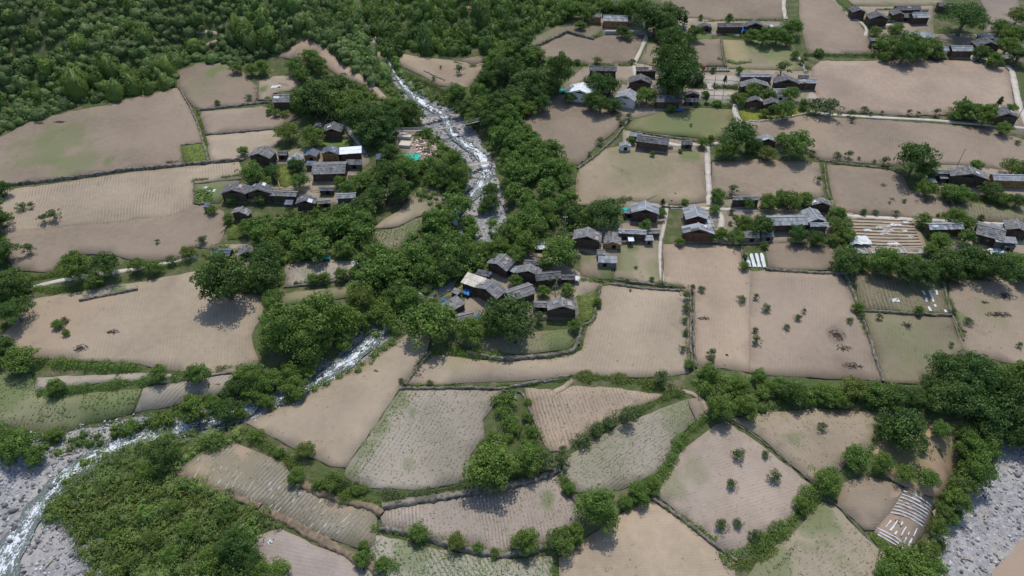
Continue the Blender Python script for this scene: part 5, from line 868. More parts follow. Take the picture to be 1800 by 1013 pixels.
SL_, SM, SLT, BS, WM = 'slate', 'slate_mid', 'slate_light', 'blue_slate', 'white_metal'
HT = [
(497,170,32,16,'E',0,T,SM,'lone timber house with a patched grey roof beside the vegetable plot'), (585,223,33,16,'G',0,T,SL_,'timber house with arched ground floor openings below the bare pole frame'),
(559,219,13,8,'G',0,TG,SL_,'tiny grey shed tucked behind the arched timber house'), (461,266,40,18,'G',-12,T,SM,'timber house with a broad grey gable at the bare field corner'), (497,268,17,8,'E',0,T,SL_,'small dark shed next to the gabled house at the field corner'),
(519,277,26,14,'G',0,WW,SLT,'pale shed with light grey roof in the hamlet yard'), (548,268,22,13,'G',-8,TN,BS,'small yellow timber house with blue grey roof'), (582,263,32,14,'G',-5,TN,BS,'timber house with dark blue grey roof touching the white metal roof'),
(616,264,38,11,'L',8,T,WM,'long shed with bright white metal roof'), (547,287,18,7,'L',0,TG,BS,'low blue grey lean-to in front of the small yellow house'), (579,292,58,24,'E',3,T,SM,'largest farmhouse of the stream hamlet with long grey shingle roof'),
(622,285,28,8,'L',0,TG,SL_,'flat dark lean-to roof joining the largest hamlet farmhouse'), (675,274,28,12,'G',0,T,BS,'small house with blue grey roof half hidden by trees near the rubble yard'), (763,301,14,12,'G',20,T,SL_,'small hut roof peeking from trees by the sloping field'),
(412,330,44,18,'G',0,T,SL_,'broad dark house with gable at the end of the hamlet beside the maize plot'), (456,330,42,16,'G',0,T,SL_,'dark gabled house adjoining the broad one by the maize plot'), (499,337,47,12,'E',-3,T,SM,'low wide slate house third along the hamlet row'),
(538,350,34,14,'G',0,T,SL_,'house with rounded dark roof in the hamlet row'), (574,330,25,8,'E',0,T,SL_,'small dark shed below the largest hamlet farmhouse'), (608,341,34,12,'E',6,TG,SLT,'house with light grey roof half sunk in hamlet trees'),
(694,334,34,15,'G',18,T,SLT,'isolated house with tilted grey gable by the bare streamside field'), (508,355,14,9,'L',0,TG,BS,'tiny square shed before the rounded dark roof'), (424,370,32,12,'G',-12,T,SM,'small house with two-tone grey roof downhill of the maize plot'),
(569,353,22,8,'E',10,T,SM,'low grey roof squeezed below the hamlet terrace'), (364,361,11,6,'L',0,TG,BS,'tiny hut at the corner of the maize plot'), (392,441,30,15,'E',-5,T,BS,'blue grey roof rising from trees beside the stone lane'), (431,439,24,14,'G',20,T,SL_,'dark gabled house beside the felled pale beam'),
(881,458,40,24,'G',-32,T,SM,'tall dark house with steep slate roof at the top of the slate cluster'), (900,471,20,12,'L',-32,T,SLT,'pale lean-to attached to the tall dark house'), (850,480,25,8,'L',-20,T,SL_,'narrow shed beside the beige weighted roof'),
(833,493,38,19,'L',-26,T,'beige_sheet','shed with beige sheet roof weighted by dark lumps'), (862,504,50,24,'G',-38,T,SM,'wide slate house downhill of the beige roof'), (913,510,50,24,'E',26,T,SM,'long slate house with slanting ridge in the middle of the cluster'),
(930,473,42,17,'G',-12,T,SM,'weathered slate house beside the metal-edged roof'), (936,459,30,8,'E',-8,T,SL_,'low dark shed uphill of the weathered slate house'), (963,481,46,18,'E',10,T,SL_,'house with dark roof trimmed by bright metal edges'), (997,485,28,11,'E',0,T,SL_,'dark shed next to the white water tank'),
(797,534,28,24,'L',-52,T,SM,'upper half of the stepped slate barn beside the broad walnut'), (817,554,32,16,'E',20,T,SM,'lower half of the stepped slate barn beside the broad walnut'), (802,512,15,9,'L',-30,T,SM,'little grey shed near the blue tarpaulins'),
(988,534,50,20,'G',0,T,SM,'lowest gabled timber house beside the square pale field'), (951,533,26,13,'E',-4,T,SM,'small slate house adjoining the lowest gabled one'), (1033,411,48,21,'G',-10,T,SM,'big timber house with wide slate gable beside the dirt yard'),
(1077,417,29,24,'G',-6,TN,SM,'yellow timber house with tall narrow gable'), (1057,443,15,9,'L',0,T,SM,'small grey lean-to at the yellow timber house'), (1068,456,33,11,'L',-4,TG,SLT,'low shed with light roof at the foot of the yellow timber house'), (1112,404,48,11,'E',-5,T,SLT,'long shed with pale blue grey roof above the kitchen garden'),
(1148,405,24,8,'E',0,T,SM,'dark low shed beside the garden lane'), (1141,418,15,9,'L',0,TG,SLT,'square shed with white roof by the garden lane'), (1109,420,10,6,'L',0,TG,WM,'tiny white-roofed coop in front of the long pale shed'), (1134,364,47,20,'G',-6,T,SLT,'large dark house with grey gable next to the teal tarpaulin'),
(1106,371,16,9,'L',-15,T,BS,'blue lean-to beside the teal tarpaulin'), (1223,373,38,23,'G',0,TR,SLT,'red brown house with tall grey roof and pale ridge'), (1228,401,54,15,'G',-3,TR,SLT,'red brown gabled house on a concrete base facing the bare field'), (1247,393,15,12,'L',0,TG,SLT,'pale side roof beside the red brown gabled house'),
(1312,345,47,10,'E',0,T,SM,'long dark shed beside the village square'), (1321,412,29,11,'L',0,TG,SM,'grey shed just uphill of the white bed covers'), (1349,411,22,9,'L',0,TG,SM,'smaller grey shed beside the white bed covers'), (1379,384,76,20,'E',2,T,SLT,'longest barn with mottled grey roof and open front'),
(1430,377,32,22,'G',7,TG,SLT,'pale ridge-roofed house at the end of the longest barn'), (1440,392,33,9,'E',0,TG,SLT,'lower pale roof stepping down from the pale ridge-roofed house'), (1443,354,34,12,'G',-4,T,SM,'small dark gabled house beside the upright field path'),
(1662,394,61,14,'E',2,T,SLT,'long dark house with mottled roof beside the terraced plot'), (1742,403,44,25,'E',-28,T,SM,'slate house with slanting ridge among the village edge sheds'), (1757,399,26,9,'L',-12,TG,SLT,'pale shed behind the slanting slate house'), (1788,396,36,18,'G',-20,T,SM,'dark gabled house at the frame edge beside the lane'),
(1768,421,36,9,'L',-8,TG,SLT,'pale patched sheds row by the slanting slate house'), (1774,430,20,7,'L',0,TG,SM,'low grey shed beside the patched pale roof'), (1704,302,62,17,'G',-12,T,SM,'largest farmhouse with wide dark slate gable'), (1658,299,42,9,'E',-3,T,SM,'slate wing joining the largest farmhouse'), (1664,309,27,8,'L',0,T,SLT,'light grey step roof before the slate wing'),
(1638,317,14,7,'L',0,TG,SLT,'tiny white-topped shed by the tallest round tree'), (1782,309,74,13,'E',-3,TN,SLT,'yellow walled building with long pale roof at the frame edge'),
(1508,16,24,9,'G',0,T,SL_,'small dark house at the bend of the winding white path'), (1543,26,33,11,'G',0,T,SL_,'wide dark gabled house next to the winding white path'), (1596,12,44,8,'E',2,T,SL_,'uppermost long dark house of the top farm group'), (1577,21,22,9,'G',0,T,SL_,'narrow dark gable between the top farm houses'), (1592,26,20,7,'E',0,T,SM,'grey wing of the solar roofed house'), (1617,25,30,9,'E',3,T,SLT,'dark house with pale roof carrying solar panels'),
(1615,62,52,9,'L',0,T,SLT,'long pale roof under the wide spreading tree'), (1545,67,29,6,'E',0,TG,SLT,'long low open shed below the winding path'), (1690,83,38,10,'E',0,T,SLT,'tall timber shed with bright grey roof at the lane head'), (1734,73,41,12,'G',0,T,SL_,'dark gabled house across the lane from the bright roofed shed'), (1733,64,28,6,'L',0,T,BS,'blue grey roof just behind the dark gabled lane house'),
(1752,71,14,7,'L',-12,T,BS,'small blue side roof of the dark lane house'), (1766,98,24,6,'E',-5,T,SLT,'low pale shed in the trees below the lane houses'), (1767,197,40,14,'G',-4,T,SL_,'dark house beside the pale lane at the field corner'), (1735,190,20,6,'L',0,TG,BS,'small blue roof hidden behind bushes at the field corner'), (1662,6,26,7,'E',-3,T,SL_,'dark roof almost hidden above the wide spreading tree'), (1655,84,24,7,'E',0,WW,SLT,'whitish shed in bushes beside the bright roofed shed'),
(1240,44,22,8,'G',0,T,SL_,'smallest dark house uphill of the grassy terrace'), (1284,42,44,8,'E',0,T,SL_,'long dark house with blue tarpaulin at its corner'), (1326,41,34,9,'G',0,T,SL_,'dark gabled house beside the blue tarpaulin'), (1361,44,31,7,'E',0,TG,SLT,'pale roofed low house beside the round tree'), (1167,52,40,9,'E',0,T,SL_,'dark slate house beside the footpath fork'), (1082,30,43,12,'E',-4,TN,SLT,'yellow timber house with light grey roof on a stone terrace'),
(1047,27,22,6,'L',-5,TN,SM,'open yellow timber porch shed next to the yellow house'), (1085,4,24,8,'E',-4,T,SL_,'dark roof among trees uphill of the yellow timber house'), (1134,3,12,7,'G',0,T,SL_,'little grey roof at the frame top among trees'), (1060,118,48,10,'E',-3,T,SL_,'low long slate roof partly under trees'), (1136,119,36,9,'E',0,T,SL_,'dark slate house where the footpath reaches the hamlet'), (1126,138,40,14,'G',-8,T,SL_,'dark gabled house with a blue patched roof corner'),
(1103,165,36,17,'G',-24,WW,SLT,'pale roofed house with whitewashed side wall'), (1174,171,43,14,'E',-3,T,SL_,'dark slate house below the white pole tripod'), (1217,163,25,7,'G',0,T,SL_,'small dark gable beside the lower court'), (1216,174,24,8,'E',0,T,SM,'grey shed right below the small dark gable'), (1221,127,26,18,'G',8,T,BS,'blue grey roofed house beside the paved court'), (1022,155,44,18,'G',-16,WW,WM,'white metal roofed building among dark trees'),
(1330,130,56,7,'E',0,TG,SLT,'long narrow pale roof uphill of the broad gabled hall'), (1327,145,50,12,'G',0,T,SM,'broad gabled hall beside the paved court'), (1383,139,42,12,'G',-6,T,SL_,'dark gabled house beside the big bare field corner'), (1419,140,34,9,'E',0,T,SLT,'pale roofed wing next to the dark gabled corner house'), (1413,133,18,5,'E',0,T,SL_,'little dark roof behind the pale wing'), (1371,157,25,8,'E',0,TG,SLT,'pale small roof between hall and garden trees'),
(1328,174,31,10,'G',-8,T,SL_,'one of twin dark gables above the yellow garden, nearer the court'), (1358,178,31,11,'G',-5,T,SL_,'one of twin dark gables above the yellow garden, next to the round bush'), (1348,243,33,11,'G',0,T,SLT,'house with light gable between two big round trees'), (1148,243,56,15,'E',-14,T,SL_,'long dark barn with slanting roof below the greenish field'), (1118,235,22,8,'E',-14,T,SLT,'pale roof end of the long slanting barn'), (1208,249,18,9,'E',0,T,SL_,'small square hut on the path below the greenish field'), (1099,253,19,8,'G',0,WW,SLT,'little hut with bluish white roof by the diagonal wall'),
(1372,164,18,10,'L',0,WW,SM,'small grey annex beside the path between gardens')]
for h in HT: house(*h)

# ------------------------------------------------------------------ labels for the listed trees, told apart by what stands next to them
LAND = [(497,172,'the lone timber house by the vegetable plot'),(585,229,'the house with arched openings'),(461,272,'the gabled house at the field corner'),(616,265,'the white metal roof'),(579,297,'the largest hamlet farmhouse'),(412,335,'the broad house by the maize plot'),(498,342,'the third house of the hamlet row'),
(693,338,'the isolated tilted gable'),(423,373,'the two-tone grey roof'),(392,444,'the roof beside the stone lane'),(440,470,'the felled pale beam'),(340,272,'the square green plot'),(240,480,'the stone lane'),(120,580,'the dead heap in the orange field'),(130,645,'the hedge below the orange field'),(150,710,'the striped green field'),
(50,380,'the furrowed streamless field edge'),(713,248,'the rubble yard'),(768,228,'the upper footbridge'),(835,290,'the plank bridge'),(850,380,'the gravel island'),(650,130,'the pylon on the bare spur'),(760,120,'the sloping bare field'),(1022,155,'the white metal building'),(985,200,'the brown streamside field'),(882,465,'the tall dark house of the slate cluster'),(833,495,'the beige weighted roof'),
(915,515,'the long slate house in the cluster'),(988,540,'the lowest gabled house'),(817,550,'the stepped slate barn'),(940,600,'the garden field'),(640,615,'the lower white rapids'),(455,711,'the short white cascade'),(700,430,'the crop strip beside the dark wood'),(560,480,'the two small wood-side fields'),(1033,415,'the big house with wide slate gable'),(1077,420,'the yellow timber gable'),(1134,368,'the house with the teal tarpaulin'),(1228,405,'the red brown house on concrete'),
(1312,348,'the village square shed'),(1325,460,'the white bed covers'),(1379,385,'the longest barn'),(1443,358,'the small gable by the field path'),(1510,422,'the crumpled white sheet'),(1662,397,'the long house by the terraced plot'),(1742,405,'the slanting slate house'),(1704,305,'the largest farmhouse'),(1782,315,'the yellow walled building'),(1640,535,'the white film strips'),(1214,570,'the twin boundary walls'),(1400,560,'the pink field centre'),
(1545,30,'the winding white path houses'),(1600,25,'the solar roofed house'),(1615,63,'the long pale roof'),(1690,88,'the bright roofed lane shed'),(1734,76,'the dark lane house'),(1767,200,'the dark house at the field corner'),(1560,208,'the straight field path'),(1490,97,'the straight field hedge'),(1284,45,'the house with the blue tarpaulin'),(1361,45,'the pale roofed low house'),(1167,53,'the footpath fork house'),(1082,32,'the yellow house on the terrace'),
(1255,122,'the white letters'),(1265,165,'the lower court'),(1327,148,'the broad gabled hall'),(1343,178,'the twin gables'),(1418,140,'the pale wing at the field corner'),(1174,172,'the house below the pole tripod'),(1103,167,'the whitewashed house'),(1126,138,'the blue patched roof'),(1348,245,'the light gable between round trees'),(1148,245,'the long slanting barn'),(1243,258,'the upright white path top'),
(900,720,'the shrub-filled gully'),(870,840,'the retaining bank of the crescent field'),(830,960,'the bottom wall of the crescent field'),(1090,740,'the hedge of the triangular field'),(1210,690,'the small dirt track bend'),(1240,730,'the red earth patch'),(1300,860,'the bushy lower field'),(1400,700,'the hedgebank across the fields'),(1700,680,'the tallest dark grove'),(1590,800,'the sandy orchard'),(1590,910,'the white film beds'),(1740,860,'the grey gravel bar'),
(550,830,'the pale curved field end'),(500,960,'the wide dark earth bank'),(60,780,'the stream bend bushes'),(330,730,'the stream above the fan'),(1130,870,'the tan field top'),(1660,945,'the riverside footpath'),(1180,100,'the tall dark grove by the footpath'),(640,975,'the green row field corner'),(430,130,'the olive upper field'),(1690,195,'the bushes by the corner house')]
used = {}; ORD = ['', 'second ', 'third ', 'fourth ', 'fifth ', 'sixth ', 'seventh ', 'eighth ', 'ninth ', 'tenth ', 'eleventh ', 'twelfth ']
items = []
for (x, y, w, k, o) in TLIST:
    d, j = min((math.hypot(x - a, (y - b) * 1.2), i) for i, (a, b, _) in enumerate(LAND)); a, b, ph = LAND[j]; dx, dy = x - a, y - b
    if d < 16: rel = 'right beside'
    elif abs(dy) > abs(dx): rel = 'uphill of' if dy < 0 else 'downhill of'
    else:
        toward = (dx < 0) if a > 780 or b < 0 else (dx > 0)
        rel = 'on the stream side of' if toward else 'on the far-bank side of' if False else 'beyond, away from the stream,'
        if not toward: rel = 'on the outer side of'
    items.append((d, w, k, rel, ph, o))
sizes = {}
for it in items: sizes.setdefault((it[2], it[3], it[4]), []).append(it)
for (k, rel, ph), L_ in sizes.items():
    L_.sort(key=lambda t: t[0])
    for i, (d, w, _, _, _, o) in enumerate(L_):
        sz = 'large' if w > 60 else 'medium' if w > 36 else 'small' if w > 16 else 'tiny'
        rk = '' if len(L_) == 1 else (', nearest of them' if i == 0 else ', %snearest' % ORD[min(i, 11)])
        lab = '%s %s %s %s %s%s' % (sz if k not in 'w' else 'huge', TONE[k.lower()] if k != 'b' else 'leafy', 'bush' if k in 'DGL' else 'tree' if k in 'dgl' else NOUN[k], rel, ph, rk)
        wds = lab.split()
        if len(wds) > 16: lab = lab.replace('on the stream side of', 'streamward of').replace('on the outer side of', 'outward of')
        if len(lab.split()) > 16: lab = lab.replace(TONE[k.lower()] + ' ', '')
        if len(lab.split()) > 16: lab = lab.replace('on the outer side of', 'beside')
        o['label'] = lab; o['group'] = {'s': 'saplings scattered in the fields', 'b': 'shrubs along banks and gullies', 'c': 'pointed trees among the houses', 'w': None, 'D': 'bushes around the village and fields', 'G': 'bushes around the village and fields', 'L': 'bushes around the village and fields'}.get(k, 'broadleaf trees of the village and fields') or 'spreading tree'

# ------------------------------------------------------------------ smaller things
def cloth(name, x, y, w, h_px, mat, label, cat, up=1.2, rot=0, bumpy=.25, seed=0):
    r = np.random.default_rng(seed + 40); p = at([(x, y)], up)[0]; s = scale_at(p)[0]; W = w / s; D = max(1.5, h_px / s / .62); n = 9; u = np.linspace(-.5, .5, n); X, Y = np.meshgrid(u * W, u * D)
    Z = up + bumpy * snoise(X, Y, max(W, D) * .45, seed) + .10 * r.normal(0, 1, X.shape) - np.maximum(abs(X / W), abs(Y / D)) ** 6 * 40 * up * .3; id_ = np.arange(n * n).reshape(n, n)
    F = np.stack([id_[:-1, :-1], id_[:-1, 1:], id_[1:, 1:], id_[1:, :-1]], -1).reshape(-1, 4)
    X = X + r.normal(0, .12, X.shape); Y = Y + r.normal(0, .12, X.shape)
    return tag(obj(name, mesh_np(name, np.stack([X, Y, Z], -1), F, M[mat], {'tone': ('FACE', r.uniform(.3, .7, len(F)))}, True), None, p, math.radians(rot)), label, cat)
for i, (x, y, w, h, m_, up, lab) in enumerate([(877,521,26,10,'cyan_tarp',1.6,'light blue tarpaulin wedged between two slate houses'), (886,528,16,7,'blue_tarp',1.2,'bright blue tarpaulin over a yard corner below the light blue one'), (842,555,9,7,'blue_tarp',1.0,'small blue tarpaulin at the foot of the stepped barn'), (820,512,14,8,'blue_tarp',1.5,'blue tarpaulin roof beside the little grey shed'),
   (779,527,8,4,'blue_tarp',1.6,'blue sheet corner showing by the stepped barn top'), (862,479,6,4,'blue_tarp',1.6,'scrap of blue sheet on the narrow shed'), (540,264,10,6,'teal_tarp',.7,'teal heap of netting in the hamlet yard'), (724,276,26,14,'teal_tarp',.8,'teal green netting heap beside the rubble yard'), (573,452,15,7,'teal_tarp',1.0,'teal sheet at the edge of the dark hamlet wood'),
   (1100,367,10,7,'teal_tarp',2.6,'teal tarpaulin bundle beside the grey gabled house'), (989,159,12,8,'teal_tarp',.6,'teal sheet beside the white metal building'), (1307,51,10,7,'blue_tarp',2.6,'blue tarpaulin hanging between the two dark houses'), (1195,194,12,4,'blue_tarp',.4,'blue sheet lying before the dark slate house'), (1180,47,0,0,'',0,''), (1199,47,14,5,'cyan_tarp',1.2,'pale blue sheet beside the footpath fork house'),
   (1510,421,38,15,'white_film',1.4,'big crumpled white sheet at the edge of the terraced plot'), (1752,441,28,10,'white_film',.9,'white and blue sheet over a heap by the slanting slate house'), (1754,444,9,4,'blue_tarp',1.2,'blue scrap on the white heap cover'), (1013,488,12,7,'white_film',1.8,'white sheet over the tank beside the dark shed'), (525,148,0,0,'',0,''), (485,152,16,5,'white_film',.3,'patch of white film in the vegetable plot'),
   (373,335,12,5,'white_film',.3,'white film heap in the maize plot'), (361,330,6,3,'white_film',.3,'small white scrap in the maize plot'), (955,431,26,14,'white_film',1.5,'pinkish white sheet over a collapsed roof under the big tree'), (425,923,7,4,'white_film',.6,'white plastic drum lying in the thicket'), (475,952,8,5,'white_film',.15,'pale scrap lying in the small brown field'), (432,430,0,0,'',0,''),
   (1572,527,16,6,'white_film',.15,'torn white film lying in the striped field'), (500,433,0,0,'',0,''), (905,694,5,12,'white_film',.5,'narrow white tank slab at the top of the gully'), (632,464,26,10,'white_film',.2,'pale film patch at the end of the wood-side field'), (1250,37,0,0,'',0,''), (1296,62,6,4,'white_film',.5,'white bag by the long dark house'), (1565,395,0,0,'',0,''), (800,485,20,5,'cyan_tarp',.8,'pale blue film by the stream below the beige roof')]):
    if w: cloth('tarpaulin' if 'tarp' in m_ else 'plastic_sheet', x, y, w, h, m_, lab, 'tarpaulin' if 'tarp' in m_ else 'plastic sheet', up, float(hr.uniform(-20, 20)), .22, i)
# white film strips laid on beds
def strips(P0, P1, Q0, Q1, n, w, label, name='film_bed', broken=.0, cat='plastic bed', seed=0, wob=.0, mat='white_film'):
    """n strips between edge P0-P1 (starts) and Q0-Q1 (ends)"""
    r = np.random.default_rng(seed + 200); a = at([P0, P1, Q0, Q1]); c = a.mean(0); root = empty(name, c); tag(root, label, cat)
    for i in range(n):
        f = i / max(1, n - 1); A = a[0] * (1 - f) + a[1] * f; B = a[2] * (1 - f) + a[3] * f; L = np.linalg.norm(B - A); k = max(3, int(L / .9)); V = []; F = []; T_ = []
        d = (B - A)[:2] / L; nn = np.array([-d[1], d[0]])
        for j in range(k):
            q = A[:2] + (B - A)[:2] * (j / (k - 1)) + nn * (wob * math.sin(j * .7 + i)); hw = w / 2 * r.uniform(.8, 1.15)
            for sgn in (-1, 0, 1):
                e = q + nn * hw * sgn + r.normal(0, .05, 2); V.append((e[0] - c[0], e[1] - c[1], float(hgt(e[0], e[1])) - c[2] + .16 + (.16 if sgn == 0 else 0) + r.uniform(0, .05)))
        for j in range(k - 1):
            if r.random() < broken: continue
            F += [(3*j, 3*j+1, 3*j+4, 3*j+3), (3*j+1, 3*j+2, 3*j+5, 3*j+4)]
        if F: obj('film_strip', mesh_np('film_strip', V, np.array(F), M[mat], {'tone': ('FACE', r.uniform(.3, .7, len(F)))}), root)
strips((1311,447), (1338,446), (1318,470), (1344,471), 4, 1.15, 'four white film covered beds beside the grey shed')
strips((1622,512), (1644,511), (1636,548), (1662,550), 3, .8, 'three tattered white film strips in the striped field', broken=.4, wob=.15)
strips((1588,864), (1565,902), (1636,890), (1622,926), 8, .30, 'green and white film rows at the top of the vegetable beds', broken=.08, seed=2)
strips((1566,916), (1612,930), (1556,928), (1594,965), 6, .36, 'pinkish soil beds with torn white film in the vegetable plot', broken=.35, seed=3)
strips((1540,928), (1535,936), (1592,962), (1586,972), 3, .35, 'three thin film rows at the lowest edge of the vegetable plot', broken=.1, seed=4)
strips((350,805), (640,905), (335,838), (590,955), 34, .17, 'faded white film rows across the slanting field', broken=.55, seed=5, wob=.12, mat='film_old')
# the terraced plot with debris
tp = empty('terraced_plot', at1(1565, 415)); tag(tp, 'stepped seedbed plot with pale debris beside the crumpled white sheet', 'plot')
TP = drape('plot_ground', [(1482,383),(1606,388),(1618,410),(1628,434),(1630,450),(1535,450),(1500,432),(1490,405)], field_mat((.36,.28,.20)), lift=.12)[1]
for j in range(9):
    P = [(1484 + j * 2.5, 385 + j * 5.6), (1545 + j, 387 + j * 5.7), (1603 + j * 2, 390 + j * 5.2)]; C, N, t = ribbon(P, 1); mb = MB(); c0 = np.array(tp.location)
    for q in range(0, len(C) - 1): 
        a = C[q]; b = C[q + 1]; m2 = (a + b) / 2; mb.box((m2[0] - c0[0], m2[1] - c0[1], float(hgt(*m2)) - c0[2] + .25 + hr.uniform(0, .12)), (np.linalg.norm(b - a) * 1.02, .34, .5), math.atan2(b[1] - a[1], b[0] - a[0]), tone=float(hr.uniform(.2, .9)))
    mb.obj('seedbed_kerb', M['wood_pale'], tp)
for i, (x, y, w, h) in enumerate([(1575,395,22,3),(1552,398,26,3),(1592,391,12,3),(1555,409,20,5),(1525,404,14,5),(1590,406,10,4),(1570,429,22,7),(1560,404,20,2),(1600,415,8,4)]): cloth('plastic_sheet', x, y, w, h, 'film_old' if i % 2 else 'white_film', ['white strip along the top seedbed', 'long pale strip on the second seedbed', 'folded white scrap at the seedbed corner', 'heap of torn pale film among the seedbeds', 'shredded film on the outer seedbeds', 'small pale scrap past the film heap', 'torn film above the sunken pits', 'thin pale strip between the seedbeds', 'small film scrap at the end of the seedbeds'][i], 'plastic sheet', .35, 0, .15, 90 + i)
for i, (x, y, w, lab) in enumerate([(1541,441,24,'sunken concrete pit next to the tank slab'), (1575,440,28,'middle sunken pit with a dark hollow'), (1607,441,34,'broad sunken pit beside the village trees'), (1513,441,18,'narrow concrete tank slab below the crumpled sheet')]):
    p = at1(x, y); s = scale_at(p)[0]; W = w / s; D = 3.6; o = empty('pit', p); tag(o, lab, 'pit'); mb = MB()
    for dx, dy, lx, ly in ((0, -D/2, W, .3), (0, D/2, W, .3), (-W/2 + .15, 0, .3, D - .3), (W/2 - .15, 0, .3, D - .3)): mb.box((dx, dy, .1), (lx, ly, .7), tone=.6)
    mb.obj('rim', M['concrete_grey'], o); mb = MB(); mb.box((0, 0, -.1), (W - .3, D - .3, .5), tone=.4); mb.obj('floor', M['concrete_grey'], o)
    if i != 3:
        mb = MB(); n = 14; mb.add([(W * .22 * math.cos(6.283 * k / n), D * .30 * math.sin(6.283 * k / n), .17) for k in range(n)], [tuple(range(n))]); mb.obj('hollow', M['wallstone'], o)
# paved courts, steps, concrete base
for P, lab in [([(1231,134),(1266,133),(1292,134),(1301,142),(1300,152),(1262,151),(1228,149)], 'court'), ([(1211,159),(1255,160),(1296,162),(1286,179),(1236,175),(1229,176),(1213,168)], 'court'), ([(1288,362),(1320,358),(1322,368),(1290,369)], 'pavement'), ([(1240,372),(1270,374),(1262,392),(1242,388)], 'pavement'), ([(1063,395),(1054,455),(1044,455),(1058,398)], 'pavement'),
    ([(1065,50),(1140,52),(1136,62),(1062,58)], 'pavement'), ([(1690,75),(1712,90),(1700,105),(1712,98),(1718,106),(1706,108)], 'pavement'), ([(1580,40),(1588,33),(1596,38),(1575,44)], 'pavement'), ([(1425,160),(1460,190),(1448,194),(1415,175)], 'pavement')]:
    drape(lab, P, M['concrete'], lift=.16, grid=5, jit=.2)
for x0, y0, x1, y1 in ((1232,134.5,1298,136),(1229,141,1300,143)):
    pass
JM = plain('dark joint', (.16,.155,.15), .95, .1)
def line_strip(P, w, lift, mat, name):
    C, N, t = ribbon(P, w, 1.0); n = len(C); V = []
    for sg in (-1, 1): V.append(np.stack([C[:, 0] + N[:, 0] * w / 2 * sg, C[:, 1] + N[:, 1] * w / 2 * sg, hgt(C[:, 0], C[:, 1]) + lift], -1))
    V = np.concatenate(V); i = np.arange(n - 1); return tag(obj(name, mesh_np(name, V, np.stack([i, i + 1, n + i + 1, n + i], -1), mat)), kind='structure')
for P in [[(1231,141),(1265,142),(1298,144)], [(1258,134),(1256,150)], [(1228,168),(1290,170)], [(1240,161),(1238,175)], [(1256,161),(1254,176)], [(1272,161),(1269,177)]]: line_strip(P, .25, .30, JM, 'pavement_joint')
p = at1(1247, 154); o = empty('steps', p); tag(o, 'pale stone steps linking the two paved courts', 'steps')
for k in range(6): MB().box((0, -2.2 + k * .75, .12 + k * .12), (2.4, .72, .5), tone=.6).obj('step', M['concrete'], o)
p = at1(1229, 421); s = scale_at(p)[0]; mb = MB(); mb.box((0, 0, .6), (50 / s, 1.0, 2.4), tone=.4); tag(mb.obj('retaining_wall', M['concrete'], None, p), 'pale concrete base wall under the red brown gabled house', 'wall')
p = at1(1100, 60); s = scale_at(p)[0]; mb = MB(); mb.box((0, 0, .5), (72 / s, .9, 2.2), tone=.4); tag(mb.obj('retaining_wall', M['concrete_grey'], None, p), 'grey stone terrace wall below the yellow timber house', 'wall')
# white letters with a red emblem
p = at1(1256, 127); s = scale_at(p)[0]; o = empty('sign_letters', p); o.scale = (1.15, 1, 1.2); tag(o, 'red emblem and row of white standing characters above the paved court', 'sign'); u = 1.55
def strokes(name, mat, segs, cx, sz, z0=.8):
    mb = MB()
    for x0, y0, x1, y1 in segs:
        a = Vector(((x0 - .5) * sz, 0, y0 * sz + z0)); b = Vector(((x1 - .5) * sz, 0, y1 * sz + z0)); d = b - a; L = d.length + .15; ang = math.atan2(d.z, d.x)
        mb.box(((a + b) / 2)[:], (L, .14, .17), M=Matrix.Rotation(-ang, 3, 'Y'))
    q = mb.obj(name, M[mat], o, (cx, 0, 0)); return q
G = [[(.1,.9,.9,.9),(.5,0,.5,.9),(.1,0,.9,0)], [(.1,.95,.9,.95),(.15,.05,.85,.85),(.15,.85,.85,.05),(.05,0,.95,0)], [(.1,.95,.9,.95),(.2,.6,.8,.6),(.1,0,.9,0),(.2,0,.2,.95),(.8,0,.8,.95)],
     [(.15,0,.15,1),(.15,1,.85,.9),(.85,.9,.8,.5),(.15,.5,.8,.5)], [(.1,1,.15,.2),(.15,.2,.5,0),(.5,0,.85,.2),(.85,.2,.9,1),(.3,.55,.7,.55)], [(.1,1,.5,.5),(.9,1,.5,.5),(.5,.5,.5,0),(.2,.2,.8,.2)], [(.15,0,.15,1),(.15,.4,.85,1),(.4,.55,.9,0),(.5,1,.9,.8)]]
xs_ = [-3.5, -2.2, -.95, .97, 2.3, 3.7, 5.1]
for g, cx in zip(G, xs_): strokes('letter', 'white_paint', g, cx, 1.0, .75)
mb = MB(); n = 18; mb.add([(.0 + .72 * math.cos(6.283 * k / n), -.08, 1.5 + .85 * math.sin(6.283 * k / n)) for k in range(n)] + [(.72 * math.cos(6.283 * k / n), .08, 1.5 + .85 * math.sin(6.283 * k / n)) for k in range(n)], [tuple(range(n)), tuple(range(2 * n - 1, n - 1, -1))] + [(k, (k + 1) % n, n + (k + 1) % n, n + k) for k in range(n)]); mb.obj('emblem', M['red_paint'], o, (-4.75, 0, 0))
mb = MB(); mb.box((.3, .35, .2), (12.0, .25, .7)); mb.obj('plinth', M['wallstone'], o)
# solar panels
p = at([(1618, 22)], 4.6)[0]; p[2] += 4.65; o = empty('solar_panel', p); tag(o, 'dark solar panels lying on the pale roof of the top farm', 'solar panel')
for k in (-1, 1): MB().box((k * 1.75, 0, 0), (3.3, 1.6, .08), M=Matrix.Rotation(.25, 3, 'X')).obj('panel', M['solar'], o)
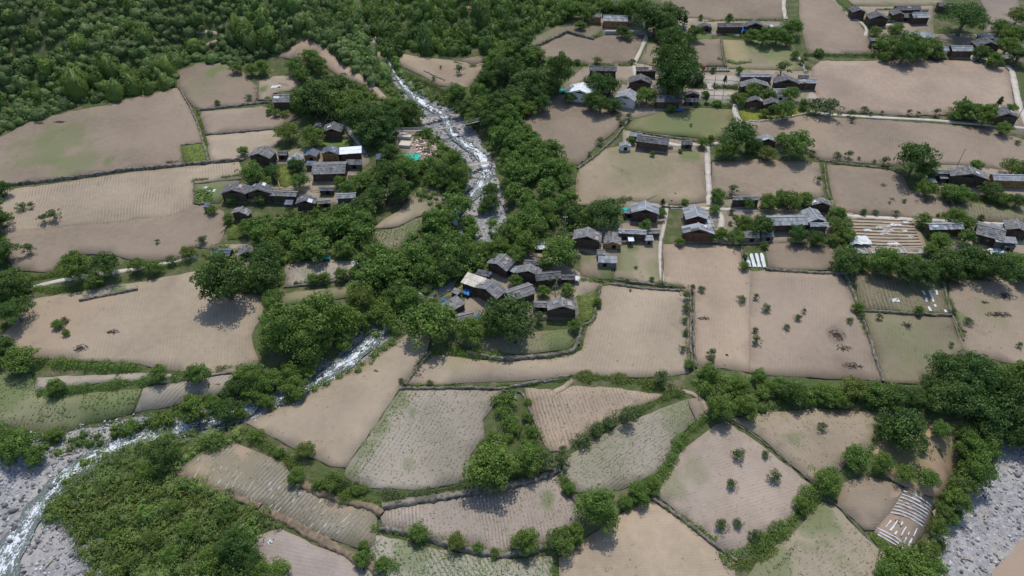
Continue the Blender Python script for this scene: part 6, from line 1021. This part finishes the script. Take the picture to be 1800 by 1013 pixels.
# piles, haystacks, dead heaps
def pile(x, y, w, mat, label, name='brush_heap', cat='brush heap', h=.5, n=70, seed=0, flat=1.0):
    r = np.random.default_rng(seed + 300); p = at1(x, y); s = scale_at(p)[0]; R = w / s / 2; mb = MB()
    for i in range(n):
        a = r.uniform(0, 6.28); q = R * math.sqrt(r.random()); L = r.uniform(.4, 1.3) * min(1.4, R); b = r.uniform(0, 6.28); z = h * (1 - q / R) * r.uniform(.2, 1.1) + .1; px, py = q * math.cos(a), q * math.sin(a) * flat
        mb.tube([(px - math.cos(b) * L/2, py - math.sin(b) * L/2, z), (px, py, z + .1), (px + math.cos(b) * L/2, py + math.sin(b) * L/2, z + r.uniform(-.05, .3))], [.05, .07, .03], 4, float(r.random()), False)
    m2 = 10; mb.add([(R * .7 * math.cos(6.283 * k / m2) * r.uniform(.7, 1), R * .7 * flat * math.sin(6.283 * k / m2) * r.uniform(.7, 1), .08) for k in range(m2)] + [(0, 0, h * .7)], [(k, (k + 1) % m2, m2) for k in range(m2)], .3)
    return tag(mb.obj(name, M[mat], None, p), label, cat)
for i, (x, y, w, m_, lab, h, fl) in enumerate([(142,612,26,'brush','dark brush heap low in the orange part of the rounded field',.5,.7), (200,584,24,'brush','dark grey ash heap in the middle of the rounded field',.3,.5), (118,566,16,'brush','brush heap under the saplings of the orange field',.7,1), (1470,588,32,'brush','large dark patch of dead branches in the pink field',.4,.9), (1482,612,26,'brush','scattered thin branches below the large dead patch',.2,.6), (1498,643,38,'brush','long trail of dead stalks low in the pink field',.2,.4),
   (1594,572,20,'brush','curled branch heap in the olive field',.4,1.1), (1765,520,20,'brush','dark branch heap in the field by the frame edge',.5,1), (1754,553,50,'brush','long thin trail of branches across the frame edge field',.2,.25), (1731,532,12,'brush','short branch heap beside the long trail',.3,.5), (1553,327,10,'hay','upper round dark haystack in the plain field',1.1,1), (1568,351,10,'hay','lower round dark haystack in the plain field',1.0,1),
   (1576,325,4,'hay','tiny dark heap beside the upper haystack',.5,1), (480,733,14,'brush','round dark heap in the pale curved field',.3,.8), (655,436,9,'hay','black straw stack at the end of the crop strip',2.0,1), (905,602,9,'brush','small heap in the garden field',.3,1), (1155,402,0,'','',0,1), (70,217,18,'brush','weed heap high in the widest field',.2,.4), (105,215,20,'brush','second weed heap high in the widest field',.2,.3), (138,186,7,'wood_pale','pale straw heap under the hill woods',.9,1), (449,155,5,'wood_pale','pale lump beside the small plot',.6,1),
   (411,289,5,'wood_pale','pale lump on the corner of the furrowed field',.5,1), (1187,340,5,'wood_pale','pale lump in the wide field uphill of the long lane',.5,1), (1180,354,5,'hay','dark stump beside the lane',.6,1), (1685,200,0,'','',0,1), (1760,235,10,'brush','dark heap beside the corner house path',.5,1), (1412,660,0,'','',0,1), (1507,53,5,'wood_pale','pale pile in the field of dark bands',.5,1), (302,285,24,'brush','faint dark weeds at the rim of the widest field',.15,.4), (1277,626,8,'brush','small pale weed ring in the palest field',.2,1), (1236,560,20,'brush','faint dead stalks in the palest field',.12,.3), (1693,583,10,'brush','dark stalks where the olive fields meet',.4,1)]):
    if w: pile(x, y, w, m_, lab, 'haystack' if m_ == 'hay' else 'brush_heap', 'heap', h, max(10, int(w * 1.3)), i, fl)
# poles, pylons, tripods
def pole(x, y, h, label, mat='concrete_grey', arm=True, name='utility_pole', base=False):
    p = at1(x, y); o = empty(name, p); tag(o, label, 'pole'); MB().tube([(0, 0, -.5), (0, 0, h)], [.17, .10], 8).obj('shaft', M[mat], o)
    if arm:
        MB().box((0, 0, h - .5), (1.6, .12, .12)).obj('crossarm', M['steel'], o)
        for k in (-.7, 0, .7): MB().tube([(k, 0, h - .45), (k, 0, h - .15)], .06, 6).obj('insulator', M['white_paint'], o)
    if base:
        q = MB().box((0, 0, .6), (1.8, 1.8, 1.8)); q.obj('concrete_base', M['concrete_grey'], o)
for x, y, h, lab, b in [(656,150,9,'grey pole on a concrete base on the bare spur',True), (875,132,9,'slender pole beside the dark trees above the stream field',False), (1682,292,8,'dark pole standing behind the largest farmhouse',False), (1131,134,7,'wooden pole between the two dark slate houses',False), (1788,210,9,'pole beside the pale lane near the corner house',False), (943,497,7,'pale pole in front of the metal-edged roof',False), (992,412,8,'pale pole uphill of the big tree',False), (923,436,7,'thin pole by the collapsed roof',False), (1381,32,7,'thin pole at the round tree on the upper path',False), (703,30,9,'faint pole in the ravine woods',False), (1135,90,6,'thin pole by the footpath',False)]:
    pole(x, y, h, lab, 'bark_pale' if 'wood' in lab or 'thin' in lab else 'concrete_grey', 'thin' not in lab, base=b)
def tripod(x, y, h, sp, label, seed=0):
    r = np.random.default_rng(seed); p = at1(x, y); o = empty('pole_tripod', p); tag(o, label, 'pole frame'); ap = (r.normal(0, .2), r.normal(0, .2), h)
    for a in (200, 335, 90, 270): 
        e = (sp * math.cos(math.radians(a)), sp * math.sin(math.radians(a)) * .8, -.2); t = 1.12; MB().tube([e, ap, tuple(ap[i] + (ap[i] - e[i]) * .10 for i in range(3))], [.13, .10, .07], 5).obj('pole', M['wood_pale'], o)
    MB().tube([(-sp * .5, -sp * .15, h * .45), (sp * .5, -sp * .15, h * .5)], .08, 5).obj('crossbar', M['wood_pale'], o)
tripod(586, 218, 5.5, 5.0, 'bare pale pole frame behind the house with arched openings', 1); tripod(1184, 166, 6.5, 4.5, 'white pole tripod uphill of the dark slate house', 2); tripod(975, 512, 5, 1.6, 'pair of bare leaning poles beside the lowest gabled house', 3); tripod(452, 322, 3.6, 2.2, 'low pale poles leaning behind the dark gabled pair', 4)
# loose beams
for x0, y0, x1, y1, lab in [(418,436,440,433,'pale felled beam above the dark gabled house'), (912,528,943,508,'long pale beam leaning at the long slate house'), (488,318,493,333,'pale ladder-like pole leaning by the hamlet row'), (478,333,528,335,'long pale beam lying along the hamlet row roofs'), (545,337,568,338,'pale beams stacked behind the rounded dark roof'), (832,578,850,545,'split pole beside the stepped barn'), (1137,352,1155,343,'white curved rail uphill of the grey gabled house'), (490,147,508,151,'pale rail above the lone timber house'), (388,410,400,400,'fallen trunk at the grass edge below the hamlet')]:
    a, b = at([(x0, y0), (x1, y1)]); a[2] += .5; b[2] += .9; c = (a + b) / 2; MBb = MB().tube([tuple(a - c), (0, 0, .1), tuple(b - c)], [.16, .15, .12], 6); tag(MBb.obj('beam', M['wood_pale'], None, c), lab, 'beam')
# rubble yard
rb = empty('ruin', at1(735, 262)); tag(rb, 'collapsed foundations and rubble of a demolished house by the stream', 'ruin')
for (x, y, w, d) in [(712,241,24,3.4), (713,256,20,3.6)]:
    p = at1(x, y); s = scale_at(p)[0]; MB().box((0, 0, .45), (w / s, d, 1.3), math.radians(-8), .7).obj('concrete_slab', M['concrete'], rb, p - np.array(rb.location)); 
rr = np.random.default_rng(8); mb = MB(); cR = np.array(rb.location)
RP = at([(724,250),(745,242),(765,252),(768,272),(748,284),(728,276)])[:, :2]; S_ = sample_poly(RP, .75, rr)
for x, y in S_: 
    s_ = rr.uniform(.25, .95); mb.box((x - cR[0], y - cR[1], float(hgt(x, y)) - cR[2] + s_ * .2), (s_ * 1.5, s_, s_ * .6), rr.uniform(0, 3.1), float(rr.random()))
q = mb.obj('rubble', M['rubble'], rb); q['kind'] = 'stuff'
for (a, b) in [((728,262),(756,258)), ((756,258),(758,282)), ((732,246),(728,278)), ((742,268),(762,270))]:
    A, B = at([a, b]); c = (A + B) / 2; mb = MB().box((0, 0, .5), (np.linalg.norm(A - B), .35, 1.0), math.atan2(B[1] - A[1], B[0] - A[0]), .4); mb.obj('broken_wall', M['rubble'], rb, c - cR)
# bridges
def rope_bridge(P0, P1, sag, w, label, deckmat, cables=True, lift=3.0, seed=0, name='footbridge', towers=True):
    a, b = at([P0, P1]); a[2] += lift; b[2] += lift; c = (a + b) / 2; L = np.linalg.norm((b - a)[:2]); d = (b - a) / np.linalg.norm(b - a); n = np.array([-d[1], d[0], 0]); n /= np.linalg.norm(n); o = empty(name, c); tag(o, label, 'bridge'); k = int(L / .5); r = np.random.default_rng(seed)
    pts = [a + (b - a) * t - np.array([0, 0, sag * 4 * t * (1 - t)]) - c for t in np.linspace(0, 1, k + 1)]; pm = MB(); pm.box((0, 0, 0), (.40, w, .08), tone=.5); me = pm.mesh('plank', M[deckmat]); ang = math.atan2(d[1], d[0])
    for i in range(k):
        q = obj('plank', me, o, (pts[i] + pts[i + 1]) / 2, ang + r.normal(0, .02)); 
    for sg in (-1, 1):
        MB().tube([tuple(p + n * sg * w / 2 - np.array([0, 0, .08])) for p in pts[::3] + [pts[-1]]], .05, 4).obj('deck_cable', M['steel'], o)
        if cables:
            MB().tube([tuple(p + n * sg * w * .6 + np.array([0, 0, 1.1])) for p in pts[::3] + [pts[-1]]], .09, 4).obj('handrail', M['steel'], o)
            mb = MB()
            for p in pts[::4]: mb.tube([tuple(p + n * sg * w / 2), tuple(p + n * sg * w * .6 + np.array([0, 0, 1.1]))], .06, 3)
            mb.obj('hanger_rib', M['steel'], o)
        if towers:
            for e in (pts[0], pts[-1]):
                MB().tube([tuple(e + n * sg * w * .6 - np.array([0, 0, lift + 1.5])), tuple(e + n * sg * w * .6 + np.array([0, 0, 1.7]))], .16, 6).obj('post', M['concrete_grey'], o)
    return o
rope_bridge((738,216), (818,203), 1.4, 1.9, 'dark suspended footbridge over the rapids, upper of the two', 'timber_grey', True, 3.6, 1)
rope_bridge((688,243), (875,216), 2.2, .9, 'long thin pale suspended crossing just below the dark footbridge', 'concrete', True, 3.4, 2)
rope_bridge((808,301), (862,293), 0.15, 1.6, 'short pale plank bridge crossing the rapids', 'wood_pale', False, 2.2, 3)
# river stones
ICO = np.array([(0,0,-1),(.72,-.53,-.45),(-.28,-.85,-.45),(-.89,0,-.45),(-.28,.85,-.45),(.72,.53,-.45),(.28,-.85,.45),(-.72,-.53,.45),(-.72,.53,.45),(.28,.85,.45),(.89,0,.45),(0,0,1)])
ICF = np.array([(0,1,2),(1,0,5),(0,2,3),(0,3,4),(0,4,5),(1,5,10),(2,1,6),(3,2,7),(4,3,8),(5,4,9),(1,10,6),(2,6,7),(3,7,8),(4,8,9),(5,9,10),(6,10,11),(7,6,11),(8,7,11),(9,8,11),(10,9,11)])
def stones(S, smin, smax, label, seed, name='river_stones', mat='stone'):
    r = np.random.default_rng(seed); n = len(S); sz = smin + (smax - smin) * r.random(n) ** 4; z = hgt(S[:, 0], S[:, 1]); a = r.uniform(0, 6.28, n); sx = r.uniform(.7, 1.4, n); sy = r.uniform(.6, 1.1, n); sh = r.uniform(.4, .85, n)
    V = ICO[None] * (1 + r.normal(0, .12, (n, 12, 1))); X = V[:, :, 0] * sx[:, None]; Y = V[:, :, 1] * sy[:, None]; ca = np.cos(a)[:, None]; sa = np.sin(a)[:, None]
    V = np.stack([(X * ca - Y * sa) * sz[:, None] * .5 + S[:, :1], (X * sa + Y * ca) * sz[:, None] * .5 + S[:, 1:2], V[:, :, 2] * sh[:, None] * sz[:, None] * .5 + (z + sz * .12)[:, None]], -1).reshape(-1, 3)
    F = (ICF[None] + (np.arange(n) * 12)[:, None, None]).reshape(-1, 3); tone = np.repeat(np.clip(r.normal(.5, .22, n), .02, 1), 20)
    return tag(obj(name, mesh_np(name, V, F, M[mat], {'tone': ('FACE', tone)})), label, 'stones', kind='stuff')
def bed_samples(n, box, r, cond):
    X = r.uniform(box[0], box[1], n); Y = r.uniform(box[2], box[3], n); _, db, dn = terrain_fn(X, Y); ok = cond(db, dn) & (X > -210 ) ; return np.stack([X[ok], Y[ok]], -1)
r_ = np.random.default_rng(31)
lo = at([(-30,800),(400,740),(-30,1030),(200,1030)])
stones(bed_samples(16000, (-150, -55, -110, -20), r_, lambda db, dn: db < 2.5), .22, 1.15, 'grey stones and boulders of the gravel fan beside the white stream', 1)
stones(bed_samples(26000, (-60, 30, -40, 240), r_, lambda db, dn: db < 1.5), .25, 1.3, 'grey stones lining the rapids of the upper stream', 2)
stones(bed_samples(22000, (70, 200, -130, 0), r_, lambda db, dn: dn < -.5), .22, 1.15, 'cobbles and stones of the grey bar beside the muddy river', 3)
sw = at0([s_[:2] for s_ in ST], -2.9)[:, :2]; sw_ = np.concatenate([sw[:-1] + (sw[1:] - sw[:-1]) * f for f in np.linspace(0, 1, 40)]); sw_ = np.repeat(sw_, 2, 0) + r_.normal(0, 2.4, (len(sw_) * 2, 2))
stones(sw_[r_.random(len(sw_)) < .55], .5, 1.7, 'dark wet boulders breaking the white water of the stream', 4, 'stream_boulders', 'stone_dark')
for q, (bx, cd, sd) in enumerate([((-150, -55, -110, -20), lambda db, dn: db < 1.5, 5), ((70, 200, -130, 0), lambda db, dn: dn < -1, 6)]):
    BS = bed_samples([900, 1500][q], bx, r_, cd); BS = BS[snoise(BS[:, 0], BS[:, 1], 14, 70 + q) > -.1]
    stones(BS, .7, 2.2, ['larger dark boulders strewn over the gravel fan', 'larger dark boulders strewn over the bar by the muddy river'][q], sd, 'river_boulders', 'stone_dark')
for i, (x, y, w) in enumerate([(745,168,6),(752,182,8),(762,194,7),(772,212,7),(772,196,5),(812,372,9),(870,400,6),(845,415,8),(100,790,6),(60,820,8),(150,770,6),(40,940,9),(60,960,10),(105,925,8),(90,945,7),(35,925,10),(130,960,8),(1705,930,8),(1718,950,9),(1690,965,8),(1748,905,8),(1670,990,9),(1760,885,6),(230,770,7),(305,745,6),(420,722,6)]):
    p = at1(x, y); s = w / scale_at(p)[0]; r = np.random.default_rng(i); V = ICO * (1 + r.normal(0, .15, (12, 1))) * np.array([.5 * s, .42 * s, .34 * s]); V[:, 2] += .15 * s
    j = min(range(len(LAND)), key=lambda q: math.hypot(x - LAND[q][0], y - LAND[q][1])); BL = globals().setdefault('BLK', {}); c_ = BL[j] = BL.get(j, -1) + 1
    tag(obj('boulder', mesh_np('boulder', V, ICF, M['stone'], {'tone': ('FACE', np.full(20, r.uniform(.4, .85)))}), None, p, float(r.uniform(0, 6))), '%s grey boulder in the bed near %s%s' % ('big' if w > 6 else 'small', LAND[j][2], '' if c_ == 0 else ', %sof them' % ORD[c_]), 'boulder', 'boulders in the river beds')
for i, (x, y, L_, a_, lab) in enumerate([(120,800,4,.3,'bleached driftwood log on the gravel fan'), (50,835,3,-.5,'short driftwood log higher on the gravel fan'), (95,985,4,1.0,'driftwood log below the mound on the grey stones'), (1735,905,4,.8,'driftwood log on the bar by the muddy river'), (1700,985,3,-.3,'short driftwood log near the muddy water edge'), (835,405,3,.2,'driftwood log on the gravel below the islet tree')]):
    p = at1(x, y); mb = MB().tube([(-L_ / 2, 0, .25), (0, .2, .35), (L_ / 2, -.1, .3)], [.2, .16, .08], 6); mb.tube([(0, .2, .3), (.6, .9, .6)], [.1, .04], 5); tag(mb.obj('driftwood', M['wood_pale'], None, p, a_), lab, 'driftwood')

# thin weeds and clods strewn over the bare fields
wr = np.random.default_rng(77); WS = []
for W in FPOLY:
    lo = W.min(0); hi = W.max(0); nn_ = int((hi[0] - lo[0]) * (hi[1] - lo[1]) * .10); X = wr.uniform(lo[0], hi[0], nn_); Y = wr.uniform(lo[1], hi[1], nn_)
    ok = inside(X, Y, W) & ((snoise(X, Y, 22, 61) + .6 * wr.normal(0, 1, nn_) > .25) | (poly_dist(X, Y, W, closed=True) < 1.6)); WS.append(np.stack([X[ok], Y[ok]], -1))
WS = np.concatenate(WS); o_ = tufts('field_weeds', WS, .34, wr, 'leaf_grey', 'small weeds strewn thinly over the bare fields', 2)
stones(WS[::3] + wr.normal(0, 1.5, WS[::3].shape), .12, .42, 'clods and pebbles lying in the bare fields', 41, 'field_pebbles', 'dirtbank')
# firewood stacks, one by each of these houses
def firewood(x, y, lab, rz=0.0):
    p = at1(x, y); r = np.random.default_rng(int(x)); mb = MB()
    for j in range(5):
        for i in range(9): mb.tube([(-1.6 + i * .4 + r.normal(0, .03), -.45 + r.normal(0, .05), .15 + j * .26), (-1.6 + i * .4, .45, .15 + j * .26)], .13, 5, float(r.random()))
    tag(mb.obj('firewood_stack', M['wood_pale'], None, p, rz), lab, 'firewood')
for x, y, ph in [(1012,452,'the big house with wide slate gable'),(1100,428,'the long pale garden shed'),(1160,392,'the house with the teal tarpaulin'),(1262,425,'the red brown house on concrete'),(1345,362,'the long dark square shed'),(1475,398,'the pale ridge-roofed house'),(1700,415,'the long house by the terraced plot'),(1735,330,'the largest farmhouse'),(1325,193,'the twin dark gables'),(1175,262,'the long slanting barn'),(1310,60,'the house with the blue tarpaulin'),
    (1565,40,'the winding path house'),(1105,185,'the whitewashed house'),(960,560,'the lowest gabled house'),(868,545,'the wide slate house'),(842,470,'the tall dark cluster house'),(440,355,'the broad house by the maize plot'),(620,312,'the largest hamlet farmhouse'),(475,288,'the gabled field corner house'),(605,243,'the house with arched openings'),(1640,412,'the lane side of the terraced plot'),(1150,62,'the footpath fork house')]:
    firewood(x, y, 'stack of pale firewood in front of ' + ph, float(hr.uniform(-.3, .3)))
def agave(x, y, w, lab):
    p = at1(x, y); s = scale_at(p)[0]; R = w / s / 2; mb = MB(); r = np.random.default_rng(int(x))
    for k in range(26):
        a = k * 2.4; e = r.uniform(.25, 1.25); d = Vector((math.cos(a) * math.cos(e), math.sin(a) * math.cos(e), math.sin(e))); n = Vector((-math.sin(a), math.cos(a), 0)) * .13; L = R * r.uniform(.8, 1.15)
        mb.add([tuple(-n), tuple(n), tuple(d * L * .55 + n * 1.1), tuple(d * L - Vector((0, 0, .1 * L))), tuple(d * L * .55 - n * 1.1), tuple(d * L * .4 + Vector((0, 0, -.08)))], [(0, 1, 2, 3, 4), (0, 5, 4), (1, 2, 5)], float(r.uniform(.2, .8)))
    tag(mb.obj('agave', M['leaf_grey'], None, p), lab, 'agave')
agave(343, 848, 24, 'spiky agave at the orange bank corner of the thicket'); agave(355, 852, 18, 'smaller agave touching the first at the orange bank'); agave(402, 868, 26, 'spiky agave farther along the orange bank')
_seen = {}
for o in COL.objects:
    if o.parent is None and 'label' in o and o.get('group') != 'boulders in the river beds':
        _seen.setdefault(o['label'], []).append(o.name)
for k, v in _seen.items():
    if len(v) > 1: print('DUPLABEL', k, v)

# ------------------------------------------------------------------ thin valley haze
if HAZE > 0:
  hz = MB(); hz.box((0, 0, 55), (1400, 1700, 230)); hm = bpy.data.materials.new('valley haze'); hm.use_nodes = True; hn = hm.node_tree; hn.nodes.clear()
  ho = hn.nodes.new('ShaderNodeOutputMaterial'); hv = hn.nodes.new('ShaderNodeVolumePrincipled'); hv.inputs['Color'].default_value = (.80, .88, 1.0, 1); hv.inputs['Density'].default_value = HAZE; hv.inputs['Anisotropy'].default_value = .1
  hn.links.new(hv.outputs[0], ho.inputs['Volume']); tag(hz.obj('haze', hm), 'thin pale haze filling the whole valley', 'haze', kind='stuff')
